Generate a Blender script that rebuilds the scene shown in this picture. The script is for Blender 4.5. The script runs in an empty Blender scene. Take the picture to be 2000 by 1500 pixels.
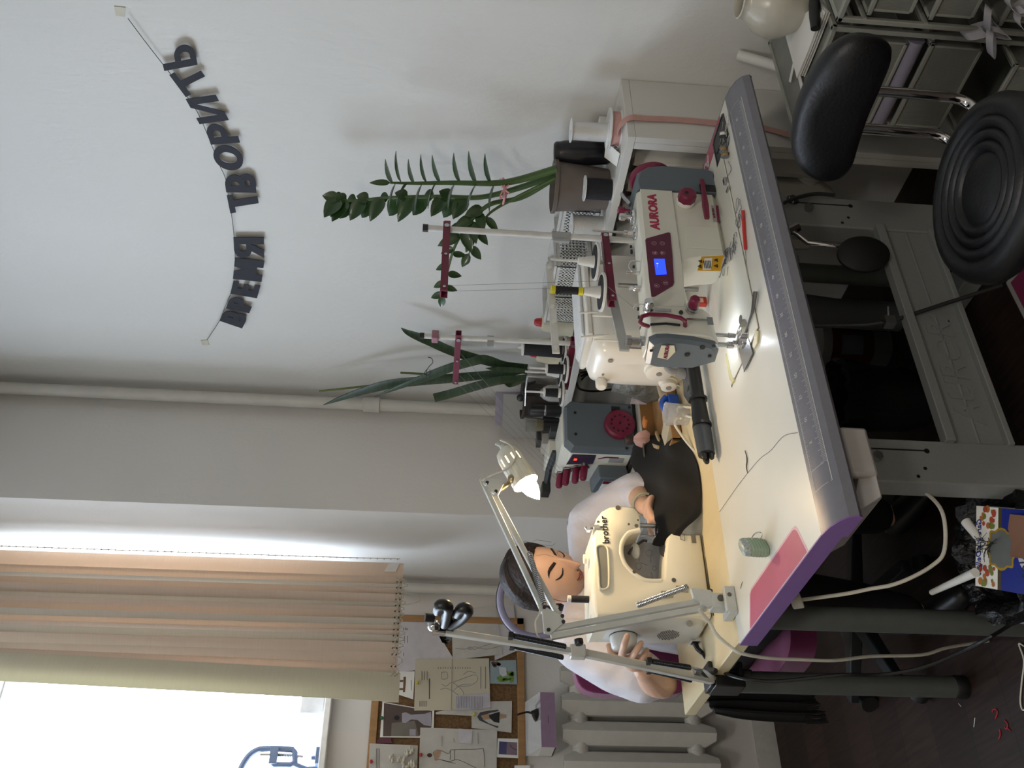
import bpy, bmesh, math, random
from mathutils import Vector as V, Matrix as Mx
from math import pi, sin, cos, radians as rad
S = bpy.context.scene
COL = S.collection
rng = random.Random(7)

# ------------------------------------------------------------------ camera (photo is a phone picture held sideways)
FPX = 1887.2
CAM = V((0, 0, 1.44))
_y, _p, _r = rad(53.384), rad(4.4935), rad(2.7649)
_fw = V((-sin(_y) * cos(_p), cos(_y) * cos(_p), -sin(_p)))
_r0 = V((cos(_y), sin(_y), 0)); _u0 = _r0.cross(_fw)
_rt = cos(_r) * _r0 + sin(_r) * _u0
_up = -sin(_r) * _r0 + cos(_r) * _u0
def at(ax, val, x, y):
    """World point where the photo pixel (x, y) meets the plane axis ax = val (measured places of real things)."""
    d = ((750 - y) / FPX) * _rt - ((x - 1000) / FPX) * _up + _fw
    return CAM + d * ((val - CAM[ax]) / d[ax])
AX = lambda v, x, y: at(0, v, x, y)
AY = lambda v, x, y: at(1, v, x, y)
AZ = lambda v, x, y: at(2, v, x, y)
cd = bpy.data.cameras.new('camera'); cam = bpy.data.objects.new('camera', cd); COL.objects.link(cam)
cd.sensor_width = 36; cd.lens = FPX / 2000 * 36; cd.clip_start = .02; cd.clip_end = 60
m = Mx((-_up, _rt, -_fw)).transposed().to_4x4(); m.translation = CAM
cam.matrix_world = m
S.camera = cam

# ------------------------------------------------------------------ materials
def lin(h):
    if isinstance(h, str):
        h = [int(h[i:i + 2], 16) / 255 for i in (0, 2, 4)]
    return tuple((c / 12.92 if c <= .04045 else ((c + .055) / 1.055) ** 2.4) for c in h)
_M = {}
def M(name, hexc='cccccc', rough=.5, metal=0, noise=None, bump=None, emit=0, trans=0, alpha=1, coat=0, hex2=None, subs=0, ecol=None, stretch=None, sheen=0):
    if name in _M: return _M[name]
    mt = bpy.data.materials.new(name); mt.use_nodes = True
    nt = mt.node_tree; b = nt.nodes['Principled BSDF']
    c = lin(hexc)
    b.inputs['Base Color'].default_value = (*c, 1); b.inputs['Roughness'].default_value = rough; b.inputs['Metallic'].default_value = metal
    b.inputs['Coat Weight'].default_value = coat
    if trans: b.inputs['Transmission Weight'].default_value = trans
    if alpha < 1: b.inputs['Alpha'].default_value = alpha
    if subs: b.inputs['Subsurface Weight'].default_value = subs; b.inputs['Subsurface Radius'].default_value = (.01, .004, .002); b.inputs['Subsurface Scale'].default_value = .5
    if sheen: b.inputs['Sheen Weight'].default_value = sheen
    if emit:
        b.inputs['Emission Color'].default_value = (*(lin(ecol) if ecol else c), 1); b.inputs['Emission Strength'].default_value = emit
    tc = nt.nodes.new('ShaderNodeTexCoord'); co = tc.outputs['Object']
    if stretch:
        mp = nt.nodes.new('ShaderNodeMapping'); mp.inputs['Scale'].default_value = stretch
        nt.links.new(co, mp.inputs['Vector']); co = mp.outputs['Vector']
    if noise is None: noise = (30, .06)
    n = nt.nodes.new('ShaderNodeTexNoise'); n.inputs['Scale'].default_value = noise[0]; n.inputs['Detail'].default_value = 5
    nt.links.new(co, n.inputs['Vector'])
    mix = nt.nodes.new('ShaderNodeMix'); mix.data_type = 'RGBA'
    k = noise[1]
    c2 = lin(hex2) if hex2 else tuple(max(0, x * (1 - 2 * k)) for x in c)
    mix.inputs[6].default_value = (*c2, 1); mix.inputs[7].default_value = (*c, 1)
    rmp = nt.nodes.new('ShaderNodeMapRange'); rmp.inputs['From Min'].default_value = .3; rmp.inputs['From Max'].default_value = .7
    nt.links.new(n.outputs['Fac'], rmp.inputs['Value']); nt.links.new(rmp.outputs['Result'], mix.inputs[0])
    nt.links.new(mix.outputs[2], b.inputs['Base Color'])
    if bump:
        n2 = nt.nodes.new('ShaderNodeTexNoise'); n2.inputs['Scale'].default_value = bump[0]; n2.inputs['Detail'].default_value = 8
        nt.links.new(co, n2.inputs['Vector'])
        bp = nt.nodes.new('ShaderNodeBump'); bp.inputs['Strength'].default_value = bump[1]; bp.inputs['Distance'].default_value = bump[2] if len(bump) > 2 else .01
        nt.links.new(n2.outputs['Fac'], bp.inputs['Height']); nt.links.new(bp.outputs['Normal'], b.inputs['Normal'])
    _M[name] = mt
    return mt

# ------------------------------------------------------------------ mesh builder
def frame(d):
    d = V(d).normalized(); a = V((0, 0, 1)) if abs(d.z) < .9 else V((1, 0, 0))
    u = d.cross(a).normalized(); return u, d.cross(u).normalized(), d
def smooth_path(pts, k=6, closed=False):
    pts = [V(p) for p in pts]; n = len(pts); out = []
    rngs = range(n) if closed else range(n - 1)
    for i in rngs:
        p0 = pts[(i - 1) % n] if closed or i > 0 else pts[i] * 2 - pts[i + 1]
        p1 = pts[i]; p2 = pts[(i + 1) % n]
        p3 = pts[(i + 2) % n] if closed or i < n - 2 else p2 * 2 - p1
        for j in range(k):
            t = j / k
            out.append(.5 * ((2 * p1) + (p2 - p0) * t + (2 * p0 - 5 * p1 + 4 * p2 - p3) * t * t + (3 * p1 - p0 - 3 * p2 + p3) * t ** 3))
    if not closed: out.append(pts[-1])
    return out
class MB:
    def __init__(s): s.v = []; s.f = []; s.m = []; s.mi = 0
    def mat(s, i): s.mi = i; return s
    def raw(s, vs, fs):
        o = len(s.v); s.v += [V(x) for x in vs]; s.f += [tuple(i + o for i in f) for f in fs]; s.m += [s.mi] * len(fs); return s
    def box(s, c, d, R=None):
        c = V(c); h = V(d) / 2
        vs = [V((x, y, z)) for x in (-h.x, h.x) for y in (-h.y, h.y) for z in (-h.z, h.z)]
        if R is not None: vs = [R @ x for x in vs]
        return s.raw([c + x for x in vs], [(0, 1, 3, 2), (4, 6, 7, 5), (0, 4, 5, 1), (2, 3, 7, 6), (0, 2, 6, 4), (1, 5, 7, 3)])
    def bb(s, a, b):
        a, b = V(a), V(b); return s.box((a + b) / 2, [abs(x) for x in (b - a)])
    def loft(s, rings, cap=True, closed=True):
        n = len(rings[0]); vs = [p for r in rings for p in r]; fs = []
        for i in range(len(rings) - 1):
            for j in range(n if closed else n - 1):
                k = (j + 1) % n; fs.append((i * n + j, i * n + k, (i + 1) * n + k, (i + 1) * n + j))
        if cap and closed:
            fs.append(tuple(reversed(range(n)))); fs.append(tuple((len(rings) - 1) * n + j for j in range(n)))
        return s.raw(vs, fs)
    def cyl(s, a, b, r0, r1=None, n=16, cap=True):
        a, b = V(a), V(b); r1 = r0 if r1 is None else r1; u, w, _ = frame(b - a)
        R = lambda c, r: [c + (u * cos(2 * pi * i / n) + w * sin(2 * pi * i / n)) * r for i in range(n)]
        return s.loft([R(a, r0), R(b, r1)], cap)
    def lathe(s, o, prof, d=(0, 0, 1), n=24, cap=True, sx=1, sy=1):
        o = V(o); u, w, d = frame(d)
        return s.loft([[o + d * h + (u * cos(2 * pi * i / n) * sx + w * sin(2 * pi * i / n) * sy) * r for i in range(n)] for r, h in prof], cap)
    def tube(s, pts, r, n=8, k=0, closed=False, cap=True):
        pts = smooth_path(pts, k, closed) if k else [V(p) for p in pts]; N = len(pts); rings = []
        rf = r if callable(r) else (lambda t: r)
        u = None
        for i, p in enumerate(pts):
            d = (pts[(i + 1) % N] - pts[i - 1]) if closed or 0 < i < N - 1 else (pts[1] - pts[0] if i == 0 else pts[-1] - pts[-2])
            d = d.normalized() if d.length > 1e-9 else V((0, 0, 1))
            if u is None: u = frame(d)[0]
            u = (u - d * u.dot(d)); u = u.normalized() if u.length > 1e-6 else frame(d)[0]
            w = d.cross(u); rr = rf(i / max(1, N - 1))
            rings.append([p + (u * cos(2 * pi * j / n) + w * sin(2 * pi * j / n)) * rr for j in range(n)])
        if closed: rings.append(rings[0]); cap = False
        return s.loft(rings, cap)
    def prism(s, poly, ext):
        """poly: list of 3D points, ext: extrusion vector"""
        e = V(ext); poly = [V(p) for p in poly]; n = len(poly)
        return s.raw(poly + [p + e for p in poly], [tuple(reversed(range(n))), tuple(range(n, 2 * n))] + [(i, (i + 1) % n, n + (i + 1) % n, n + i) for i in range(n)])
    def ball(s, c, r, n=14, R=None):
        c = V(c); r = V((r, r, r)) if not hasattr(r, '__len__') else V(r); rings = []
        for i in range(1, n // 2 + 1):
            t = pi * i / (n // 2 + 1)
            ring = [V((r.x * sin(t) * cos(2 * pi * j / n), r.y * sin(t) * sin(2 * pi * j / n), r.z * cos(t))) for j in range(n)]
            rings.append([c + (R @ x if R is not None else x) for x in ring])
        return s.loft(rings)
    def sheet(s, P, th=.001):
        """grid of 3D points P[i][j] given a small thickness along its normals"""
        a, b = len(P), len(P[0]); Q = [[None] * b for _ in range(a)]
        for i in range(a):
            for j in range(b):
                du = P[min(i + 1, a - 1)][j] - P[max(i - 1, 0)][j]; dv = P[i][min(j + 1, b - 1)] - P[i][max(j - 1, 0)]
                nn = du.cross(dv); nn = nn.normalized() if nn.length > 1e-12 else V((0, 0, 1)); Q[i][j] = P[i][j] - nn * th
        vs = [p for r in P for p in r] + [p for r in Q for p in r]; o = a * b; fs = []
        for i in range(a - 1):
            for j in range(b - 1):
                k = i * b + j; fs.append((k, k + b, k + b + 1, k + 1)); fs.append((o + k, o + k + 1, o + k + b + 1, o + k + b))
        for i in range(a - 1):
            for j in (0, b - 1):
                k = i * b + j; fs.append((k, o + k, o + k + b, k + b) if j == b - 1 else (k, k + b, o + k + b, o + k))
        for j in range(b - 1):
            for i in (0, a - 1):
                k = i * b + j; fs.append((k, k + 1, o + k + 1, o + k))
        return s.raw(vs, fs)
    def text(s, body, size, mat4, ext=.0004, bold=0, align='CENTER', shear=0):
        cu = bpy.data.curves.new('t', 'FONT'); cu.body = body; cu.size = size; cu.extrude = ext; cu.offset = bold; cu.align_x = align; cu.align_y = 'CENTER'; cu.resolution_u = 3; cu.shear = shear
        ob = bpy.data.objects.new('t', cu); COL.objects.link(ob)
        dg = bpy.context.evaluated_depsgraph_get(); me = bpy.data.meshes.new_from_object(ob.evaluated_get(dg))
        s.raw([mat4 @ v.co for v in me.vertices], [tuple(p.vertices) for p in me.polygons])
        bpy.data.objects.remove(ob); bpy.data.curves.remove(cu); bpy.data.meshes.remove(me)
        return s
    def xf(s, m4):
        s.v = [m4 @ x for x in s.v]; return s
    def add(s, o):
        k = len(s.v); s.v += list(o.v); s.f += [tuple(i + k for i in f) for f in o.f]; s.m += list(o.m); return s
    def obj(s, name, mats, loc=(0, 0, 0), bevel=0, sharp=40, seg=2, sub=0, weld=False):
        me = bpy.data.meshes.new(name); L = V(loc)
        me.from_pydata([tuple(x - L) for x in s.v], [], s.f)
        mats = mats if isinstance(mats, (list, tuple)) else [mats]
        for x in mats: me.materials.append(x)
        if len(mats) > 1: me.polygons.foreach_set('material_index', s.m)
        bm = bmesh.new(); bm.from_mesh(me)
        if weld: bmesh.ops.remove_doubles(bm, verts=bm.verts, dist=1e-5)
        bmesh.ops.recalc_face_normals(bm, faces=bm.faces); bm.to_mesh(me); bm.free()
        me.polygons.foreach_set('use_smooth', [True] * len(me.polygons)); me.set_sharp_from_angle(angle=rad(sharp)); me.update()
        o = bpy.data.objects.new(name, me); COL.objects.link(o)
        if bevel:
            b = o.modifiers.new('bevel', 'BEVEL'); b.width = bevel; b.segments = seg; b.limit_method = 'ANGLE'; b.angle_limit = rad(45)
        if sub:
            b = o.modifiers.new('sub', 'SUBSURF'); b.levels = sub; b.render_levels = sub
        return o
def fr4(o, x, y):
    """4x4 frame from origin, x axis and y axis (text direction and text up)"""
    x = V(x).normalized(); y = V(y); y = (y - x * y.dot(x)).normalized(); z = x.cross(y)
    m = Mx((x, y, z)).transposed().to_4x4(); m.translation = V(o); return m
def tag(o, label, cat, group=None):
    o['label'] = label; o['category'] = cat
    if group: o['group'] = group
    return o
def T(name, label, cat, loc, group=None):
    o = bpy.data.objects.new(name, None); COL.objects.link(o); o.location = V(loc); o.empty_display_size = .05
    o['L0'] = list(V(loc)); return tag(o, label, cat, group)
def P(par, name, mb, mats, label=None, **k):
    root = par
    while root.parent: root = root.parent
    o = mb.obj(name, mats, V(root['L0']) if 'L0' in root else root.location, **k); o.parent = par
    if label: o['label'] = label
    return o
def TM(name, mb, mats, label, cat, group=None, **k):
    lo = [min(v[i] for v in mb.v) for i in range(3)]; hi = [max(v[i] for v in mb.v) for i in range(3)]
    L = V(((lo[0] + hi[0]) / 2, (lo[1] + hi[1]) / 2, lo[2])); o = mb.obj(name, mats, L, **k); o.location = L; o['L0'] = list(L)
    return tag(o, label, cat, group)
def ST(name, mb, mats, **k):
    o = mb.obj(name, mats, **k); o['kind'] = 'structure'; return o
def PS(par, name, mb, mats, **k):
    o = mb.obj(name, mats, par.location, **k); o.parent = par; return o
def dup(root, loc, label=None, group=None, rz=0):
    r = root.copy(); COL.objects.link(r); r.location = V(loc); r.rotation_euler.z += rz
    if label: r['label'] = label
    if group: r['group'] = group
    for ch in list(root.children):
        c = ch.copy(); COL.objects.link(c); c.parent = r
        for g in list(ch.children):
            d = g.copy(); COL.objects.link(d); d.parent = c
    return r
Rz = lambda a: Mx.Rotation(a, 3, 'Z')
Rx = lambda a: Mx.Rotation(a, 3, 'X')
Ry = lambda a: Mx.Rotation(a, 3, 'Y')
def rrect(cx, cy, w, h, r, n=4):
    out = []
    for sx, sy, a0 in ((1, 1, 0), (-1, 1, 90), (-1, -1, 180), (1, -1, 270)):
        for i in range(n + 1):
            a = rad(a0 + 90 * i / n); out.append((cx + sx * (w / 2 - r) + r * cos(a), cy + sy * (h / 2 - r) + r * sin(a)))
    return out

# shared materials
white_pl = M('white_plastic', 'e4e1d8', .35)
steel = M('brushed_steel', 'b9bbbd', .25, 1, noise=(80, .05))
chrome = M('chrome', 'd8d8da', .08, 1)
black_pl = M('black_plastic', '141516', .4)
burg = M('burgundy_plastic', '74183a', .35)
maroon = M('burgundy_paint', '6d1735', .4)
grey_pt = M('grey_powder_coat', '8f928f', .45, noise=(200, .04))
rubber = M('black_rubber', '0c0c0d', .6)
paper = M('white_paper', 'e2e1dc', .8, noise=(8, .03))
cable_w = M('white_cable', 'd6d2c4', .5)
cable_k = M('black_cable', '0e0f10', .45)
# ------------------------------------------------------------------ room shell
XW, YW, ZC = -3.90, 2.31, 3.30
plaster = M('white_plaster', 'd9d8d4', .9, noise=(2.5, .02), bump=(55, .35, .006), stretch=(1, 1, .45))
plaster2 = M('grey_white_plaster', 'dcd9d4', .9, noise=(2, .03), bump=(70, .15, .004))
warm_w = M('warm_beige_wall', 'dccfbd', .9)
ceilm = M('ceiling_paint', 'dcd8d0', .9)
def wood_floor():
    mt = M('dark_laminate', '3a2b25', .5); nt = mt.node_tree; b = nt.nodes['Principled BSDF']; b.inputs['Specular IOR Level'].default_value = .25
    tc = nt.nodes.new('ShaderNodeTexCoord'); mp = nt.nodes.new('ShaderNodeMapping'); mp.inputs['Rotation'].default_value = (0, 0, pi / 2 + .02)
    br = nt.nodes.new('ShaderNodeTexBrick'); br.inputs['Scale'].default_value = 1; br.inputs['Brick Width'].default_value = 1.2; br.inputs['Row Height'].default_value = .19
    br.inputs['Mortar Size'].default_value = .002; br.inputs['Color1'].default_value = (*lin('3a2a24'), 1); br.inputs['Color2'].default_value = (*lin('2a1d18'), 1); br.inputs['Mortar'].default_value = (*lin('1c1512'), 1)
    nz = nt.nodes.new('ShaderNodeTexNoise'); nz.inputs['Scale'].default_value = 9; nz.inputs['Detail'].default_value = 8
    mp2 = nt.nodes.new('ShaderNodeMapping'); mp2.inputs['Scale'].default_value = (.8, 9, 1)
    mx = nt.nodes.new('ShaderNodeMix'); mx.data_type = 'RGBA'; mx.blend_type = 'MULTIPLY'; mx.inputs[0].default_value = .75
    rp = nt.nodes.new('ShaderNodeValToRGB'); rp.color_ramp.elements[0].position = .35; rp.color_ramp.elements[0].color = (.35, .32, .3, 1); rp.color_ramp.elements[1].position = .65; rp.color_ramp.elements[1].color = (1, 1, 1, 1)
    L = nt.links.new
    L(tc.outputs['Object'], mp.inputs['Vector']); L(mp.outputs['Vector'], br.inputs['Vector']); L(tc.outputs['Object'], mp2.inputs['Vector']); L(mp2.outputs['Vector'], nz.inputs['Vector'])
    L(nz.outputs['Fac'], rp.inputs['Fac']); L(br.outputs['Color'], mx.inputs[6]); L(rp.outputs['Color'], mx.inputs[7]); L(mx.outputs[2], b.inputs['Base Color'])
    return mt
ST('floor', MB().bb((-4.2, -3.0, -.1), (2.6, 2.6, 0)), wood_floor())
ST('ceiling', MB().bb((-4.2, -3.0, ZC), (2.6, 2.6, ZC + .1)), ceilm)
ST('wall_back', MB().bb((-4.2, YW, 0), (2.6, YW + .25, ZC)), plaster)
ST('wall_right', MB().bb((2.4, -3.0, 0), (2.6, YW, ZC)), warm_w)
ST('wall_front', MB().bb((-4.2, -3.0, 0), (2.4, -2.8, ZC)), warm_w)
# window wall with two high openings
wl = MB()
wins = [(-.80, 1.72)]
ZS, ZT = 1.80, 3.12
WT = .30
wl.bb((XW - WT, -2.8, 0), (XW, YW, ZS)); wl.bb((XW - WT, -2.8, ZT), (XW, YW, ZC))
for a, b in ((-2.8, -.80), (1.72, YW)): wl.bb((XW - WT, a, ZS), (XW, b, ZT))
ST('wall_left', wl, plaster2)
frame_m = M('white_window_paint', 'e6e6e2', .4)
glass = M('window_glass', 'ffffff', 0, trans=1)
def simple_glass():
    mt = bpy.data.materials.new('clear_pane'); mt.use_nodes = True; nt = mt.node_tree; nt.nodes.clear()
    o = nt.nodes.new('ShaderNodeOutputMaterial'); t = nt.nodes.new('ShaderNodeBsdfTransparent'); g = nt.nodes.new('ShaderNodeBsdfGlossy'); mx = nt.nodes.new('ShaderNodeMixShader')
    g.inputs['Roughness'].default_value = .02; mx.inputs[0].default_value = .06
    nt.links.new(t.outputs[0], mx.inputs[1]); nt.links.new(g.outputs[0], mx.inputs[2]); nt.links.new(mx.outputs[0], o.inputs['Surface']); return mt
pane = simple_glass()
for k, (a, b) in enumerate(wins):
    f = MB(); x0, x1 = XW - .20, XW - .13
    f.bb((x0, a, ZS), (x1, a + .06, ZT)); f.bb((x0, b - .06, ZS), (x1, b, ZT)); f.bb((x0, a, ZS), (x1, b, ZS + .07)); f.bb((x0, a, ZT - .07), (x1, b, ZT))
    mid = (a + b) / 2; f.bb((x0, mid - .04, ZS), (x1, mid + .04, ZT))
    w = ST('window_%d' % (k + 1), f, frame_m, bevel=.004)
    PS(w, 'window_pane', MB().bb((XW - .168, a + .03, ZS + .03), (XW - .162, b - .03, ZT - .03)), pane)
    PS(w, 'window_sill', MB().bb((XW - .13, a, ZS - .012), (XW + .07, b + .03, ZS + .014)), frame_m, bevel=.004)
    # daylight: sky portal at the opening
    ld = bpy.data.lights.new('window_daylight_portal', 'AREA'); ld.shape = 'RECTANGLE'; ld.size = ZT - ZS; ld.size_y = b - a; ld.cycles.is_portal = True
    lo = bpy.data.objects.new('window_daylight_portal', ld); COL.objects.link(lo); lo.location = (XW - .24, (a + b) / 2, (ZS + ZT) / 2); lo.rotation_euler = (0, -pi / 2, 0)
# boxed pillar in the corner, pipes
XP, YP = -3.275, 1.80
ST('pillar', MB().bb((XW, YP, 0), (XP, YW, ZC)), plaster2)
pipe_m = M('painted_pipe', 'c9c6be', .45, noise=(20, .04))
hp = T('heating_pipe', 'white painted vertical heating pipe in the corner by the snake plant', 'pipe', (XP + .045, YW - .05, 0))
c = (XP + .055, YW - .055)
P(hp, 'pipe', MB().cyl((*c, .0), (*c, ZC - .002), .024, n=20), pipe_m)
for z in (1.66, 1.12): P(hp, 'coupling', MB().lathe((*c, z), [(.024, 0), (.031, .004), (.031, .066), (.024, .07)]), pipe_m)
hp2 = T('heating_pipe', 'white painted vertical pipe in the corner right of the pinboard', 'pipe', (XW + .05, YP - .04, 0))
c = (XW + .06, YP - .05)
P(hp2, 'pipe', MB().cyl((*c, 0), (*c, ZC - .002), .022, n=20), pipe_m)
ST('baseboard_left', MB().prism([(XW, -2.8, 0), (XW + .022, -2.8, 0), (XW + .022, -2.8, .055), (XW + .008, -2.8, .085), (XW, -2.8, .085)], (0, 4.6, 0)), M('baseboard_paint', 'b9b6b0', .5))
# warm unseen fill lights, added under the ceiling behind and above the camera
for lx_, ly_ in ((-.3, -.6), (1.4, -.6)):
    ld = bpy.data.lights.new('fill_light', 'AREA'); ld.shape = 'DISK'; ld.size = .55; ld.energy = 22; ld.color = (1, .95, .87)
    lo = bpy.data.objects.new('fill_light', ld); COL.objects.link(lo); lo.location = (lx_, ly_, ZC - .06)
# daylight world
W = bpy.data.worlds.new('overcast_sky'); S.world = W; W.use_nodes = True
bg = W.node_tree.nodes['Background']; bg.inputs['Color'].default_value = (.70, .83, 1, 1); bg.inputs['Strength'].default_value = 9
_n = W.node_tree; _tc = _n.nodes.new('ShaderNodeTexCoord'); _sx = _n.nodes.new('ShaderNodeSeparateXYZ'); _mr = _n.nodes.new('ShaderNodeMapRange')
_mr.inputs['From Min'].default_value = 0; _mr.inputs['From Max'].default_value = .6; _mr.inputs['To Min'].default_value = 17; _mr.inputs['To Max'].default_value = 8.5
_n.links.new(_tc.outputs['Generated'], _sx.inputs[0]); _n.links.new(_sx.outputs[2], _mr.inputs['Value']); _n.links.new(_mr.outputs['Result'], bg.inputs['Strength'])
S.view_settings.view_transform = 'Standard'; S.view_settings.look = 'None'; S.view_settings.gamma = 1; S.view_settings.exposure = .25
S.view_settings.use_curve_mapping = False
# ------------------------------------------------------------------ industrial sewing table (ruler edge towards us)
TZ = .76
TX0, TX1, TY0, TY1 = -1.957, -1.451, .785, 1.989
lam = M('white_laminate', 'd8d6cc', .32, noise=(6, .03))
alu = M('grey_anodised_edge', '7d7c84', .38, .35, noise=(60, .04))
purple = M('purple_edging', '7d5c93', .45)
pink = M('pink_sticker', 'b4556c', .45, noise=(15, .05))
print_m = M('pale_print', 'c8c8c6', .6)
wt = T('sewing_table', 'white industrial sewing table with grey ruler edge and purple side edging', 'table', (-1.66, 1.387, 0))
P(wt, 'table_top', MB().bb((TX0, TY0, .722), (TX1, TY1, TZ)), lam)
prof = [(TX1, TZ), (TX1 + .03, TZ - .004), (TX1 + .052, TZ - .012), (TX1 + .068, TZ - .024), (TX1 + .074, TZ - .040), (TX1 + .070, TZ - .046), (TX1, TZ - .046)]
P(wt, 'front_edge_profile', MB().prism([(x, TY0, z) for x, z in prof], (0, TY1 - TY0, 0)), alu, sharp=30)
ec = [(TX0, .7215), (TX0, TZ + .0004)] + [(x, z + .0005) for x, z in prof[:5]] + [(TX1 + .070, TZ - .0475), (TX1, TZ - .0475), (TX1, .7215)]
P(wt, 'side_edging', MB().prism([(x, TY0 - .003, z) for x, z in ec], (0, .003, 0)), purple)
P(wt, 'far_edging', MB().prism([(x, TY1, z) for x, z in ec], (0, .003, 0)), alu)
# ruler print
rl = MB()
def onprof(t, y):  # t 0..1 across printed strip
    x = TX1 + .012 + .045 * t
    for (xa, za), (xb, zb) in zip(prof, prof[1:]):
        if xa <= x <= xb: z = za + (zb - za) * (x - xa) / (xb - xa); break
    return V((x, y, z + .0006))
def strip(ta, ya, tb, yb, w, along):
    n = 4; d = V((0, w / 2, 0)) if along == 'x' else None
    if along == 'x':
        pts = [onprof(ta + (tb - ta) * i / n, ya) for i in range(n + 1)]
        rl.raw([p - d for p in pts] + [p + d for p in pts], [(i, i + 1, n + 2 + i, n + 1 + i) for i in range(n)])
    else:
        rl.raw([onprof(ta - w, ya), onprof(ta + w, ya), onprof(ta + w, yb), onprof(ta - w, yb)], [(0, 1, 2, 3)])
ya, yb = .862, 1.925
for t in (0, 1): strip(t, ya, t, yb, .012, 'y')
for y in (ya, ya + .04, yb): strip(0, y, 1, y, .0008, 'x')
ncm = 100; y0r = ya + .042; st = (yb - .004 - y0r) / ncm
for i in range(ncm * 2):
    y = y0r + i * st / 2; L = .22 if i % 10 == 0 else .15 if i % 2 == 0 else .10
    strip(0, y, L, y, .0006, 'x')
for i in range(int(ncm / 2.54 * 8)):
    y = y0r + i * st * 2.54 / 8; L = .32 if i % 8 == 0 else .24 if i % 4 == 0 else .16
    strip(1 - L, y, 1, y, .0007, 'x')
for i in range(1, ncm // 5):
    p = onprof(.45, y0r + i * st * 5); rl.text(str(i * 5), .011, fr4(p + V((0, 0, .0004)), (0, -1, 0), (-1, 0, .25)), ext=.0001)
P(wt, 'ruler_print', rl, print_m, label='pale printed ruler scale')
# stickers
def sticker(nm, pts, mt, z=.0006):
    return P(wt, nm, MB().prism([(x, y, TZ) for x, y in pts], (0, 0, z)), mt)
sk = [(-1.523, .787), (-1.548, .842)] + [(-1.556, .850), (-1.566, .853)] + [(-1.832, .853), (-1.842, .848), (-1.876, .787)]
P(wt, 'pink_sticker', MB().prism([(x, y, TZ) for x, y in reversed(sk)], (0, 0, .0006)), pink)
P(wt, 'sticker_border', MB().prism([(x + dx, y, TZ) for (x, y), dx in zip(reversed([(-1.516, .7865), (-1.543, .846), (-1.551, .855), (-1.566, .858), (-1.832, .858), (-1.846, .852), (-1.882, .7865)]), [0] * 7)], (0, 0, .0003)), M('pale_pink', 'd9a9b4', .5))
far = MB().prism([(-1.50, 1.988, TZ), (-1.515, 1.942, TZ), (-1.90, 1.942, TZ), (-1.92, 1.988, TZ)], (0, 0, .0006))
P(wt, 'pink_sticker', far, pink)
P(wt, 'brand_lettering', MB().text('AURORA', .05, fr4((-1.72, 1.963, TZ + .0012), (1, 0, 0), (0, -1, 0)), bold=.0012, shear=.2), print_m)
# bobbin tray sunk in the top
tray_m = M('dark_grey_tray', '2f3338', .4)
tr = MB(); tp = [(-1.462, 1.885), (-1.475, 1.958), (-1.50, 1.966), (-1.568, 1.905), (-1.575, 1.868), (-1.50, 1.862)]
tp = [(-1.475, 1.965), (-1.470, 1.868), (-1.482, 1.858), (-1.565, 1.858), (-1.575, 1.87), (-1.575, 1.965), (-1.565, 1.973), (-1.485, 1.973)]
cx, cy = -1.522, 1.915
inn = [(cx + (x - cx) * .9, cy + (y - cy) * .9) for x, y in tp]; n = len(tp)
tr.raw([(x, y, TZ + .0022) for x, y in tp] + [(x, y, TZ + .0022) for x, y in inn] + [(x, y, TZ + .0005) for x, y in tp], [(i, (i + 1) % n, n + (i + 1) % n, n + i) for i in range(n)] + [(i, (i + 1) % n, 2 * n + (i + 1) % n, 2 * n + i) for i in range(n)])
tr.raw([(x, y, TZ + .0022) for x, y in inn] + [(x, y, TZ + .0008) for x, y in inn], [(i, (i + 1) % n, n + (i + 1) % n, n + i) for i in range(n)] + [tuple(range(n, 2 * n))])
tr.bb((-1.56, 1.912, TZ + .0008), (-1.488, 1.915, TZ + .003))
P(wt, 'bobbin_tray', tr, tray_m)
# legs
legm = grey_pt
for nm, y0 in (('near', 1.0), ('far', 1.735)):
    xl = -1.615
    L = MB(); L.bb((xl - .055, y0, .02), (xl, y0 + .105, .60)); L.bb((xl - .045, y0 + .012, .55), (xl - .008, y0 + .093, .722))
    L.bb((xl - .30, y0 - .0, 0), (xl + .26, y0 + .07, .055))
    lg = P(wt, 'leg', L, legm, bevel=.004)
    b = MB(); b.cyl((xl, y0 + .085, .565), (xl + .010, y0 + .085, .565), .011, n=6); b.cyl((xl, y0 + .055, .53), (xl + .014, y0 + .055, .53), .011, n=6); b.cyl((xl, y0 + .085, .565), (xl + .003, y0 + .085, .565), .016, n=16)
    P(lg, 'bolt', b, steel)
    b = MB(); b.bb((xl, y0 + .077, .42), (xl + .001, y0 + .080, .555)); b.cyl((xl, y0 + .078, .415), (xl + .001, y0 + .078, .415), .006, n=10)
    for yy, zz in ((.035, .43), (.015, .45)): b.cyl((xl, y0 + yy, zz), (xl + .001, y0 + yy, zz), .004, n=8)
    P(lg, 'slot', b, black_pl)
cb = MB(); xb = -1.622
cb.bb((xb - .004, 1.10, .225), (xb, 1.74, .365)); cb.bb((xb - .004, 1.10, .350), (xb + .022, 1.74, .372)); cb.bb((xb - .004, 1.10, .218), (xb + .016, 1.74, .232)); cb.bb((xb - .002, 1.10, .285), (xb + .003, 1.74, .291))
crossbar = P(wt, 'crossbar', cb, legm, bevel=.003)
P(crossbar, 'embossed_lettering', MB().text('AURORA', .085, fr4((xb + .001, 1.33, .285), (0, 1, 0), (0, 0, 1)), ext=.002, bold=.002, shear=.15), legm)
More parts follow.
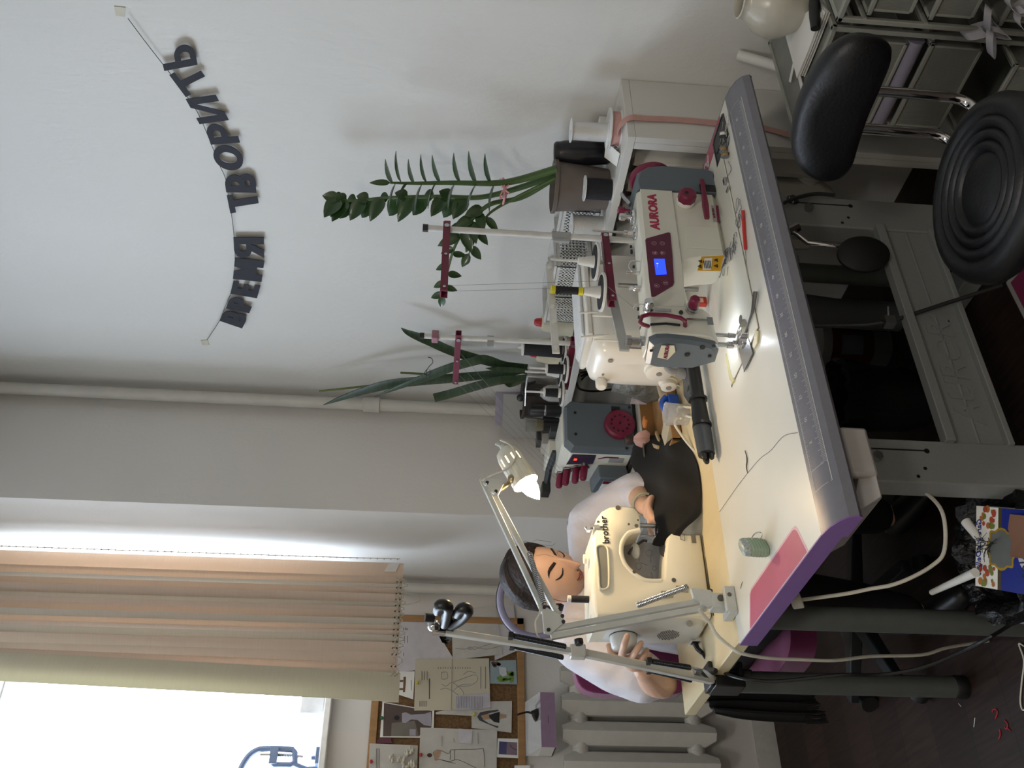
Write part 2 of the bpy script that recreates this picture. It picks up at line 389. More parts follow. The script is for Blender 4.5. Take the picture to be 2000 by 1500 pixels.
# clear drawer under the near corner
dr = T('thread_tray', 'translucent white drawer hanging under the ruler edge at the purple corner', 'tray', (-1.45, .88, .65))
milk = M('milky_plastic', 'c9c4c0', .3, trans=.25)
d = MB(); xo = -1.395
d.bb((xo - .02, .875, .655), (xo, .978, .708))
P(dr, 'drawer_front', d, milk, bevel=.007)
P(dr, 'drawer_tray', MB().prism([(xo - .02, .800, .716), (xo + .005, .800, .716), (xo + .002, .83, .662), (xo - .01, .965, .655), (xo - .02, .965, .655)], (-.18, 0, 0)), milk, bevel=.003)
# knee lifter
kl = T('knee_lifter', 'black oval knee lifter pad on a bent chrome rod beneath the sewing table', 'knee lifter', (-1.70, 1.62, .45))
P(kl, 'rod', MB().tube([AX(-1.60, 1522, 433), AX(-1.60, 1553, 455), AX(-1.60, 1577, 474), AX(-1.60, 1655, 482)], .006, n=10), chrome)
pc = AX(-1.595, 1686, 497)
pd = MB().lathe(pc, [(0.001, -.014), (.05, -.012), (.062, -.004), (.062, .004), (.05, .012), (.001, .014)], d=(1, -.25, .15), n=32, sx=.78, sy=1)
P(kl, 'pad', pd, rubber)
P(kl, 'clamp', MB().tube([AX(-1.59, 1527, 458), AX(-1.59, 1558, 443)], .011, n=6), steel)
# treadle pedal with its pull rod
tp_ = T('treadle_pedal', 'burgundy treadle pedal with a pale frame on the floor below the sewing table', 'pedal', (-1.30, 1.34, 0))
a, b_, c_ = AZ(.10, 1958, 555), AZ(.11, 1995, 640), None
plate = MB(); q0 = V((-1.62, 1.52, .16)); ux = V((.62, -.02, -.02)); uy = V((0, -.26, .0))
q0 = AZ(.13, 1962, 552); q1 = AZ(.13, 2000, 627); q0b = AZ(.13, 2010, 480)
dy = (q1 - q0).normalized() * .30; dx = V((-dy.y, dy.x, 0)).normalized() * .34; dx = dx if dx.x > 0 else -dx
plate.prism([q0, q0 + dy, q0 + dy + dx - V((0, 0, .06)), q0 + dx - V((0, 0, .06))], (0, 0, -.018))
P(tp_, 'frame', plate, M('pale_grey_metal', '8d8b8a', .5), bevel=.004)
i0 = q0 + dy * .06 + dx * .05 + V((0, 0, .0005)); zz = lambda t: V((0, 0, -.06 * t))
P(tp_, 'pad', MB().prism([i0 + zz(.05), i0 + dy * .88 + zz(.05), i0 + dy * .88 + dx * .9 + zz(.95), i0 + dx * .9 + zz(.95)], (0, 0, .003)), M('burgundy_mat', '6b1840', .6))
ft = MB(); pq = q0 + dy * .5 + dx * .5
ft.bb((pq.x - .02, pq.y - .12, 0), (pq.x + .02, pq.y - .10, .09)); ft.bb((pq.x - .02, pq.y + .10, 0), (pq.x + .02, pq.y + .12, .09)); ft.bb((pq.x - .02, pq.y - .12, .0), (pq.x + .02, pq.y + .12, .012))
P(tp_, 'foot_bracket', ft, grey_pt)
P(tp_, 'pull_rod', MB().tube([q0 + V((0.0, -.01, .01)), AX(-1.60, 1843, 594), AX(-1.62, 1737, 629), AX(-1.64, 1690, 635), AX(-1.66, 1580, 637), AX(-1.66, 1560, 637)], .005, n=8), M('dark_rod', '4b4c4c', .4, .7))
P(tp_, 'rod_clamp', MB().box(AX(-1.617, 1736, 629), (.022, .022, .025)).cyl(AX(-1.617, 1735, 600), AX(-1.617, 1736, 628), .003), steel)
# ------------------------------------------------------------------ second table behind it
lamy = M('pale_maple_laminate', 'd8c9a4', .35, noise=(3, .05), stretch=(1, 8, 1))
t2 = T('work_table', 'pale maple work table behind the sewing table on round grey tube legs', 'table', (-2.2, 1.30, 0))
X2 = -2.47
P(t2, 'table_top', MB().bb((X2, .795, .728), (TX0 - .001, 2.03, .757)), lamy, bevel=.002)
tube_m = M('grey_tube_leg', '5e625f', .4, .2)
for x, y in ((-2.425, .87), (-2.005, .87), (-2.425, 1.95), (-2.005, 1.95)):
    lg = P(t2, 'leg', MB().cyl((x, y, .028), (x, y, .728), .028, n=24), tube_m)
    P(lg, 'leg_foot', MB().lathe((x, y, 0), [(.03, 0), (.031, .004), (.031, .03), (.028, .034)]), rubber)
# ------------------------------------------------------------------ third table along the back wall
t3 = T('overlock_table', 'white table along the back wall carrying the overlock machine', 'table', (-2.75, 1.75, 0))
P(t3, 'table_top', MB().bb((-3.24, 1.47, .730), (X2 - .002, 2.02, .757)), lam, bevel=.002)
for x, y in ((-3.19, 1.52), (-2.52, 1.52), (-3.19, 1.96), (-2.52, 1.96)):
    P(t3, 'leg', MB().cyl((x, y, 0), (x, y, .73), .025, n=18), tube_m)
# ------------------------------------------------------------------ lockstitch machine on the sewing table
ivory = M('machine_enamel', 'd3d2c6', .35, noise=(5, .02))
slate = M('slate_grey_cover', '5b656d', .35, noise=(12, .03))
wine = M('wine_panel', '5a1436', .22)
gold_y = M('warning_yellow', 'd9a520', .5)
scr_m = M('blue_screen', '1a35e8', .3, emit=1.6, ecol='2340ff')
XF = -1.61
am = T('industrial_sewing_machine', 'white and slate grey lockstitch sewing machine with lit blue screen on ruler-edged table', 'sewing machine', (-1.66, 1.6, TZ))
# bed flush in the table
P(am, 'bed', MB().bb((-1.738, 1.318, TZ), (-1.528, 1.875, TZ + .0035)), ivory, bevel=.0015)
sm = MB(); sm.bb((-1.7405, 1.314, TZ), (-1.738, 1.88, TZ + .0012)); sm.bb((-1.528, 1.314, TZ), (-1.5272, 1.88, TZ + .0005)); sm.bb((-1.7405, 1.3165, TZ), (-1.5272, 1.318, TZ + .0006))
P(am, 'bed_gap', sm, M('brown_gap', '6b5a48', .8))
# column and arm as one casting, profile in the X-Z plane
b = MB()
def ring(y, zb, zt, xb=-1.715, xf=XF):
    return [V((xf, y, zb + .012)), V((xf, y, zt - .012)), V((xf - .010, y, zt)), V((xb + .015, y, zt - .002)), V((xb, y, zt - .020)), V((xb, y, zb + .012)), V((xb + .012, y, zb)), V((xf - .012, y, zb))]
ys = [(1.365, .868, .974), (1.40, .868, .974), (1.46, .874, .973), (1.54, .882, .970), (1.572, .872, .969), (1.592, .845, .968), (1.604, .800, .968), (1.610, .763, .967), (1.72, .763, .966), (1.818, .763, .965)]
b.loft([ring(*q) for q in ys])
P(am, 'arm', b, ivory, bevel=.003, sharp=35)
# slightly raised front panel of the arm (the crease under the logo) and inset on the column
fp = MB().prism([(XF, 1.45, .886), (XF, 1.55, .880), (XF, 1.818, .876), (XF, 1.818, .958), (XF, 1.42, .966), (XF, 1.40, .90)], (.004, 0, 0))
P(am, 'front_panel', fp, ivory, bevel=.002)
ins = MB().prism([(XF, 1.625, .775), (XF, 1.70, .775), (XF, 1.70, .855), (XF, 1.69, .862), (XF, 1.625, .862)], (.002, 0, 0))
P(am, 'column_panel', ins, ivory, bevel=.0015)
# head with slate face plate
h = MB().loft([[V((x, y, z)) for x, z in pts] for y, pts in (
    (1.345, [(-1.600, .975), (-1.596, .90), (-1.600, .845), (-1.620, .820), (-1.672, .815), (-1.700, .860), (-1.702, .955), (-1.690, .978)]),
    (1.43, [(-1.604, .974), (-1.600, .90), (-1.604, .850), (-1.622, .828), (-1.672, .822), (-1.702, .862), (-1.704, .953), (-1.692, .976)]))])
P(am, 'head', h, ivory, bevel=.003)
fpl = [(-1.597, .940), (-1.600, .965), (-1.612, .979), (-1.690, .972), (-1.700, .950), (-1.697, .860), (-1.672, .816), (-1.628, .819), (-1.614, .830), (-1.602, .880)]
sc_ = lambda k: [(-1.65 + (x + 1.65) * k, .90 + (z - .90) * k) for x, z in fpl]
f = MB().loft([[V((x, y, z)) for x, z in pts] for y, pts in ((1.345, fpl), (1.333, fpl), (1.326, sc_(.86)))])
face = P(am, 'face_plate', f, slate, sharp=25)
def onY(y, x, px): return AY(y, x, px)
s = MB()
for px in ((1272, 684), (1372, 678), (1342, 692), (1394, 675), (1386, 695)):
    q = onY(1.3255, *px); s.cyl(q, q + V((0, -.002, 0)), .006 if px[0] in (1372, 1342) else .004, n=14)
P(face, 'screw', s, black_pl)
bd = [onY(1.325, *p) for p in ((1284, 697), (1292, 674), (1317, 674), (1319, 686), (1304, 701))]
P(face, 'badge', MB().prism(bd, (0, -.002, 0)), M('cream_badge', 'cfc8b2', .4))
P(face, 'badge_lettering', MB().text('AURORA', .012, fr4((onY(1.3225, 1302, 687)), (.94, 0, .1), (.1, 0, 1)), bold=.0003), burg)
# motor housing
mh = MB()
def mring(x, k): return [V((x, 1.818 + (y - 1.818) * 1, z)) for y, z in k]
mp = [(1.819, .763), (1.905, .763), (1.912, .78), (1.914, .90), (1.905, .935), (1.885, .958), (1.850, .968), (1.819, .966)]
mh.loft([[V((x, y, z)) for y, z in q] for x, q in ((-1.722, mp), (-1.618, mp), (-1.605, [(1.819 + (y - 1.819) * .93, .763 + (z - .763) * .965) for y, z in mp]))])
P(am, 'motor_cover', mh, slate, bevel=.002)
P(am, 'cover_recess', MB().bb((-1.607, 1.822, .765), (-1.603, 1.845, .805)), black_pl)
P(am, 'handwheel', MB().lathe((-1.675, 1.914, .905), [(.02, 0), (.052, .004), (.056, .010), (.056, .024), (.050, .030), (.02, .032)], d=(0, 1, 0), n=32), burg)
# dial, lever
dc = AX(XF, 1338, 396)
P(am, 'dial_ring', MB().cyl(dc, dc + V((.012, 0, 0)), .023, n=28), white_pl, bevel=.002)
dl = MB()
R = [[dc + V((hx, r * cos(2 * pi * i / 16), r * sin(2 * pi * i / 16))) for i in range(16) for r in [rr * (1 if i % 2 else .94)]] for rr, hx in ((.0225, .010), (.0225, .030), (.018, .034))]
dl.loft(R); P(am, 'stitch_dial', dl, burg)
P(am, 'dial_index', MB().cyl(dc + V((.033, .0, .004)), dc + V((.0345, .0, .004)), .005, n=12), black_pl)
l0, l1, l2 = AX(XF + .0, 1370, 352), AX(XF + .012, 1375, 380), AX(XF + .035, 1381, 427)
lv = MB().loft([[p + V((dx, 0, dz)) for dx, dz in ((-a, -c), (a, -c), (a, c), (-a, c))] for p, a, c in ((l0, .006, .006), (l1, .005, .006), ((l1 + l2) / 2, .005, .008), (l2, .004, .006))])
P(am, 'reverse_lever', lv, burg, bevel=.002)
bq = [AX(XF + .0008, *p) for p in ((1389, 401), (1407, 404), (1410, 432), (1394, 433))]
P(am, 'rating_sticker', MB().prism(bq, (.0006, 0, 0)), M('silver_sticker', 'a9a7a6', .35, .3))
bq2 = [AX(XF + .0016, *p) for p in ((1397.5, 401), (1403, 402), (1406, 432), (1401, 432.5))]
P(am, 'sticker_band', MB().prism(bq2, (.0004, 0, 0)), burg)
P(am, 'sticker_lettering', MB().text('AURORA', .0085, fr4(AX(XF + .002, 1394, 416), (0, 1, 0), (0, 0, 1))), burg)
# logo
XL = XF + .0042
lg = MB().text('AURORA', .030, fr4(AX(XL + .0004, 1277, 413), AX(XL, 1274, 380) - AX(XL, 1281, 446), (0, 0, 1)), bold=.0012, ext=.0005)
P(am, 'brand_lettering', lg, M('brand_red', 'a8194a', .35))
# control panel
pp = [AX(XL, *p) for p in ((1260, 470), (1262, 467), (1305, 455), (1309, 457), (1313, 500), (1316, 553), (1314, 559), (1278, 580), (1272, 580), (1268, 552))]
cp = P(am, 'control_panel', MB().prism(pp, (.003, 0, 0)), wine, bevel=.0008)
XS = XL + .0032
sq = [AX(XS, *p) for p in ((1277, 506), (1298, 506), (1302, 536), (1281, 537))]
P(cp, 'screen', MB().prism(sq, (.0012, 0, 0)), scr_m)
SX = M('pale_blue_print', 'b7c3ff', .5, emit=1.2)
P(cp, 'screen_marks', MB().bb(AX(XS + .0013, 1283, 514), AX(XS + .0016, 1284, 522)).bb(AX(XS + .0013, 1282, 514), AX(XS + .0016, 1286, 515)), SX)
bt = MB()
for px, t in (((1277.5, 475), ''), ((1293.5, 475), ''), ((1279, 494), '<'), ((1294.5, 494), '>'), ((1283, 558), 'P'), ((1300, 552.5), 'S')):
    q = AX(XS, *px); ringp = [q + V((0, .0058 * cos(a), .0058 * sin(a))) for a in [2 * pi * i / 24 for i in range(24)]]
    bt.tube(ringp, .0004, n=4, closed=True)
    if t: bt.text({'<': '\u25b2', '>': '\u25bc'}.get(t, t), .0085, fr4(q, (0, 1, 0), (0, 0, 1)), bold=.0002)
    else: bt.tube([q + V((0, .003 * cos(a), .003 * sin(a))) for a in [2 * pi * i / 12 for i in range(12)]], .0003, n=4, closed=True)
P(cp, 'button', bt, M('panel_print', 'b58fa0', .5))
# warning label on a little plate against the column
wq = [AX(-1.612, *p) for p in ((1362, 529), (1370, 502), (1413, 500), (1407, 530))]
wl_ = P(am, 'warning_label', MB().prism(wq, (.0015, 0, 0)), gold_y)
wi = [AX(-1.6095, *p) for p in ((1372, 527), (1376, 505), (1391, 504), (1389, 527))]
P(wl_, 'label_text_field', MB().prism(wi, (.0006, 0, 0)), paper)
tt = MB()
for i in range(5):
    x = 1375 + i * 3; tt.bb(AX(-1.6088, x, 509), AX(-1.6086, x + 1.2, 524))
for px in ((1367, 520), (1368, 510), (1399, 519), (1399, 508)): tt.text('\u25b3', .010, fr4(AX(-1.6088, *px), (0, 1, 0), (0, 0, 1)), bold=.0006)
P(wl_, 'label_print', tt, black_pl)
# thread take-up guard (burgundy bow), tension parts
G = lambda x, y, X=-1.575: AX(X, x, y)
P(am, 'take_up_guard', MB().tube([G(1266, 637, -1.600), G(1256, 634, -1.585), G(1250, 629, -1.570), G(1254, 618), G(1268, 614), G(1300, 615), G(1330, 621), G(1338, 627), G(1338, 638, -1.600)], .0048, n=10), burg)
P(am, 'take_up_slot', MB().tube([AX(-1.597, 1270, 634), AX(-1.594, 1300, 632), AX(-1.594, 1328, 635)], .003, n=6), black_pl)
tk = AX(-1.60, 1350, 606)
P(am, 'tension_disc', MB().lathe(tk, [(.010, 0), (.014, .002), (.014, .006), (.010, .008), (.014, .010), (.014, .014), (.008, .016)], d=(1, 0, 0), n=24), steel)
P(am, 'tension_knob', MB().lathe(tk + V((.016, 0, 0)), [(.011, 0), (.012, .004), (.0115, .022), (.009, .025)], d=(1, 0, 0), n=24), burg)
pk = AX(-1.60, 1266, 605)
P(am, 'pre_tension', MB().lathe(pk, [(.012, 0), (.012, .004), (.008, .006), (.008, .012), (.011, .014), (.011, .026), (.009, .028)], d=(1, .1, .1), n=20), chrome)
P(am, 'thread_guide_plate', MB().bb(AX(-1.597, 1279, 603), AX(-1.595, 1311, 608)), steel)
P(am, 'tension_thread_guide', MB().bb(AX(-1.597, 1340, 622), AX(-1.595, 1382, 626)).bb(AX(-1.597, 1380, 620), AX(-1.595, 1394, 634)), steel)
P(am, 'oil_cap', MB().cyl(AX(-1.598, 1330, 610), AX(-1.594, 1330, 610), .005, n=12), black_pl)
# needle bar, presser
nb = AZ(TZ + .05, 1412, 670); nx, ny = -1.640, 1.385
P(am, 'needle_bar', MB().cyl((nx, ny, .785), (nx, ny, .835), .0045, n=12).cyl((nx, ny, .771), (nx, ny, .787), .006, n=12).cyl((nx, ny, .763), (nx, ny, .772), .0008, n=6), steel)
P(am, 'presser_bar', MB().cyl((nx - .012, ny - .018, .782), (nx - .012, ny - .018, .835), .0055, n=12).cyl((nx - .012, ny - .018, .774), (nx - .012, ny - .018, .788), .008, n=12), steel)
P(am, 'presser_foot', MB().bb((nx - .018, ny - .022, .765), (nx - .004, ny - .010, .777)).bb((nx - .012, ny - .014, .7645), (nx + .028, ny - .004, .7665)).bb((nx - .012, ny + .002, .7645), (nx + .028, ny + .010, .7665)), chrome, bevel=.001)
led = M('white_led', 'ffffff', .3, emit=170, ecol='e8f0ff')
P(am, 'led_lamp', MB().box((nx - .020, ny + .012, .816), (.008, .012, .006)), led)
# plates
np_ = [AZ(TZ + .004, *p) for p in ((1443, 681), (1462, 661), (1471, 692), (1454, 727))]
P(am, 'slide_plate', MB().prism(np_, (0, 0, .001)), steel)
P(am, 'slide_plate_edge', MB().prism([np_[2], np_[3], np_[3] + V((.002, .001, 0)), np_[2] + V((.002, .001, 0))], (0, 0, .002)), black_pl)
thr = AZ(TZ + .004, 1452, 653)
P(am, 'throat_plate', MB().cyl(thr, thr + V((0, 0, .0012)), .034, n=32), chrome)
ov = AZ(TZ + .004, 1447, 624); P(am, 'oil_window', MB().lathe(ov, [(.0105, 0), (.0105, .0012), (.006, .0014)], n=20), steel)
hc = MB()
for pts in (((1419, 692), (1422, 690), (1432, 735), (1437, 742), (1434, 748), (1428, 742)), ((1479, 645), (1484, 647), (1482, 670), (1476, 682), (1473, 676))):
    hc.prism([AZ(TZ + .0005, *p) for p in pts], (0, 0, .004))
P(am, 'corner_cushion', hc, M('yellowed_rubber', 'c9c193', .5))
P(am, 'presser_lifter', MB().tube([(-1.72, 1.50, .885), (-1.745, 1.50, .87), (-1.755, 1.497, .82), (-1.757, 1.495, .79)], lambda t: .010 + .004 * t, n=12), M('ivory_lever', 'd8d3bd', .4))
# top fittings
tb = MB()
for px in ((1232, 488), (1234, 497), (1232, 500), (1239, 521), (1243, 566), (1247, 605), (1248, 624), (1253, 641), (1258, 642), (1259, 655)):
    q = AZ(.970, *px); q = V((max(-1.70, min(-1.625, q.x)), max(1.36, min(1.8, q.y)), .9735)); tb.cyl(q - V((0, 0, .004)), q + V((0, 0, .0005)), .0042, n=10)
P(am, 'oil_hole', tb, black_pl)
bw = T  # noqa
w0 = V((-1.66, 1.77, .966))
P(am, 'bobbin_winder', MB().lathe(w0, [(.020, 0), (.022, .004), (.018, .008), (.006, .010), (.006, .022), (.010, .024), (.010, .036), (.008, .038)], n=20).bb(w0 + V((-.012, -.0, .002)), w0 + V((-.004, .055, .012))), chrome)
P(am, 'winder_button', MB().bb(w0 + V((-.008, .020, .022)), w0 + V((.008, .030, .040))).cyl(w0 + V((0, .025, .008)), w0 + V((0, .025, .024)), .004), burg, bevel=.002)
P(am, 'winder_latch', MB().tube([w0 + V((0, .05, .006)), w0 + V((.0, .068, .018)), w0 + V((-.005, .09, .024))], .005, n=8), steel)
P(am, 'thread_post', MB().lathe((-1.66, 1.715, .966), [(.017, 0), (.017, .005), (.007, .010), (.005, .022), (.007, .024), (.007, .030)], n=16).cyl((-1.66, 1.715, .99), (-1.66, 1.715, 1.075), .003), chrome)
P(am, 'thread_post', MB().cyl((-1.665, 1.585, .968), (-1.665, 1.585, 1.0), .005).lathe((-1.665, 1.535, .968), [(.008, 0), (.008, .015), (.004, .02), (.006, .03)], n=14), chrome)
P(am, 'thread_eyelet', MB().tube([(-1.64, 1.60, .97), (-1.64, 1.60, .992), (-1.645, 1.585, .998), (-1.645, 1.57, .99), (-1.64, 1.575, .98)], .0014, n=6, k=4), chrome)
P(am, 'thread_eyelet', MB().tube([(-1.63, 1.455, .972), (-1.63, 1.455, .996), (-1.632, 1.445, 1.0), (-1.634, 1.445, .992)], .0014, n=6, k=4), chrome)
hn = AX(-1.67, 1252, 665); hn = V((-1.66, 1.37, .976))
P(am, 'pressure_screw', MB().lathe(hn, [(.013, 0), (.013, .010), (.009, .012), (.009, .030), (.013, .032), (.013, .042)], n=20), steel)
# little red plastic foot case standing behind the arm
rc = T('plastic_case', 'small red translucent plastic case behind the lockstitch machine', 'case', AZ(TZ + .002, 1378, 590))
c0 = AZ(TZ + .004, 1380, 590)
P(rc, 'case_body', MB().box(c0 + V((0, 0, .016)), (.016, .024, .032)), M('red_plastic', 'd4402e', .3, trans=.2), bevel=.003)
P(rc, 'case_label', MB().box(c0 + V((.0085, -.002, .018)), (.001, .014, .014)), M('pink_paper', 'e8b9a8', .6))

# ------------------------------------------------------------------ thread stands
disc_m = M('black_foam_disc', '1c1d20', .9)
holder_m = M('white_spool_holder', 'dad9d4', .4)
pole_m = M('white_pole', 'cfcfcb', .35)
def disc_holder(par, c, r=.048):
    d = P(par, 'spool_disc', MB().lathe(c, [(r, 0), (r + .003, .002), (r + .003, .007), (r - .002, .008)], n=36), holder_m)
    P(d, 'foam_pad', MB().cyl(c + V((0, 0, .0078)), c + V((0, 0, .0095)), r - .003, n=36), disc_m)
    P(d, 'spool_cone', MB().lathe(c, [(.017, .009), (.012, .035), (.010, .052), (.0035, .053), (.0035, .125)], n=16), holder_m)
def bar_(a, c, w, h):
    d = (c - a).normalized(); s = V((1, 0, 0)).cross(d).normalized(); x = V((h, 0, 0))
    return MB().loft([[p + s * w * i + x * j for i, j in ((-1, -1), (1, -1), (1, 1), (-1, 1))] for p in (a, c)])
def thread_stand(label, px, py, z0, zt, ub, lb, dirv, arm_l, group):
    t = T('thread_stand', label, 'thread stand', (px, py, z0), group)
    P(t, 'pole', MB().lathe((px, py, z0), [(.03, 0), (.03, .006), (.009, .012)], n=20).cyl((px, py, z0 + .01), (px, py, zt), .0085, n=16), pole_m)
    P(t, 'pole_cap', MB().cyl((px, py, zt - .002), (px, py, zt + .012), .0105, n=16), black_pl)
    d = V(dirv).normalized(); s_ = V((-d.y, d.x, 0))
    for z, nm in ((ub, 'thread_arm'), (lb, 'spool_arm')):
        a = V((px, py, z)) - d * .02; e = V((px, py, z)) + d * arm_l; w = .011
        ar = P(t, nm, MB().prism([a - s_ * w, e - s_ * w, e + s_ * w, a + s_ * w], (0, 0, .003)).prism([a + s_ * w, e + s_ * w, e + s_ * (w + .002), a + s_ * (w + .002)], (0, 0, -.016)).prism([a - s_ * (w + .002), e - s_ * (w + .002), e - s_ * w, a - s_ * w], (0, 0, -.016)), maroon)
        bo = MB()
        for k in (.08, .5, .95):
            q = a + (e - a) * k - s_ * (w + .002) + V((0, 0, -.007)); bo.cyl(q, q - s_ * .003, .004 if k > .1 else .007, n=10)
            q = a + (e - a) * k + s_ * (w + .002) + V((0, 0, -.007)); bo.cyl(q, q + s_ * .003, .004 if k > .1 else .007, n=10)
        P(ar, 'bolt', bo, steel)
    return t, d, s_
SX1, SY1 = -1.83, 1.862
ts1, d1, s1 = thread_stand('white thread stand with burgundy arms and one dark thread spool behind the lockstitch machine', SX1, SY1, TZ, 1.483, 1.438, 1.012, (.06, -1, 0), .245, 'thread stands')
P(ts1, 'pole_joint', MB().cyl((SX1, SY1, 1.10), (SX1, SY1, 1.15), .012, n=16).bb((SX1 - .004, SY1 - .022, 1.103), (SX1 + .004, SY1, 1.147)), M('clear_joint', 'c8cbcb', .2, trans=.5))
for k, dz in ((.38, .02), (.84, .012)):
    q = V((SX1, SY1, 1.012)) + d1 * (.245 * k) + s1 * 0; disc_holder(ts1, q + V((0, 0, dz)))
for k, dz in ((.38, 0), (.84, 0)):
    q = V((SX1, SY1, 1.012)) + d1 * (.245 * k); P(ts1, 'spool_pin', MB().cyl(q + V((0, 0, .003)), q + V((0, 0, .022)), .006), steel)
tb0, tb1_ = AX(-1.835, 1072, 516), AX(-1.835, 1086, 690)
tbr = P(ts1, 'thread_bar', bar_(tb0, tb1_, .009, .002), pole_m)
for k in (.05, .33, .5, .67, .95):
    qq = tb0 + (tb1_ - tb0) * k; P(tbr, 'bar_rivet', MB().cyl(qq + V((.002, 0, 0)), qq + V((.005, 0, 0)), .006, n=14), holder_m)
for k, off in ((.38, 0), (.84, 0)):
    qq = V((SX1, SY1, 1.012)) + d1 * (.245 * k); P(ts1, 'guide_rod', MB().cyl(qq + V((-.006, .006, .02)), V((qq.x - .006, qq.y + .006, tb0.z + (tb1_.z - tb0.z) * k)), .0028, n=8), steel)
q = V((SX1, SY1, 1.012)) + d1 * (.245 * .84)
navy_thr = M('dark_thread', '15161c', .75, bump=(400, .3))
sp = T('thread_spool', 'slim black thread spool with yellow ends standing on the thread stand', 'thread spool', q + V((0, 0, .066)))
P(sp, 'thread', MB().cyl(q + V((0, 0, .078)), q + V((0, 0, .137)), .010, n=18), navy_thr)
ylw = M('yellow_spool_end', 'd6c928', .4)
P(sp, 'spool_end', MB().cyl(q + V((0, 0, .066)), q + V((0, 0, .078)), .0108, n=18), ylw); P(sp, 'spool_end', MB().cyl(q + V((0, 0, .137)), q + V((0, 0, .148)), .0108, n=18), ylw)
thread_m = M('grey_thread', '77777a', .8)
thr_ = MB()
e1 = V((SX1, SY1, 1.432)) + d1 * .235
thr_.tube([e1, q + V((.004, 0, .15))], .0005, n=4); thr_.tube([e1 + V((0, .02, 0)), q + V((.01, .03, .02)), (-1.64, 1.445, .99)], .0005, n=4)
P(ts1, 'thread', thr_, thread_m)

# ------------------------------------------------------------------ white domestic machine behind it
wm = T('domestic_sewing_machine', 'white rounded domestic sewing machine behind the lockstitch machine', 'sewing machine', (-2.05, 1.76, .757))
wml = M('glossy_white', 'dedbd3', .25, noise=(4, .02))
def srect(cx, cy, w, h, n=24, e=5):
    return [(cx + w / 2 * math.copysign(abs(cos(a)) ** (2 / e), cos(a)), cy + h / 2 * math.copysign(abs(sin(a)) ** (2 / e), sin(a))) for a in [2 * pi * (i + .5) / n for i in range(n)]]
b = MB(); rings = []
for y, w, zt, k in ((1.595, .10, .97, 4), (1.600, .15, 1.005, 4), (1.615, .185, 1.022, 5), (1.66, .195, 1.030, 6), (1.85, .195, 1.030, 6), (1.93, .19, 1.02, 5)):
    rings.append([V((x, y, z)) for x, z in srect(-2.055, (.757 + zt) / 2, w, zt - .757, 28, k)])
b.loft(rings); P(wm, 'body', b, wml, sharp=60)
P(wm, 'top_cover', MB().loft([[V((x, y, z)) for x, z in srect(-2.055, 1.033, w, .022, 24, 4)] for y, w in ((1.64, .12), (1.65, .16), (1.93, .16))]), wml)
P(wm, 'handle_plate', MB().prism([(-2.12, 1.655, 1.043), (-2.0, 1.655, 1.043), (-2.0, 1.675, 1.052), (-2.12, 1.675, 1.052)], (0, .26, 0)), M('crinkled_white', 'd6d6d4', .5, bump=(60, .5)), bevel=.004)
kq = V((-2.115, 1.597, .985))
P(wm, 'winder_knob', MB().lathe(kq, [(.016, .0), (.016, -.018), (.012, -.024)], d=(0, 1, 0), n=20), wml)
for c, r in (((-2.04, .84), .036), ((-2.10, .80), .022)):
    P(wm, 'dial', MB().lathe((c[0], 1.597, c[1]), [(r + .004, .002), (r + .004, -.008), (r, -.010), (r, -.022), (r - .004, -.024)], d=(0, 1, 0), n=32), wml)
    P(wm, 'dial_centre', MB().cyl((c[0], 1.573, c[1]), (c[0], 1.5715, c[1]), .008, n=16), M('grey_hole', '8b8580', .6))
P(wm, 'pin_hole', MB().cyl((-2.02, 1.5985, .975), (-2.02, 1.593, .975), .007, n=14).cyl((-2.085, 1.599, .985), (-2.085, 1.594, .985), .003, n=10), M('grey_hole'))
sb = MB(); a_, b_ = V((-1.955, 1.80, 1.0)), V((-1.955, 1.60, .965))
P(wm, 'spool_pin', MB().cyl((-1.965, 1.64, .965), (-1.975, 1.635, 1.06), .0055, .0025, n=10).cyl((-1.965, 1.72, .98), (-1.975, 1.72, 1.06), .004, .0025, n=10), wml)
# spool rail between the machines
sr = T('spool_rail', 'pale grey flat rail with white spool pins in front of the domestic machine', 'spool rail', (-1.87, 1.62, TZ))
r0, r1 = V((-1.86, 1.735, 1.0)), V((-1.86, 1.50, .975))
P(sr, 'rail', MB().prism([r0 + V((0, 0, .012)), r1 + V((0, 0, .012)), r1 - V((0, 0, .012)), r0 - V((0, 0, .012))], (.008, 0, 0)), M('zinc_grey', 'a3a6a6', .4, .3))
for y in (1.70, 1.61, 1.53): P(sr, 'pin', MB().cyl((-1.856, y, .985), (-1.856, y, 1.05), .0025, n=8), wml)
for y in (1.72, 1.515): P(sr, 'support', MB().cyl((-1.856, y, TZ), (-1.856, y, .975), .006, n=10), steel)

# ------------------------------------------------------------------ overlock machine on the far table
ok = T('overlock_machine', 'small overlock machine with slate grey side, burgundy handwheel and tension knobs', 'overlock machine', (-2.78, 1.83, .757))
OR = Mx.Translation((-2.665, 1.90, .757)) @ Mx.Rotation(rad(-7), 4, 'Z')   # local: +X towards us, -Y front
def OL(mb): return mb.xf(OR)
OP = lambda x, y, z: OR @ V((x, y, z))
def oring(x, y0, y1, z0, z1, c): return [V((x, y0, z0)), V((x, y1, z0)), V((x, y1, z1 - c)), V((x, y1 - c, z1)), V((x, y0 + c, z1)), V((x, y0, z1 - c))]
P(ok, 'body', OL(MB().loft([oring(-.26, -.165, .01, .012, .245, .03), oring(-.02, -.165, .01, .012, .252, .03)])), ivory, bevel=.006)
P(ok, 'side_cover', OL(MB().loft([oring(-.02, -.168, .012, .008, .245, .022), oring(.008, -.168, .012, .008, .245, .022), oring(.016, -.158, .004, .014, .238, .022)])), slate, sharp=25)
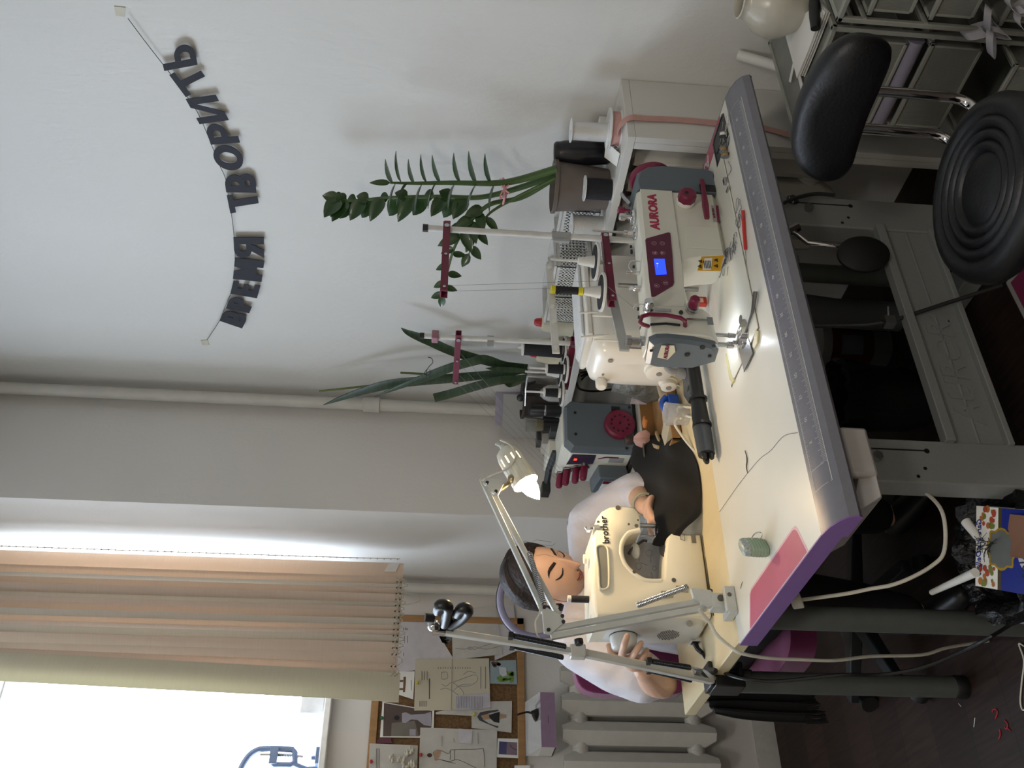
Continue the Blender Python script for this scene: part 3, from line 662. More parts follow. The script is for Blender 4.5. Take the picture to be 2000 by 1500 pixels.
P(ok, 'base_plate', OL(MB().bb((-.27, -.18, 0), (.012, .016, .012))), black_pl)
hw = V((.014, -.078, .062))
P(ok, 'handwheel', OL(MB().lathe(hw, [(.048, 0), (.052, .004), (.052, .022), (.046, .028), (.030, .024), (.012, .026)], d=(1, 0, 0), n=36)), burg)
hh = MB()
for i in range(11): a = 2 * pi * i / 11; hh.box(hw + V((.0255, .030 * cos(a), .030 * sin(a))), (.003, .005, .005))
hh.cyl(hw + V((.026, 0, 0)), hw + V((.0275, 0, 0)), .004)
P(ok, 'wheel_hole', OL(hh), black_pl)
sc2 = MB()
for y, z in ((-.035, .20), (-.115, .20), (-.005, .012), (-.16, .03)): sc2.cyl((.0155, y, z + .01), (.0175, y, z + .01), .005, n=12)
P(ok, 'screw', OL(sc2), black_pl)
P(ok, 'power_switch', OL(MB().bb((.0155, -.022, .055), (.018, -.004, .085))), black_pl)
P(ok, 'control_panel', OL(MB().prism([(-.035, -.1655, .215), (-.035, -.1655, .135), (-.10, -.1655, .135), (-.115, -.1655, .225)], (0, -.003, 0))), M('plum_panel', '33293c', .3), bevel=.001)
P(ok, 'indicator', OL(MB().bb((-.075, -.170, .195), (-.062, -.169, .205))), M('red_led', 'ff3a30', .4, emit=2))
P(ok, 'trim_stripe', OL(MB().prism([(-.045, -.1656, .055), (-.045, -.1656, .10), (-.060, -.1656, .125), (-.062, -.1656, .12), (-.05, -.1656, .097), (-.05, -.1656, .055)], (0, -.002, 0))), burg)
P(ok, 'rating_sticker', OL(MB().bb((-.085, -.167, .035), (-.05, -.1655, .085))), M('silver_sticker'))
for x, y, z, L in ((-.135, -.165, .185, .055), (-.155, -.165, .215, .055), (-.12, -.165, .16, .05), (-.18, -.17, .235, .05)):
    P(ok, 'tension_knob', OL(MB().lathe((x, y, z), [(.014, .0), (.014, .006), (.011, .008), (.013, .012), (.012, L), (.009, L + .006)], d=(0, -1, .15), n=18)), burg)
    P(ok, 'tension_disc', OL(MB().cyl((x, y - .004, z), (x, y - .008, z), .017, n=20)), steel)
P(ok, 'looper_cover', OL(MB().prism([(-.11, -.165, .015), (-.11, -.165, .115), (-.24, -.165, .125), (-.24, -.165, .015)], (0, -.05, -.004))), slate, bevel=.004)
P(ok, 'cover_label', OL(MB().prism([(-.13, -.2165, .095), (-.225, -.2165, .10), (-.225, -.2165, .055), (-.13, -.2165, .05)], (0, -.001, 0))), paper)
P(ok, 'label_band', OL(MB().prism([(-.13, -.2178, .095), (-.15, -.2178, .096), (-.15, -.2178, .051), (-.13, -.2178, .05)], (0, -.001, 0))), burg)
P(ok, 'needle_head', OL(MB().loft([[V((x, y, z)) for y, z in ((-.10, .20), (-.03, .20), (-.02, .27), (-.09, .275))] for x in (-.35, -.33, -.22)])), ivory, bevel=.006)
P(ok, 'thread_tube', OL(MB().bb((-.22, -.02, .245), (-.16, .0, .27)).tube([(-.20, -.08, .25), (-.26, -.12, .265), (-.33, -.17, .27)], .012, n=8)), M('dark_grey_tray'))
P(ok, 'machine_light', OL(MB().bb((-.36, -.19, .255), (-.30, -.15, .285))), black_pl, bevel=.003)
# its thread stand
c2 = AY(1.97, 1000, 665); SX2, SY2 = c2.x, 1.97
ts2, d2, s2 = thread_stand('white thread stand with burgundy arms and black spools near the snake plant', SX2, SY2, .757, 1.487, 1.382, 1.01, (-1, -.15, 0), .20, 'thread stands')
P(ts2, 'wire_hook', MB().bb((SX2 - .004, SY2 - .03, 1.262), (SX2 + .004, SY2 + .012, 1.282)), M('clear_joint'))
P(ts2, 'arm_clip', MB().box((SX2, SY2, 1.45), (.028, .034, .022)), M('pink_clip', '9a6a78', .4), bevel=.003)
for k, off in ((.35, -.045), (.35, .05), (.9, -.045), (.9, .05)):
    q = V((SX2, SY2, 1.012)) + d2 * (.20 * k) + s2 * off; P(ts2, 'cross_piece', MB().tube([q - s2 * off, q], .005, n=6), steel); disc_holder(ts2, q + V((0, 0, .003)), .042)
bsp = []
lab = ['tall black thread spool on the stand near the cream cones, closest to the stand pole', 'short black thread spool on the front disc of the overlock thread stand', 'black thread spool on the outer front disc of the overlock thread stand']
for i, (k, off, r, hgt) in enumerate(((.35, -.045, .028, .13), (.35, .05, .016, .055), (.9, .05, .015, .05))):
    q = V((SX2, SY2, 1.026)) + d2 * (.20 * k) + s2 * off
    t = T('thread_spool', lab[i], 'thread spool', q + V((0, 0, .0)))
    P(t, 'thread', MB().lathe(q, [(r, .004), (r * 1.02, .01), (r * .9, hgt)], n=20), navy_thr)
    P(t, 'spool_end', MB().lathe(q, [(r * .95, hgt), (r * .95, hgt + .006), (.004, hgt + .006), (.004, hgt + .018)], n=20), holder_m)
th2 = MB(); ee = V((SX2, SY2, 1.378))
for i, k in enumerate((.25, .5, .75, .98)):
    th2.tube([ee + d2 * .2 * k, OP(-.15 - .03 * i, -.17, .24)], .0005, n=4)
P(ts2, 'thread', th2, thread_m)
# ------------------------------------------------------------------ shelf over the radiator on the back wall
SHZ = .962; SY = 2.06; SXR = -1.642
sh = T('radiator_shelf', 'long white shelf with a tall end panel over the back wall radiator', 'shelf', (-2.4, 2.18, 0))
shm = M('white_melamine', 'd3d2cd', .4, noise=(4, .02))
P(sh, 'shelf_board', MB().bb((XP + .004, SY, SHZ - .022), (SXR, YW - .002, SHZ)), shm, bevel=.001)
P(sh, 'end_panel', MB().bb((SXR - .018, SY, 0), (SXR, YW - .002, SHZ - .0225)), shm, bevel=.001)
P(sh, 'front_strip', MB().bb((SXR - .040, SY + .0, 0), (SXR - .0185, SY + .02, SHZ - .0225)), shm)
# radiators: cast iron sections
rad_m = M('radiator_enamel', 'cbc8bf', .4, noise=(25, .04))
def radiator(name, label, o, along, out, n, pitch, z0, z1, depth):
    """o: corner at wall, along / out unit vectors"""
    a, u = V(along), V(out); t = T('radiator', label, 'radiator', V(o) + a * pitch * n / 2)
    W2 = pitch * .40
    for i in range(n):
        c = V(o) + a * pitch * (i + .5); s = MB()
        def R(z, w, f, bk): return [c + a * x + u * y + V((0, 0, z)) for x, y in ((-w, bk), (w, bk), (w, f - w * .75), (0, f), (-w, f - w * .75))]
        f = depth
        s.loft([R(z0 + .035, W2 * .3, f - .02, f - .05), R(z0, W2 * .55, f, f - .045), R(z0 + .045, W2, f, f - .055), R(z1 - .045, W2, f, f - .055), R(z1, W2 * .55, f, f - .045), R(z1 - .03, W2 * .3, f - .02, f - .05)])
        s.loft([R(z0 + .04, W2 * .8, .06, .03), R(z1 - .04, W2 * .8, .06, .03)])
        for z in (z0 + .075, z1 - .075):
            s.cyl(c - a * pitch * .5 + u * (depth - .06) + V((0, 0, z)), c + a * pitch * .5 + u * (depth - .06) + V((0, 0, z)), .034, n=18)
            s.bb(c + u * .03 - a * .02 + V((0, 0, z - .025)), c + u * (depth - .03) + a * .02 + V((0, 0, z + .025)))
        P(t, 'section', s, rad_m, bevel=.006, sharp=35)
    return t
rb = radiator('radiator', 'white cast iron radiator under the back wall shelf behind the lockstitch machine', (-2.32, YW, 0), (1, 0, 0), (0, -1, 0), 6, .098, .30, .915, .19)
rw = radiator('radiator', 'grey white cast iron radiator below the pinboard on the window wall', (XW, .62, 0), (0, 1, 0), (1, 0, 0), 7, .115, .285, .89, .16)
hp3 = T('heating_pipe', 'white horizontal heating pipe under the left part of the back wall shelf', 'pipe', (-2.85, 2.25, .86))
P(hp3, 'pipe', MB().cyl((-3.24, 2.255, .865), (-2.325, 2.255, .875), .024, n=18), pipe_m)
hp4 = T('heating_pipe', 'white pipe running from the corner to the top of the window wall radiator', 'pipe', (XW + .1, 1.6, .82))
P(hp4, 'pipe', MB().cyl((XW + .10, 1.425, .815), (XW + .10, 1.76, .83), .017, n=16), pipe_m)
P(hp4, 'union_nut', MB().lathe((XW + .10, 1.425, .815), [(.026, 0), (.03, .006), (.03, .03), (.024, .036), (.024, .05)], d=(0, 1, .03), n=8), pipe_m)
lb_ = MB().prism([(SXR - .075, 2.17, 0), (SXR - .075, 2.22, 0), (SXR - .075, 2.22, .84), (SXR - .075, 2.205, .875), (SXR - .075, 2.17, .88)], (.02, 0, 0))
TM('dark_board', lb_, M('black_board', '131415', .5), 'black round-cornered board standing between the shelf end panel and the radiator', 'board', bevel=.003)

# ------------------------------------------------------------------ things on the shelf, right to left
clear_thr = M('clear_nylon_thread', 'dcdcda', .15, .25, noise=(3, .05), bump=(300, .2), coat=.5)
flange = M('white_flange', 'dedfdf', .3)
def on_shelf(x, y): return AZ(SHZ, x, y)
pinkr = M('dusty_pink_ribbon', 'c79a92', .6)
c = V((-1.722, 2.185, SHZ))
rr = T('ribbon_reel', 'flat reel of dusty pink ribbon with its tail hanging down the shelf end panel', 'ribbon reel', c)
P(rr, 'ribbon', MB().cyl(c + V((0, 0, .003)), c + V((0, 0, .028)), .050, n=36), pinkr)
P(rr, 'flange', MB().cyl(c, c + V((0, 0, .003)), .056, n=36), flange); P(rr, 'flange', MB().cyl(c + V((0, 0, .028)), c + V((0, 0, .031)), .060, n=36), flange)
tl = [V((-1.70, 2.135, SHZ + .016)), V((-1.66, 2.128, SHZ + .013)), V((-1.634, 2.13, SHZ - .01)), V((-1.636, 2.135, .90)), V((-1.637, 2.14, .80)), V((-1.636, 2.135, .70)), V((-1.636, 2.137, .62)), V((-1.634, 2.12, .56)), V((-1.628, 2.098, .52))]
tl = smooth_path(tl, 5); P(rr, 'ribbon_tail', MB().sheet([[p + V((0, -.011, .0)), p + V((0, .011, 0))] for p in tl], .0012), pinkr)
def spool(label, c, r, h, fr, thr, group=None, fl=.003, both=True):
    t = T('thread_spool', label, 'thread spool', c, group)
    P(t, 'thread', MB().lathe(c, [(r, fl), (r * 1.02, h * .3), (r * 1.02, h * .7), (r, h - fl)], n=28), thr)
    P(t, 'flange', MB().cyl(c, c + V((0, 0, fl)), fr, n=28), flange)
    P(t, 'flange', MB().lathe(c, [(fr, h - fl), (fr, h), (.008, h), (.007, h - .004)], n=28), flange); return t
spool('clear nylon thread spool standing on the pink ribbon reel', c + V((-.012, .0, .0311)), .026, .105, .034, clear_thr)
q = on_shelf(1203, 262); q = V((-1.735, 2.27, SHZ))
TM('white_box', MB().bb((-1.80, 2.235, SHZ), (-1.755, 2.285, SHZ + .045)), paper, 'small white cardboard box on the shelf behind the pink ribbon reel', 'box', bevel=.002)
q = on_shelf(1208, 285)
cu = T('paper_cup', 'tiny white cup with a dark blue zigzag pattern on the shelf', 'cup', q)
P(cu, 'cup_body', MB().lathe(q, [(.012, 0), (.013, .028), (.012, .029), (.011, .004)], n=18), paper)
zz = MB(); N = 16
for i in range(N):
    a0, a1 = 2 * pi * i / N, 2 * pi * (i + 1) / N
    zz.tube([q + V((.0135 * cos(a0), .0135 * sin(a0), .006 if i % 2 else .022)), q + V((.0135 * cos(a1), .0135 * sin(a1), .022 if i % 2 else .006))], .0012, n=5)
P(cu, 'zigzag_print', zz, M('navy_print', '2b4a86', .5))
q = on_shelf(1207, 303)
TM('paper_scrap', MB().sheet([[q + V((-.02, -.025, .001)), q + V((.03, -.028, .002))], [q + V((-.035, .03, .03)), q + V((.02, .03, .035))]], .001), paper, 'white paper scrap leaning under the black tumbler on the shelf', 'paper')
q = V((-1.845, 2.235, SHZ)); tlt = V((-.10, .0, 1)).normalized()
bt_ = T('tumbler', 'black cylindrical tumbler leaning beside the taupe plant pot', 'tumbler', q)
vio = M('black_tumbler', '1b1a22', .3, noise=(8, .1))
P(bt_, 'tumbler_body', MB().lathe(q, [(.030, .002), (.034, .01), (.038, .09), (.037, .135), (.034, .150)], d=tlt, n=28), vio)
P(bt_, 'tumbler_lid', MB().lathe(q, [(.0345, .150), (.034, .160), (.028, .166), (.010, .167)], d=tlt, n=28), black_pl)
# plant pot with a zz plant
leaf_m = M('zz_leaf', '2c4a22', .3, noise=(25, .12), coat=.3)
stem_m = M('zz_stem', '47602f', .45, noise=(12, .15), bump=(60, .2))
soil_m = M('potting_soil', '2a211a', .95, bump=(120, .8))
PY = 2.165
pc = V((-1.925, PY, SHZ))
zp = T('zz_plant', 'tall zz plant in a taupe pot, its stems tied with pink ribbon', 'potted plant', pc)
taupe = M('taupe_pot', '6d635c', .55, noise=(6, .08))
pt = P(zp, 'plant_pot', MB().lathe(pc, [(.058, 0), (.060, .004), (.074, .152), (.080, .153), (.081, .163), (.076, .164), (.073, .150), (.072, .142)], n=36), taupe)
P(pt, 'soil', MB().lathe(pc, [(.072, .140), (.071, .146), (.04, .150), (.001, .151)], n=24), soil_m)
def leaf(mb, base, d, nrm, L, W, curl=.15, n=6):
    d = V(d).normalized(); nrm = V(nrm); nrm = (nrm - d * nrm.dot(d)).normalized(); s = d.cross(nrm)
    rows = []
    for i in range(n + 1):
        t = i / n; w = W * (sin(pi * min(1, t ** .75)) ** .8) * .5 + .0008
        c = V(base) + d * L * t - nrm * curl * L * t * t
        rows.append([c - s * w + nrm * w * .35, c, c + s * w + nrm * w * .35])
    mb.sheet(rows, .0009)
def PX(Y, *pts): return [AY(Y, *p) for p in pts]
RT, UP, FW = _rt.copy(), _up.copy(), _fw.copy()
def frond(px, Y, dY, r0, leaves):
    pts = [AY(Y + dY * i / (len(px) - 1), *p) for i, p in enumerate(px)]
    path = smooth_path(pts, 8)
    P(zp, 'stem', MB().tube(path, lambda t: r0 * (1 - .75 * t), n=8), stem_m)
    lv = MB(); leaves(lv, path); P(zp, 'leaves', lv, leaf_m)
def alt(lv, path, t0, t1, n, L, W, sidea, sideb, fwd=.5, nr=None, tip=True):
    for i in range(n):
        t = t0 + (t1 - t0) * i / max(1, n - 1); k = int(t * (len(path) - 1)); p = path[k]; d = (path[min(k + 2, len(path) - 1)] - path[max(0, k - 2)]).normalized()
        sd = V(sidea if i % 2 == 0 else sideb); LL = L * (1 - .35 * abs(t - .55)) * rng.uniform(.9, 1.1)
        leaf(lv, p, sd + d * fwd + V((rng.uniform(-.1, .1), rng.uniform(-.1, .1), rng.uniform(-.1, .1))), nr if nr is not None else d * .6 - FW, LL, W * rng.uniform(.85, 1.1))
    if tip: leaf(lv, path[-1], path[-1] - path[-3], -FW, L * .6, W * .7)
def f1(lv, path):
    alt(lv, path, .40, .98, 13, .082, .050, -RT * 1.0 + FW * -.25, -RT * .8 + FW * .35, .75, nr=-FW + UP * .25)
    alt(lv, path, .46, .97, 8, .042, .036, RT * .3 - FW * .5, RT * .25 + FW * .6, 1.1, nr=-FW, tip=False)
frond([(1090, 338), (1020, 365), (940, 385), (860, 384), (760, 386), (690, 392), (662, 388)], PY, .0, .010, f1)
def f2(lv, path):
    alt(lv, path, .40, .99, 8, .095, .026, RT + FW * -.15, RT * .9 + FW * .2, .35, nr=UP * .9 - FW * .45, tip=False)
    alt(lv, path, .38, .97, 7, .095, .024, -RT + FW * -.2, -RT * .9 - FW * .5, .42, nr=UP * .9 - FW * .35)
frond([(1088, 330), (1010, 352), (960, 358), (880, 357), (810, 358), (762, 357)], PY - .015, -.06, .012, f2)
def f3(lv, path):
    alt(lv, path, .34, .62, 7, .070, .032, UP * .9 - RT * .2 - FW * .4, -UP * .6 - RT * .6 - FW * .4, .5, nr=-FW)
    alt(lv, path, .70, .99, 7, .05, .020, UP - RT * .1, -UP + RT * .1, .35, nr=-FW)
frond([(1088, 345), (1020, 385), (960, 398), (925, 425), (905, 450), (885, 490), (872, 540), (865, 578)], PY - .02, -.16, .009, f3)
def f4(lv, path):
    alt(lv, path, .55, .99, 6, .055, .024, -UP * .7 - RT * .5, UP * .5 - RT * .8, .3, nr=-FW)
frond([(1085, 348), (1010, 385), (965, 410), (945, 430), (925, 462), (915, 500)], PY - .03, -.10, .006, f4)
bb_ = MB(); kq = AY(PY - .03, 985, 374)
bb_.tube([kq + RT * .038 * cos(a) - FW * .03 * sin(a) + UP * .004 * cos(2 * a) for a in [2 * pi * i / 20 for i in range(20)]], .0035, n=6, closed=True)
kf = kq - FW * .035
for s_ in (1, -1): bb_.tube([kf, kf + RT * .012 * s_ + UP * .008, kf + RT * .028 * s_ + UP * .012, kf + RT * .018 * s_ + UP * .001, kf], .0026, n=6, k=4); bb_.tube([kf, kf + RT * .012 * s_ - UP * .014], .0026, n=6)
P(zp, 'pink_ribbon', bb_, M('pink_satin', 'd59aa0', .4))
# spools, baskets, cones
spool('black thread spool with white top flange standing in front of the taupe pot', V((-1.868, 2.10, SHZ)), .030, .082, .037, navy_thr)
spool('clear shiny thread spool on the shelf between the pot and the white baskets', V((-2.02, 2.105, SHZ)), .032, .098, .037, clear_thr)
bas_m = M('white_basket_plastic', 'd7d7d4', .4)
def basket(label, c, w, d, h, rz):
    t = T('plastic_basket', label, 'basket', c, 'perforated baskets')
    b = MB(); R4 = Mx.Translation(V(c)) @ Mx.Rotation(rz, 4, 'Z'); th = .002; nx, nz = max(5, int(w / .0125)), 8
    def lattice(mk, W, H, nx, nz):
        z0, z1 = .014, H - .020; pw = W / nx; ph = (z1 - z0) / nz; bw = .0055
        b.add(mk(0, W, 0, z0)).add(mk(0, W, z1, H))
        for i in range(nx + 1): b.add(mk(max(0, i * pw - bw / 2), min(W, i * pw + bw / 2), z0, z1))
        for j in range(1, nz): b.add(mk(0, W, z0 + j * ph - bw / 2, z0 + j * ph + bw / 2))
    for y in (-d / 2, d / 2 - th): lattice(lambda a, e, z0, z1: MB().bb((a - w / 2, y, z0), (e - w / 2, y + th, z1)), w, h, nx, nz)
    for x in (-w / 2, w / 2 - th): lattice(lambda a, e, z0, z1: MB().bb((x, a - d / 2, z0), (x + th, e - d / 2, z1)), d, h, max(5, int(d / .0125)), nz)
    b.bb((-w / 2, -d / 2, 0), (w / 2, d / 2, th))
    for y in (-d / 2 - .004, d / 2 - .001): b.bb((-w / 2 - .004, y, h - .008), (w / 2 + .004, y + .005, h))
    for x in (-w / 2 - .004, w / 2 - .001): b.bb((x, -d / 2, h - .008), (x + .005, d / 2, h))
    P(t, 'basket_body', b.xf(R4), bas_m)
    return t
basket('white perforated plastic basket right beside the taupe plant pot', (-2.10, 2.235, SHZ), .125, .10, .125, 0)
basket('white perforated plastic basket in the middle of three along the shelf', (-2.265, 2.185, SHZ), .125, .16, .125, 0)
basket('white perforated plastic basket next to the cream thread cones', (-2.43, 2.20, SHZ), .125, .15, .125, 0)
cream_thr = M('cream_thread', 'cdc5ac', .8, bump=(350, .25)); redp = M('red_plastic_tip', 'b3262a', .4)
for i, (x, y, l) in enumerate(((-2.60, 2.21, 'cream thread cone nearest the perforated baskets'), (-2.685, 2.165, 'cream thread cone in the middle of the three beside the baskets'), (-2.765, 2.20, 'cream thread cone farthest from the baskets'))):
    t = T('thread_cone', l, 'thread cone', (x, y, SHZ), 'cream thread cones')
    P(t, 'thread', MB().lathe((x, y, SHZ), [(.048, .006), (.046, .015), (.030, .112), (.024, .116)], n=28), cream_thr)
    P(t, 'cone_base', MB().cyl((x, y, SHZ), (x, y, SHZ + .006), .046, n=24), burg)
    P(t, 'cone_tip', MB().lathe((x, y, SHZ), [(.016, .116), (.014, .135), (.009, .142)], n=14), redp)
# snake plant
sc_ = V((-3.06, 2.20, SHZ))
snp = T('snake_plant', 'tall snake plant in a dark brown pot tied to green sticks', 'potted plant', sc_)
sp_ = P(snp, 'plant_pot', MB().lathe(sc_, [(.056, 0), (.058, .004), (.071, .130), (.076, .131), (.076, .142), (.070, .142), (.068, .128), (.066, .122)], n=30), M('dark_brown_pot', '3b3431', .5))
P(sp_, 'soil', MB().lathe(sc_, [(.066, .120), (.03, .128), (.001, .128)], n=20), soil_m)
snl = M('snake_leaf', '31482b', .4, noise=(38, .3), hex2='1b2c19', stretch=(.6, .6, 2.5))
def blade(px, Y0, Y1, w, tipcut=False):
    pts = smooth_path([AY(Y0 + (Y1 - Y0) * i / (len(px) - 1), *p) for i, p in enumerate(px)], 6); N = len(pts); rows = []
    for i, p in enumerate(pts):
        d = (pts[min(i + 1, N - 1)] - pts[max(i - 1, 0)]).normalized(); t = i / (N - 1)
        vw = (CAM - p).normalized(); s = d.cross(vw).normalized(); ww = w * (.55 + .45 * min(1, t * 3)) * (1 if tipcut else min(1, (1 - t) * 3.2) ** .8) / 2 + .0006; nn = s.cross(d)
        s2 = (s * .9 + nn * .35).normalized()
        rows.append([p - s2 * ww + nn * ww * .3, p, p + s2 * ww + nn * ww * .3])
    P(snp, 'leaf', MB().sheet(rows, .003), snl)
YS = 2.20
blade([(1030, 722), (997, 727), (903, 737), (810, 745), (749, 753), (677, 774), (631, 791)], YS, YS - .02, .036)
blade([(1030, 716), (985, 712), (950, 702), (927, 705), (880, 718), (833, 736), (787, 753), (730, 775)], YS + .01, YS - .06, .034)
blade([(1030, 726), (997, 719), (920, 697), (880, 685), (833, 664), (798, 650), (783, 640)], YS, YS + .03, .034)
blade([(1030, 736), (1005, 740), (973, 743), (927, 755), (880, 769), (848, 777)], YS - .03, YS - .08, .034, True)
blade([(1030, 724), (990, 722), (948, 719)], YS - .02, YS - .03, .02)
blade([(1030, 738), (1000, 748), (985, 750)], YS - .03, YS - .05, .03)
for px in (((1030, 735), (997, 739), (782, 728)), ((1000, 730), (782, 747), (624, 764))):
    P(snp, 'support_stick', MB().tube([AY(YS + .02, *p) for p in px], .0042, n=8), M('green_stick', '5d6b36', .5))
tie = MB().tube([AY(YS - .06, *p) for p in ((834, 740), (833, 725), (838, 716), (845, 708), (843, 700), (836, 698))], .0014, n=6, k=4).tube([AY(YS - .06, *p) for p in ((833, 722), (829, 730), (838, 732), (840, 722))], .0014, n=6, k=4)
P(snp, 'black_tie', tie, black_pl)
# left part of the shelf
q = V((-2.90, 2.12, SHZ))
sb_ = T('spray_bottle', 'clear spray bottle with black trigger head in front of the snake plant', 'spray bottle', q)
P(sb_, 'bottle', MB().lathe(q, [(.030, 0), (.032, .004), (.032, .055), (.024, .075), (.014, .085), (.013, .092)], n=24), M('clear_bottle', 'd9dad6', .15, trans=.6, bump=(80, .4)))
P(sb_, 'collar', MB().cyl(q + V((0, 0, .09)), q + V((0, 0, .108)), .0165, n=18), black_pl)
hd = MB().loft([[q + V((.012 * k * cos(a), .012 * k * sin(a), z)) + o for a in [2 * pi * i / 8 for i in range(8)]] for z, k, o in ((.106, 1, V((0, 0, 0))), (.128, 1.1, V((0, 0, 0))), (.146, 1.2, -RT * .004), (.156, .9, -RT * .004))])
P(sb_, 'spray_head', hd.tube([q + V((0, 0, .145)), q + V((0, 0, .146)) - RT * .03], .008, n=8).tube([q + V((0, 0, .15)), q + V((0, 0, .135)) + RT * .03, q + V((0, 0, .105)) + RT * .042], lambda t: .007 - .003 * t, n=8), black_pl)
q = V((-2.985, 2.10, SHZ))
bc = T('black_canister', 'black cylinder with two thin silver rings on the shelf left of the overlock stand', 'canister', q)
P(bc, 'canister_body', MB().lathe(q, [(.021, 0), (.022, .003), (.022, .115), (.018, .12), (.008, .124)], n=24), M('navy_black', '16171d', .4))
P(bc, 'silver_ring', MB().lathe(q, [(.0221, .058), (.0226, .059), (.0226, .063), (.0221, .064)], n=24, cap=False), steel)
q = V((-3.06, 2.085, SHZ))
cupd = T('pen_cup', 'dark ribbed cup holding yellow and clear pieces on the shelf', 'cup', q)
cb_ = MB(); n = 36; cb_.loft([[q + V((r * (1 - .05 * (i % 2)) * cos(2 * pi * i / n), r * (1 - .05 * (i % 2)) * sin(2 * pi * i / n), z)) for i in range(n)] for r, z in ((.030, 0), (.033, .060), (.030, .061), (.027, .05))])
P(cupd, 'cup_body', cb_, M('smoke_cup', '2a2a2c', .3))
P(cupd, 'clear_insert', MB().lathe(q, [(.024, .05), (.029, .125), (.028, .125), (.023, .052)], n=24), M('clear_cup', 'e0e0dc', .1, trans=.9))
P(cupd, 'yellow_piece', MB().lathe(q, [(.020, .055), (.022, .085), (.012, .09)], n=14), M('yellow_stuff', 'b3a04e', .6))
arm_ = T('swing_arm', 'thin chrome swing arm with a black ball knob above the shelf', 'arm', AY(2.08, 1058, 733))
P(arm_, 'arm_rod', MB().tube([AY(2.09, 1030, 735), AY(2.08, 1027, 760), AY(2.06, 1026, 792)], .004, n=8).cyl(AY(2.09, 1030, 735), AY(2.09, 1030, 735) * 1 + V((0, 0, -.11)), .004), chrome)
P(arm_, 'knob', MB().ball(AY(2.075, 1017, 777), (.014, .014, .016)), black_pl)
P(arm_, 'knob_stem', MB().tube([AY(2.075, 1019, 777), AY(2.075, 1027, 772)], .004), black_pl)
# folders and boxes stacked at the far end
lil = M('lilac_folder', 'a9a5b6', .6); gp = M('grey_paper', 'a7a6a2', .8, noise=(5, .05)); cardb = M('pale_card', 'b9b5ad', .7)
def leaning(name, label, cat, x, y0, w, h, th, mt, lean=.12, yaw=0, z=SHZ):
    R = Mx.Translation((x, y0, z)) @ Mx.Rotation(yaw, 4, 'Z') @ Mx.Rotation(-lean, 4, 'X'); return TM(name, MB().bb((-w / 2, 0, 0), (w / 2, th, h)).xf(R), mt, label, cat, bevel=.001)
leaning('folder', 'lilac document folder leaning in the corner behind the grey papers', 'folder', -3.17, 2.265, .19, .235, .004, lil, .05, 1.2)
leaning('paper_sheaf', 'grey sheaf of papers with curled corner standing at the far shelf end', 'papers', -3.13, 2.17, .17, .21, .012, gp, .12, .95)
q = V((-3.13, 2.105, SHZ))
for i, (lb2, dx, dy, dz, off, yaw, mt) in enumerate((('pale flat carton at the bottom of the pile on the far shelf end', .14, .07, .028, (0, 0, .0), .12, cardb), ('white flat carton in the middle of the pile on the far shelf end', .13, .06, .026, (.0, .0, .0285), .2, M('off_white_card', 'cfccc6', .7)), ('dark grey flat case lying on top of the two pale cartons', .08, .05, .018, (.01, .0, .055), .05, M('dark_grey_case', '4d4f52', .5)))):
    R = Mx.Translation(V((-3.185, 2.11, SHZ)) + V(off)) @ Mx.Rotation(yaw + pi / 2, 4, 'Z'); TM('carton', MB().bb((-dx / 2, -dy / 2, 0), (dx / 2, dy / 2, dz)).xf(R), mt, lb2, 'carton', bevel=.001)
q = V((-3.10, 2.072, SHZ))
TM('red_clip', MB().bb(q, q + V((.012, .03, .014))), M('bright_red', 'd02a26', .4), 'small bright red plastic clip at the front edge of the shelf', 'clip', bevel=.002)
# black cables looping below the shelf
kb = MB()
for off in ((0, 0), (7, 8), (14, 18)):
    kb.tube([AY(2.24, 1212, 732 + off[0]), AY(2.23, 1180, 731 + off[1] * .5), AY(2.21, 1150, 726 + off[1] * .3), AY(2.19, 1135, 728 + off[0])], .0038, n=7, k=6)
kb.tube([AY(2.24, 1200, 760), AY(2.22, 1160, 764), AY(2.19, 1133, 760), AY(2.18, 1126, 745), AY(2.18, 1130, 732)], .0042, n=7, k=6)
TM('black_cables', kb, cable_k, 'bundle of black cables looping over the pipe under the shelf', 'cables')
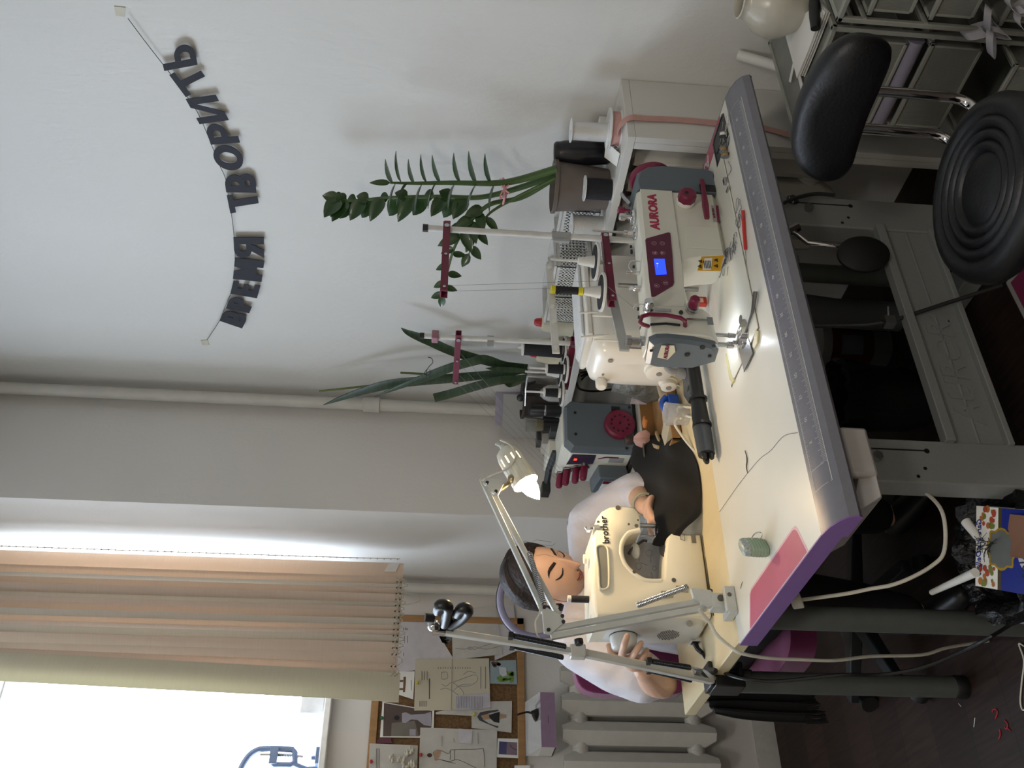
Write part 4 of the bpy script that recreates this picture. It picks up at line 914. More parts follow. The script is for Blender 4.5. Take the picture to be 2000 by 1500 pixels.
# ------------------------------------------------------------------ letter garland on the wall
gar = T('letter_garland', 'dark grey paper letter garland strung in an arc across the back wall', 'garland', AY(YW - .01, 480, 400))
char = M('charcoal_felt', '31323a', .85, noise=(60, .05))
YG = YW - .012
strp = [(404, 664), (428, 627), (437, 608), (449, 560), (459, 505), (461, 465), (453, 416), (443, 375), (438, 345), (424, 308), (411, 268), (398, 240), (383, 205), (364, 165), (346, 140), (318, 126), (282, 79), (250, 36)]
strp = [(404, 664), (429, 626), (440, 598), (450, 575), (457, 548), (459, 510), (458, 470), (452, 417), (446, 383), (441, 350), (430, 325), (418, 295), (402, 255), (385, 218), (364, 187), (335, 147), (317, 124), (282, 79), (250, 36)]
P(gar, 'string', MB().tube([AY(YG, *p) for p in strp], .0011, n=5, k=3), M('grey_string', '4a4a4c', .8))
def glyph(ch, W, H, t):
    """letter built from cut-out strokes in its own W x H box"""
    q = []
    R = lambda x0, y0, x1, y1: q.append([(x0, y0), (x1, y0), (x1, y1), (x0, y1)])
    def ring(cx, cy, rx, ry, a0, a1, n=14, tx=None, ty=None):
        tx = tx or t; ty = ty or t
        for i in range(n):
            a, b = rad(a0 + (a1 - a0) * i / n), rad(a0 + (a1 - a0) * (i + 1) / n)
            q.append([(cx + rx * cos(a), cy + ry * sin(a)), (cx + rx * cos(b), cy + ry * sin(b)), (cx + (rx - tx) * cos(b), cy + (ry - ty) * sin(b)), (cx + (rx - tx) * cos(a), cy + (ry - ty) * sin(a))])
    def bowl(y0, y1, w, ty, flip=False):
        c, r = (y0 + y1) / 2, (y1 - y0) / 2; xc = w - r if w - r > t else t; k = len(q)
        R(t * .5, y0, xc, y0 + ty); R(t * .5, y1 - ty, xc, y1); ring(xc, c, w - xc, r, -90, 90, tx=min(t, (w - xc) * .8), ty=ty)
    h = t * .82
    if ch == 'Т': R(0, H - h, W, H); R(W / 2 - t / 2, 0, W / 2 + t / 2, H - h * .5)
    if ch == 'В': R(0, 0, t, H); bowl(0, H * .53, W, h); bowl(H * .53 - h, H, W * .94, h)
    if ch == 'Р': R(0, 0, t, H); bowl(H * .36, H, W, h)
    if ch == 'Ь': R(0, 0, t, H); bowl(0, H * .62, W, h)
    if ch == 'Я':
        R(0, 0, t, H); bowl(H * .40, H, W, h); q.append([(t * .9, H * .45), (t * 1.9, H * .45), (W, 0), (W - t * 1.15, 0)])
        for k in range(len(q)): q[k] = [(W - x, y) for x, y in q[k]]
    if ch == 'Е': R(0, 0, t, H); R(t * .5, 0, W, h); R(t * .5, H - h, W, H); R(t * .5, H / 2 - h / 2, W * .9, H / 2 + h / 2)
    if ch == 'О': ring(W / 2, H / 2, W / 2, H / 2, 0, 360, 32, tx=t, ty=h)
    if ch == 'И': R(0, 0, t, H); R(W - t, 0, W, H); q.append([(t * .5, 0), (t * 1.4, 0), (W - t * .5, H), (W - t * 1.4, H)])
    if ch == 'М':
        R(0, 0, t, H); R(W - t, 0, W, H); q.append([(t * .2, H), (t * 1.2, H), (W / 2 + t * .5, H * .22), (W / 2 - t * .5, H * .22)]); q.append([(W - t * .2, H), (W - t * 1.2, H), (W / 2 - t * .5, H * .22), (W / 2 + t * .5, H * .22)])
    return q
def letter(ch, tl, tr, bl):
    a, b, c = AY(YG - .002, *tl), AY(YG - .002, *tr), AY(YG - .002, *bl)
    W, H = (V(tr) - V(tl)).length, (V(bl) - V(tl)).length; o = MB()
    for k, qd in enumerate(glyph(ch, W, H, 13.5)): o.prism([c + (b - a) * (x / W) + (a - c) * (y / H) for x, y in qd], (0, -.0018 - .00003 * k, 0))
    P(gar, 'letter', o, char, sharp=20)
letter('В', (429, 626), (441, 601), (473, 641)); letter('Р', (441, 602), (450, 578), (487, 611)); letter('Е', (450, 573), (456, 548), (502, 582)); letter('М', (455, 544), (459, 503), (511, 550)); letter('Я', (458, 503), (456, 463), (516, 503))
letter('Т', (450, 416), (443, 381), (507, 407)); letter('В', (442, 375), (437, 338), (501, 376)); letter('О', (424, 331), (411, 282), (480, 333)); letter('Р', (412, 282), (399, 243), (469, 278)); letter('И', (390, 242), (363, 193), (447, 234)); letter('Т', (363, 189), (331, 146), (412, 165)); letter('Ь', (321, 138), (311, 96), (386, 126))
for px in (((223, 13), (245, 15), (243, 33), (226, 31)), ((392, 665), (405, 664), (409, 674), (395, 674))):
    P(gar, 'tape_piece', MB().prism([AY(YW - .002, *p) for p in px], (0, .0015, 0)), M('masking_tape', 'cbc6b4', .7))
# ------------------------------------------------------------------ wire basket units at the right
def mesh_mat(name, hexc, K=190, fill=.38):
    mt = M(name, hexc, .5); nt = mt.node_tree; b = nt.nodes['Principled BSDF']; L = nt.links.new
    tc = nt.nodes.new('ShaderNodeTexCoord'); sx = nt.nodes.new('ShaderNodeSeparateXYZ'); L(tc.outputs['Object'], sx.inputs[0])
    def math(op, a, c=None):
        n = nt.nodes.new('ShaderNodeMath'); n.operation = op
        for i, v in enumerate((a, c)):
            if v is None: continue
            if isinstance(v, (int, float)): n.inputs[i].default_value = v
            else: L(v, n.inputs[i])
        return n.outputs[0]
    u = math('ADD', sx.outputs[0], sx.outputs[1]); v = math('ADD', sx.outputs[2], math('MULTIPLY', sx.outputs[1], .73))
    f = lambda s: math('LESS_THAN', math('FRACT', math('MULTIPLY', s, K)), fill)
    L(math('MAXIMUM', f(u), f(v)), b.inputs['Alpha']); return mt
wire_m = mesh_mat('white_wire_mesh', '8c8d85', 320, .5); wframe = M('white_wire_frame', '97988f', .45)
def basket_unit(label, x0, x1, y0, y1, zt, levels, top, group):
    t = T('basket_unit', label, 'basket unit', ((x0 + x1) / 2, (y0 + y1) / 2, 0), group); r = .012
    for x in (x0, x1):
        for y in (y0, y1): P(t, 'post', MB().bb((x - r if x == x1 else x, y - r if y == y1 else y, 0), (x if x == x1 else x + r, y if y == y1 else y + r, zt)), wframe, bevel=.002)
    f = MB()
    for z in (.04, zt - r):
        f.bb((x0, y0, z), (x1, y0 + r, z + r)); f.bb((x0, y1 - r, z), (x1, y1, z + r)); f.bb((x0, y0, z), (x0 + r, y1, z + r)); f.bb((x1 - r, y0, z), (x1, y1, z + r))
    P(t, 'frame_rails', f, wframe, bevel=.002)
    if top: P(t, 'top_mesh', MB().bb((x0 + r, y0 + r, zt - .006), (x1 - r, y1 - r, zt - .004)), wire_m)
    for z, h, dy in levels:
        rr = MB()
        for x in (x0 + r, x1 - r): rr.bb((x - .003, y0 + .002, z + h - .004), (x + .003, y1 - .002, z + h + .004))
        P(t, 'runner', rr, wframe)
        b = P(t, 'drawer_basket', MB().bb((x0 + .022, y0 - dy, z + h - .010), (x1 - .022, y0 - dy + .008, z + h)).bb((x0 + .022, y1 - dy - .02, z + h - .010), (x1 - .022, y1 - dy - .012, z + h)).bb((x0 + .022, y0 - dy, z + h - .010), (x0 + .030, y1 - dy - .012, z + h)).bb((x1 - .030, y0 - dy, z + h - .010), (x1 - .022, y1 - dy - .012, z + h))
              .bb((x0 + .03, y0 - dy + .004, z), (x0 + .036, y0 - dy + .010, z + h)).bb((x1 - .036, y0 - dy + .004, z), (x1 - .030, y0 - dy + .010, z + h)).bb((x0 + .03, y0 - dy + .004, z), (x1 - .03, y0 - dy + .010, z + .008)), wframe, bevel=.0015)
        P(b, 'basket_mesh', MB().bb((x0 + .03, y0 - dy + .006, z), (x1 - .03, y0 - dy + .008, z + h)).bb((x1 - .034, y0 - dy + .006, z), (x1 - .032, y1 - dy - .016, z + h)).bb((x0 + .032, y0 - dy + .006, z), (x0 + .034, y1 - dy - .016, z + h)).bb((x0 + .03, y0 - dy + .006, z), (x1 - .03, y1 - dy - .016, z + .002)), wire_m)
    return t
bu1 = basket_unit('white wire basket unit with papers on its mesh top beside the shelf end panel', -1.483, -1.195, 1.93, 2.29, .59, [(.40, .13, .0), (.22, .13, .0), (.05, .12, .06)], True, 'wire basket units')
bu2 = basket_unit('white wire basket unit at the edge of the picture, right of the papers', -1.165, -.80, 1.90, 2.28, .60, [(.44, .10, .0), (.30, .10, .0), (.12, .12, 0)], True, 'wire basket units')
q = AZ(.592, 1575, 8)
vs = T('ceramic_jug', 'large cream ceramic jug with a round mouth on the wire basket unit', 'jug', q)
P(vs, 'jug_body', MB().lathe(q, [(.052, 0), (.060, .01), (.085, .06), (.087, .085), (.074, .12), (.050, .146), (.044, .155), (.046, .164), (.042, .166), (.038, .15), (.06, .12), (.07, .06)], n=36), M('cream_ceramic', 'c3beb0', .25, noise=(6, .03)), sharp=60)
pp_ = AZ(.592, 1560, 100)
def paper_stack(label, quad, th, n, cat='papers', name='paper_stack'):
    b = MB()
    for i in range(n):
        o = V((rng.uniform(-.004, .004), rng.uniform(-.004, .004), 0)); b.prism([p + o + V((0, 0, th * i / n)) for p in quad], (0, 0, th / n * .8))
    return TM(name, b, paper, label, cat)
paper_stack('loose stack of white pattern papers on top of the wire basket unit', [AZ(.592, *p) for p in ((1545, 52), (1610, 10), (1622, 25), (1595, 95), (1572, 150), (1560, 105))], .02, 8)
for i, (a, b_, lb3) in enumerate((((1552, 118), (1543, 160), 'short white paper strip sticking out on the wire mesh top'), ((1556, 125), (1567, 172), 'longer white paper strip pointing down on the wire mesh top'))):
    p0, p1 = AZ(.593, *a), AZ(.593, *b_); s = (p1 - p0).cross(V((0, 0, 1))).normalized() * .007
    TM('paper_strip', MB().prism([p0 - s, p1 - s, p1 + s, p0 + s], (0, 0, .0012)), paper, lb3, 'paper')
q = AZ(.62, 1591, 12); q2 = AZ(.62, 1593, 56)
TM('black_handle', MB().tube([q - (q2 - q) * .4, q, (q + q2) / 2, q2], lambda t: .011 + .003 * sin(pi * t), n=14), black_pl, 'rounded black tool handle lying on the white papers', 'handle')
r0 = AY(2.292, 1441, 107); r1 = AY(2.24, 1530, 132)
rl_ = T('paper_roll', 'white paper roll leaning against the back wall behind the wire basket unit', 'paper roll', r1)
P(rl_, 'roll', MB().lathe(r1, [(.014, 0), (.014, (r0 - r1).length), (.010, (r0 - r1).length), (.009, (r0 - r1).length - .02)], d=(r0 - r1), n=20), paper)
# stuff in the baskets
lav = M('lavender_cloth', '8b8797', .9, noise=(10, .08), bump=(25, .3))
TM('fabric_roll', MB().tube([(-1.455, 1.952, .377), (-1.33, 1.95, .376), (-1.225, 1.955, .378)], lambda t: .021 + .002 * sin(9 * t), n=14), lav, 'rolled lavender cloth lying across the second drawer of the basket unit', 'cloth')
rb_ = MB(); q = V((-1.215, 1.90, .235))
for i in range(7):
    c = V((-1.10, 1.87, .25)) + V((rng.uniform(-.05, .05), rng.uniform(-.02, .02), rng.uniform(-.04, .06))); R0 = rng.uniform(.02, .035); a0 = rng.uniform(0, 6); tx = V((rng.uniform(-1, 1), rng.uniform(-.4, .4), rng.uniform(-1, 1))).normalized(); u, w, _ = frame(tx.cross(V((0, 1, .3))) + V((0, .6, 0)))
    pts = [c + (u * cos(a0 + a) + w * sin(a0 + a)) * R0 + V((0, -.004 * i, 0)) for a in [2 * pi * k / 18 for k in range(16)]]
    rb_.sheet([[p + V((0, .012, .004)), p + V((0, -.012, -.004))] for p in pts], .001)
TM('white_tape', rb_, M('white_tape', 'a9a7ad', .7), 'tangled loops of white tape in front of the right wire basket', 'tape')
# ------------------------------------------------------------------ black swivel chair at the right
blk_l = M('black_leather', '0b0c10', .45, noise=(60, .1), bump=(140, .10))
ct = V((-1.11, 1.315, .475)); sr_ = .172
ch = T('swivel_chair', 'black swivel chair with ringed round seat and kidney backrest on chrome tubes', 'chair', (ct.x, ct.y, 0))
pr = [(.02, -.06), (.13, -.06), (.160, -.052), (.172, -.034), (.172, -.012), (.162, .006), (.146, .013), (.134, .006), (.130, .002), (.124, .010), (.117, .011), (.111, .005), (.108, .0), (.102, .009), (.095, .010), (.090, .004), (.087, -.001), (.081, .008), (.074, .009), (.069, .003), (.066, -.001), (.06, .004), (.03, .008), (.001, .009)]
P(ch, 'seat', MB().lathe(ct, pr, n=56), blk_l, sharp=60)
out = [(1745, 115), (1735, 90), (1700, 77), (1660, 80), (1620, 110), (1585, 165), (1560, 225), (1549, 285), (1555, 320), (1575, 345), (1605, 357), (1640, 352), (1665, 330), (1680, 290), (1700, 235), (1725, 175)]
YB = 1.535
base = smooth_path([AY(YB, *p) for p in out], 4, True); cc = sum(base, V((0, 0, 0))) / len(base)
rings = []
for k, y in ((.55, -.003), (.86, .0), (.96, .010), (1.0, .022), (.99, .036), (.94, .046), (.8, .05)):
    rings.append([V((cc.x + (p.x - cc.x) * k, YB + y + .05 * ((p.x - cc.x) / .18) ** 2 * -.3, cc.z + (p.z - cc.z) * k)) for p in base])
P(ch, 'backrest', MB().loft(rings), blk_l, sharp=60)
for px in ((1724, 181), (1692, 253)):
    top = AY(YB + .055, *px); xb = top.x
    P(ch, 'chrome_tube', MB().tube([top + V((0, .0, .06)), top + V((0, .004, 0)), V((xb, YB + .057, ct.z + .03)), V((xb, YB + .052, ct.z - .04)), V((xb, YB + .01, ct.z - .068)), V((xb, ct.y + .10, ct.z - .070))], .0105, n=12, k=5), chrome)
P(ch, 'column', MB().cyl((ct.x, ct.y, .09), (ct.x, ct.y, ct.z - .06), .025, n=20).cyl((ct.x, ct.y, ct.z - .075), (ct.x, ct.y, ct.z - .06), .09, n=24), steel)
for i in range(5):
    a = 2 * pi * i / 5 + .3; e = V((ct.x + .24 * cos(a), ct.y + .24 * sin(a), .06))
    ar = P(ch, 'star_leg', MB().tube([(ct.x, ct.y, .10), e], lambda t: .02 - .006 * t, n=8), chrome)
    P(ar, 'caster', MB().cyl(e + V((.012 * -sin(a), .012 * cos(a), -.035)), e - V((.012 * -sin(a), .012 * cos(a), .035)), .025, n=18), rubber)
# ------------------------------------------------------------------ under the sewing table
bk = T('paint_bucket', 'dark red and grey bucket with a pale lid standing under the sewing table', 'bucket', (-2.02, 1.66, 0))
def rint(c, prof, n=30): return MB().lathe(c, prof, n=n)
bc_ = V((-2.33, 1.95, .0))
P(bk, 'bucket_body', rint(bc_, [(.068, .06), (.070, .065), (.078, .20)]), M('dark_red_label', '4d1018', .4))
P(bk, 'bucket_base', rint(bc_, [(.066, 0), (.069, .06)]), M('grey_bucket', '5e6163', .4))
P(bk, 'bucket_lid', rint(bc_, [(.078, .20), (.083, .203), (.083, .232), (.076, .235), (.001, .235)]), M('pale_lid', '8d8f90', .4))
P(bk, 'label_patch', MB().sheet([[bc_ + V((.0775 * cos(a), .0775 * sin(a), z)) for z in (.10, .17)] for a in [rad(-60 + 6 * i) for i in range(9)]], .001), M('grey_label', '566068', .5))
rbn = V((-2.22, 1.66, 0))
bn = T('ribbed_bin', 'black ribbed waste bin with a black liner under the sewing table', 'bin', rbn)
n = 64; bb1 = MB(); bb1.loft([[rbn + V((r * (1 - .03 * (i % 2) * k) * cos(2 * pi * i / n), r * (1 - .03 * (i % 2) * k) * sin(2 * pi * i / n), z)) for i in range(n)] for r, z, k in ((.085, 0, 0), (.094, .10, 0), (.095, .105, 1), (.108, .24, 1), (.110, .245, 0), (.110, .26, 0), (.103, .26, 0), (.095, .05, 0))])
P(bn, 'bin_body', bb1, M('black_bin', '15171a', .45))
lm = MB(); n = 40
lm.loft([[rbn + V(((r + .004 * sin(7 * i * .3)) * cos(2 * pi * i / n), (r + .004 * sin(5 * i * .4)) * sin(2 * pi * i / n), z + .006 * sin(i * 1.7))) for i in range(n)] for r, z in ((.113, .22), (.115, .265), (.106, .276), (.098, .23))], cap=False)
P(bn, 'bin_liner', lm, M('black_liner', '0d0e10', .3))
TM('fabric_bolt', MB().tube([(-2.10, 1.90, .42), (-2.12, 1.90, .25), (-2.12, 1.90, .05)], .045, n=18), M('grey_fabric_roll', '5c5f61', .9), 'grey rolled fabric bolt standing under the sewing table behind the knee lifter', 'fabric roll')
kt = T('cable', 'dark grey cable looping beneath the sewing table by the knee lifter', 'cable', AX(-1.62, 1600, 450))
P(kt, 'cable_run', MB().tube([AX(-1.60, 1515, 406), AX(-1.60, 1545, 390), AX(-1.60, 1590, 379), AX(-1.60, 1630, 381)], .005, n=8, k=5).tube([AX(-1.63, 1545, 455), AX(-1.64, 1590, 435), AX(-1.65, 1640, 427), AX(-1.66, 1680, 445), AX(-1.67, 1697, 475)], .0055, n=8, k=5), M('dark_grey_cable', '2c3034', .5))
mb_ = T('motor_control_box', 'dark control box hanging under the sewing table top', 'control box', (-1.78, 1.60, .60))
P(mb_, 'box_body', MB().bb((-1.90, 1.50, .60), (-1.72, 1.68, .715)), M('dark_box', '2a2d30', .5), bevel=.006)
# ------------------------------------------------------------------ bin bag with the sweets box
tb_ = V((-2.10, 1.02, 0)); tb_ = AZ(.25, 1945, 1075); tb_ = V((tb_.x - .02, tb_.y + .01, 0))
bag_m = M('black_bin_bag', '121315', .22, bump=(22, .9, .03), noise=(9, .2))
tg = T('bin_bag', 'black bin bag in a grey bucket stuffed with a sweets box under the table', 'bin bag', tb_)
n = 48; rngb = random.Random(3); ph = [rngb.uniform(0, 6) for _ in range(9)]
def wob(i, j): return 1 + .05 * sin(i * .9 + ph[j % 9]) + .035 * sin(i * 2.1 + ph[(j + 3) % 9])
lv = [(.10, .0), (.125, .05), (.135, .14), (.142, .21), (.150, .235), (.135, .25), (.115, .235), (.10, .16)]
P(tg, 'bag', MB().loft([[tb_ + V((r * wob(i, j) * cos(2 * pi * i / n), r * wob(i, j) * sin(2 * pi * i / n), z + .012 * sin(i * 1.3 + ph[j % 9]) * (z > .15))) for i in range(n)] for j, (r, z) in enumerate(lv)]), bag_m, sharp=70)
P(tg, 'bucket_rim', MB().tube([tb_ + V((.145 * cos(a), .145 * sin(a), .185)) for a in [2 * pi * k / 40 for k in range(40)]], .006, n=8, closed=True), M('pale_rim', '8e959e', .4))
# box: top and front faces seen
sbx = T('sweets_box', 'white and blue cardboard sweets box with gold framed window lying in the bin bag', 'box', tb_ + V((0, 0, .20)))
zt = .30; A0, A1 = AZ(zt, 1907, 988), AZ(zt, 1905, 1144); ex = (A1 - A0); ex.z = 0; Lx = ex.length; ex.normalize(); ey = V((-ex.y, ex.x, 0)); ey = ey if ey.x > 0 else -ey
bo_ = A0; W_ = .155; H_ = .045
blue = M('royal_blue_card', '1d2c86', .4); gold = M('gold_print', 'b5942e', .4, .3); redfig = M('brick_red_print', 'a8402c', .6); olive = M('olive_print', '6f7a2e', .6); amber = M('amber_print', 'a8662c', .6)
tilt = V((0, 0, -.35)); ez2 = (ey + tilt).normalized(); nz = ex.cross(ez2); nz = nz if nz.z > 0 else -nz
Bx = lambda a, b, c=0: bo_ + ex * (a * Lx) + ez2 * b + nz * c
P(sbx, 'box_body', MB().prism([Bx(0, 0), Bx(1, 0), Bx(1, W_), Bx(0, W_)], -nz * H_), paper)
P(sbx, 'blue_panel', MB().prism([Bx(0, .062), Bx(1, .062), Bx(1, W_), Bx(0, W_)], nz * .0006), blue)
P(sbx, 'gold_strip', MB().prism([Bx(0, .054), Bx(1, .054), Bx(1, .062), Bx(0, .062)], nz * .0008), M('dark_gold_print', '4a3d18', .5))
wn = []
for i in range(48):
    a = 2 * pi * i / 48; e = .9 + .07 * cos(8 * a); wn.append((.5 + .27 * math.copysign(abs(cos(a)) ** .7, cos(a)) * e, .062 + .036 * math.copysign(abs(sin(a)) ** .7, sin(a)) * e))
P(sbx, 'window_border', MB().prism([Bx(*p) for p in wn], nz * .0012), gold)
P(sbx, 'window_film', MB().prism([Bx(.5 + (a - .5) * .88, .062 + (b - .062) * .86) for a, b in wn], nz * .0018), M('grey_film', '6c706f', .15))
ov_ = [(.52 + .20 * cos(2 * pi * i / 30), .122 + .022 * sin(2 * pi * i / 30)) for i in range(30)]
P(sbx, 'name_oval', MB().prism([Bx(*p) for p in ov_], nz * .0012), M('lilac_white', 'c5c2cf', .5))
P(sbx, 'name_lettering', MB().text('Antalos', .030, fr4(Bx(.52, .116, .0016), ex, -ez2), bold=.0003, shear=.2).text('Lokum', .026, fr4(Bx(.52, .134, .0016), ex, -ez2), bold=.0003, shear=.2), M('dark_print', '2b2a33', .6))
P(sbx, 'script_lettering', MB().text("Garden's Delight", .017, fr4(Bx(.5, .008, .0008), ex, -ez2), bold=.0002, shear=.35), blue)
fr = MB(); fr2 = MB(); fr3 = MB(); r3 = random.Random(5)
for c0 in (.13, .85):
    for i in range(16):
        a, b = c0 + r3.uniform(-.11, .11), r3.uniform(.012, .046); t_ = (fr, fr2, fr3)[i % 3]; c_ = Bx(a, b, .0004 + .0001 * i); rr = r3.uniform(.004, .008)
        t_.prism([c_ + ex * rr * cos(2 * pi * k / 10) + ez2 * rr * .7 * sin(2 * pi * k / 10) for k in range(10)], nz * .0002)
P(sbx, 'fruit_print', fr, redfig); P(sbx, 'nut_print', fr2, olive); P(sbx, 'sweet_print', fr3, amber)
q0, q1 = AZ(.30, 1820, 1157), AZ(.31, 1905, 1118)
TM('paper_tube', MB().tube([q0, (q0 + q1) / 2, q1], lambda t: .0065 + .003 * t, n=12), paper, 'thin rolled white paper tube poking out of the bin bag', 'paper tube')
q0, q1 = AZ(.31, 1886, 1018), AZ(.30, 1912, 1052)
TM('paper_twist', MB().tube([q0, q1], lambda t: .011 - .003 * t, n=9), paper, 'short crumpled white paper twist beside the sweets box in the bin bag', 'paper')
q = Bx(.06, .11, .012)
cr = MB().sheet([[q + ex * (.028 * i) + ez2 * (.018 * j - .02) + nz * (.006 * sin(i * 2 + j)) for j in range(4)] for i in range(4)], .001)
TM('brown_paper', cr, M('brown_scrap', '7d5a47', .8), 'crumpled brown paper scrap lying on the blue part of the sweets box', 'paper')
fz = MB(); q = Bx(.48, .02, .006); r4 = random.Random(8)
for i in range(26):
    d = V((r4.uniform(-1, 1), r4.uniform(-1, 1), r4.uniform(.0, .6))).normalized() * r4.uniform(.015, .04); o = Bx(.42 + .12 * r4.random(), .012 + .035 * r4.random(), .004); fz.tube([o, o + d * .5 + V((0, 0, .004)), o + d], .0007, n=4)
TM('thread_tangle', fz, M('dark_threads', '15161a', .9), 'dark tangle of thread ends on the window of the sweets box', 'thread')
# ------------------------------------------------------------------ cables and scraps on the floor
cw = T('white_cable', 'white cable hanging from the sewing table towards the bin bag', 'cable', AX(-1.75, 1740, 950))
P(cw, 'cable_run', MB().tube([AX(-1.62, 1772, 936), AX(-1.65, 1800, 955), AX(-1.68, 1835, 990), AX(-1.70, 1846, 1030), AX(-1.72, 1843, 1080), AX(-1.74, 1820, 1105), AX(-1.76, 1780, 1128), AX(-1.78, 1740, 1143), AX(-1.80, 1700, 1150), AX(-1.82, 1650, 1160), AX(-1.84, 1562, 1172)], .0042, n=8, k=5), cable_w)
P(cw, 'plug', MB().cyl(AX(-1.84, 1566, 1171), AX(-1.85, 1545, 1178), .018, .014, n=14), cable_w, bevel=.003)
lampc = T('white_cable', 'white lamp cable running over the table edge to the floor', 'cable', AX(-2.05, 1500, 1270))
P(lampc, 'cable_run', MB().tube([AX(-1.95, 1365, 1190), AX(-1.98, 1385, 1215), AX(-1.99, 1400, 1240), AX(-2.0, 1425, 1262), AX(-2.0, 1448, 1276), AX(-2.02, 1500, 1285), AX(-2.04, 1560, 1288), AX(-2.06, 1630, 1290), AX(-2.10, 1700, 1282), AX(-2.15, 1800, 1279), AX(-2.18, 1850, 1265), AZ(.004, 1930, 1252)], .004, n=8, k=5), cable_w)
red_t = M('red_thread', 'a8202a', .8)
rd = MB()
for pts in (((1938, 1391), (1940, 1386), (1946, 1386), (1948, 1393), (1944, 1404)), ((1962, 1406), (1968, 1415), (1966, 1424), (1962, 1420)), ((1952, 1424), (1954, 1434), (1951, 1444)), ((1966, 1420), (1974, 1428))):
    rd.tube([AZ(.002, *p) for p in pts], .0016, n=5, k=4)
TM('red_threads', rd, red_t, 'scattered red thread scraps on the dark floor', 'thread')
wt_ = MB().tube([AZ(.0015, 1904, 1402), AZ(.0015, 1902, 1420)], .001, n=4).tube([AZ(.0015, 1872, 1374), AZ(.0015, 1877, 1380)], .001, n=4)
TM('pale_threads', wt_, paper, 'two short pale thread scraps on the dark floor', 'thread')
TM('white_cord', MB().tube([AZ(.003, 2000, 1262), AZ(.003, 1990, 1258), AZ(.003, 2000, 1290), AZ(.003, 1996, 1330), AZ(.003, 1993, 1370), AZ(.003, 1998, 1387), AZ(.003, 2006, 1380)], .002, n=6, k=4), cable_w, 'thin white cord loop on the floor at the picture edge', 'cord')
# ------------------------------------------------------------------ vertical blind in front of the window
def translucent(name, hexc, hext, f=.45):
    mt = bpy.data.materials.new(name); mt.use_nodes = True; nt = mt.node_tree; nt.nodes.clear(); L = nt.links.new
    o = nt.nodes.new('ShaderNodeOutputMaterial'); d = nt.nodes.new('ShaderNodeBsdfDiffuse'); t = nt.nodes.new('ShaderNodeBsdfTranslucent'); mx = nt.nodes.new('ShaderNodeMixShader')
    tc = nt.nodes.new('ShaderNodeTexCoord'); mp = nt.nodes.new('ShaderNodeMapping'); mp.inputs['Scale'].default_value = (8, 8, 160); nz = nt.nodes.new('ShaderNodeTexNoise'); nz.inputs['Scale'].default_value = 1.5
    cm = nt.nodes.new('ShaderNodeMix'); cm.data_type = 'RGBA'; c = lin(hexc); cm.inputs[6].default_value = (*[x * .86 for x in c], 1); cm.inputs[7].default_value = (*c, 1)
    L(tc.outputs['Object'], mp.inputs['Vector']); L(mp.outputs['Vector'], nz.inputs['Vector']); L(nz.outputs['Fac'], cm.inputs[0]); L(cm.outputs[2], d.inputs['Color'])
    t.inputs['Color'].default_value = (*lin(hext), 1); mx.inputs[0].default_value = f
    L(d.outputs[0], mx.inputs[1]); L(t.outputs[0], mx.inputs[2]); L(mx.outputs[0], o.inputs['Surface']); return mt
peach = translucent('peach_blind_fabric', 'e4d6c6', 'ecd0b4', .30); ivoryf = translucent('ivory_blind_fabric', 'd8d2bd', 'd8d0b4', .25)
XB = -3.60
vb = T('vertical_blind', 'peach vertical blind drawn together beside the bright window', 'blind', (XB, 1.45, 1.53))
P(vb, 'head_rail', MB().bb((XB - .02, .0, ZC - .05), (XB + .02, 1.76, ZC - .005)), white_pl)
ZB = 1.535
chain = MB()
def slat(y, yaw, w, mt, zb=ZB, lean=0, x=XB, name='slat'):
    c, s = cos(yaw), sin(yaw); rows = []
    for z in (zb, zb + .6, ZC - .05):
        l = lean * (z - zb); rows.append([V((x - s * w * t, y + l + c * w * t, z)) - V((c, s, 0)) * 0 + V((.008 * cos(pi * t), 0, 0)) for t in (-.5, -.25, 0, .25, .5)])
    return P(vb, name, MB().sheet(rows, .0012), mt)
ypos = []
slat(1.705, .12, .085, peach)
pale = translucent('pale_blind_fabric', 'e2dccf', 'e6d8c4', .30); y = 1.640; r5 = random.Random(4)
for i in range(13):
    yaw = (-.95 if i % 2 else -.55) + r5.uniform(-.15, .15); slat(y, yaw, .089, pale if i % 3 == 1 else peach, x=XB + r5.uniform(-.006, .006)); ypos.append(y); y -= .0245
slat(1.295, .25, .095, peach, lean=.03)
slat(1.245, .55, .089, peach, lean=.03, x=XB + .01)
slat(1.222, .15, .115, ivoryf, zb=ZB - .015, lean=.03, x=XB + .05)
P(vb, 'hem_tab', MB().bb((XB + .045, 1.168, ZB - .015), (XB + .047, 1.275, ZB + .045)), ivoryf)
P(vb, 'paper_tag', MB().prism([(XB + .014, 1.70, ZB + .03), (XB + .014, 1.74, ZB + .015), (XB + .014, 1.735, ZB + .06), (XB + .014, 1.70, ZB + .075)], (.001, 0, 0)), paper)
bead = M('beige_bead_chain', 'b8b09c', .5)
r6 = random.Random(9); yy = [1.655] + ypos + [1.30, 1.265]
for a, b in zip(yy, yy[1:]):
    for k, zc in enumerate((ZB + .02, ZB + .005)):
        dz = r6.uniform(.012, .03) * (1 if k else .6)
        p0, p1 = V((XB + .05, a, zc)), V((XB + .05, b, zc)); pts = smooth_path([p0, (p0 + p1) / 2 - V((0, 0, dz)), p1], 5)
        for q in pts[::2]: chain.box(q, (.0045, .0045, .0045))
        chain.tube(pts, .0012, n=4)
chain.tube([V((XB + .05, 1.60, ZB + .01)), V((XB + .05, 1.585, ZB - .06)), V((XB + .05, 1.565, ZB - .075)), V((XB + .05, 1.548, ZB - .03)), V((XB + .05, 1.545, ZB + .01))], .0014, n=5, k=4)
P(vb, 'bead_chain', chain, bead)
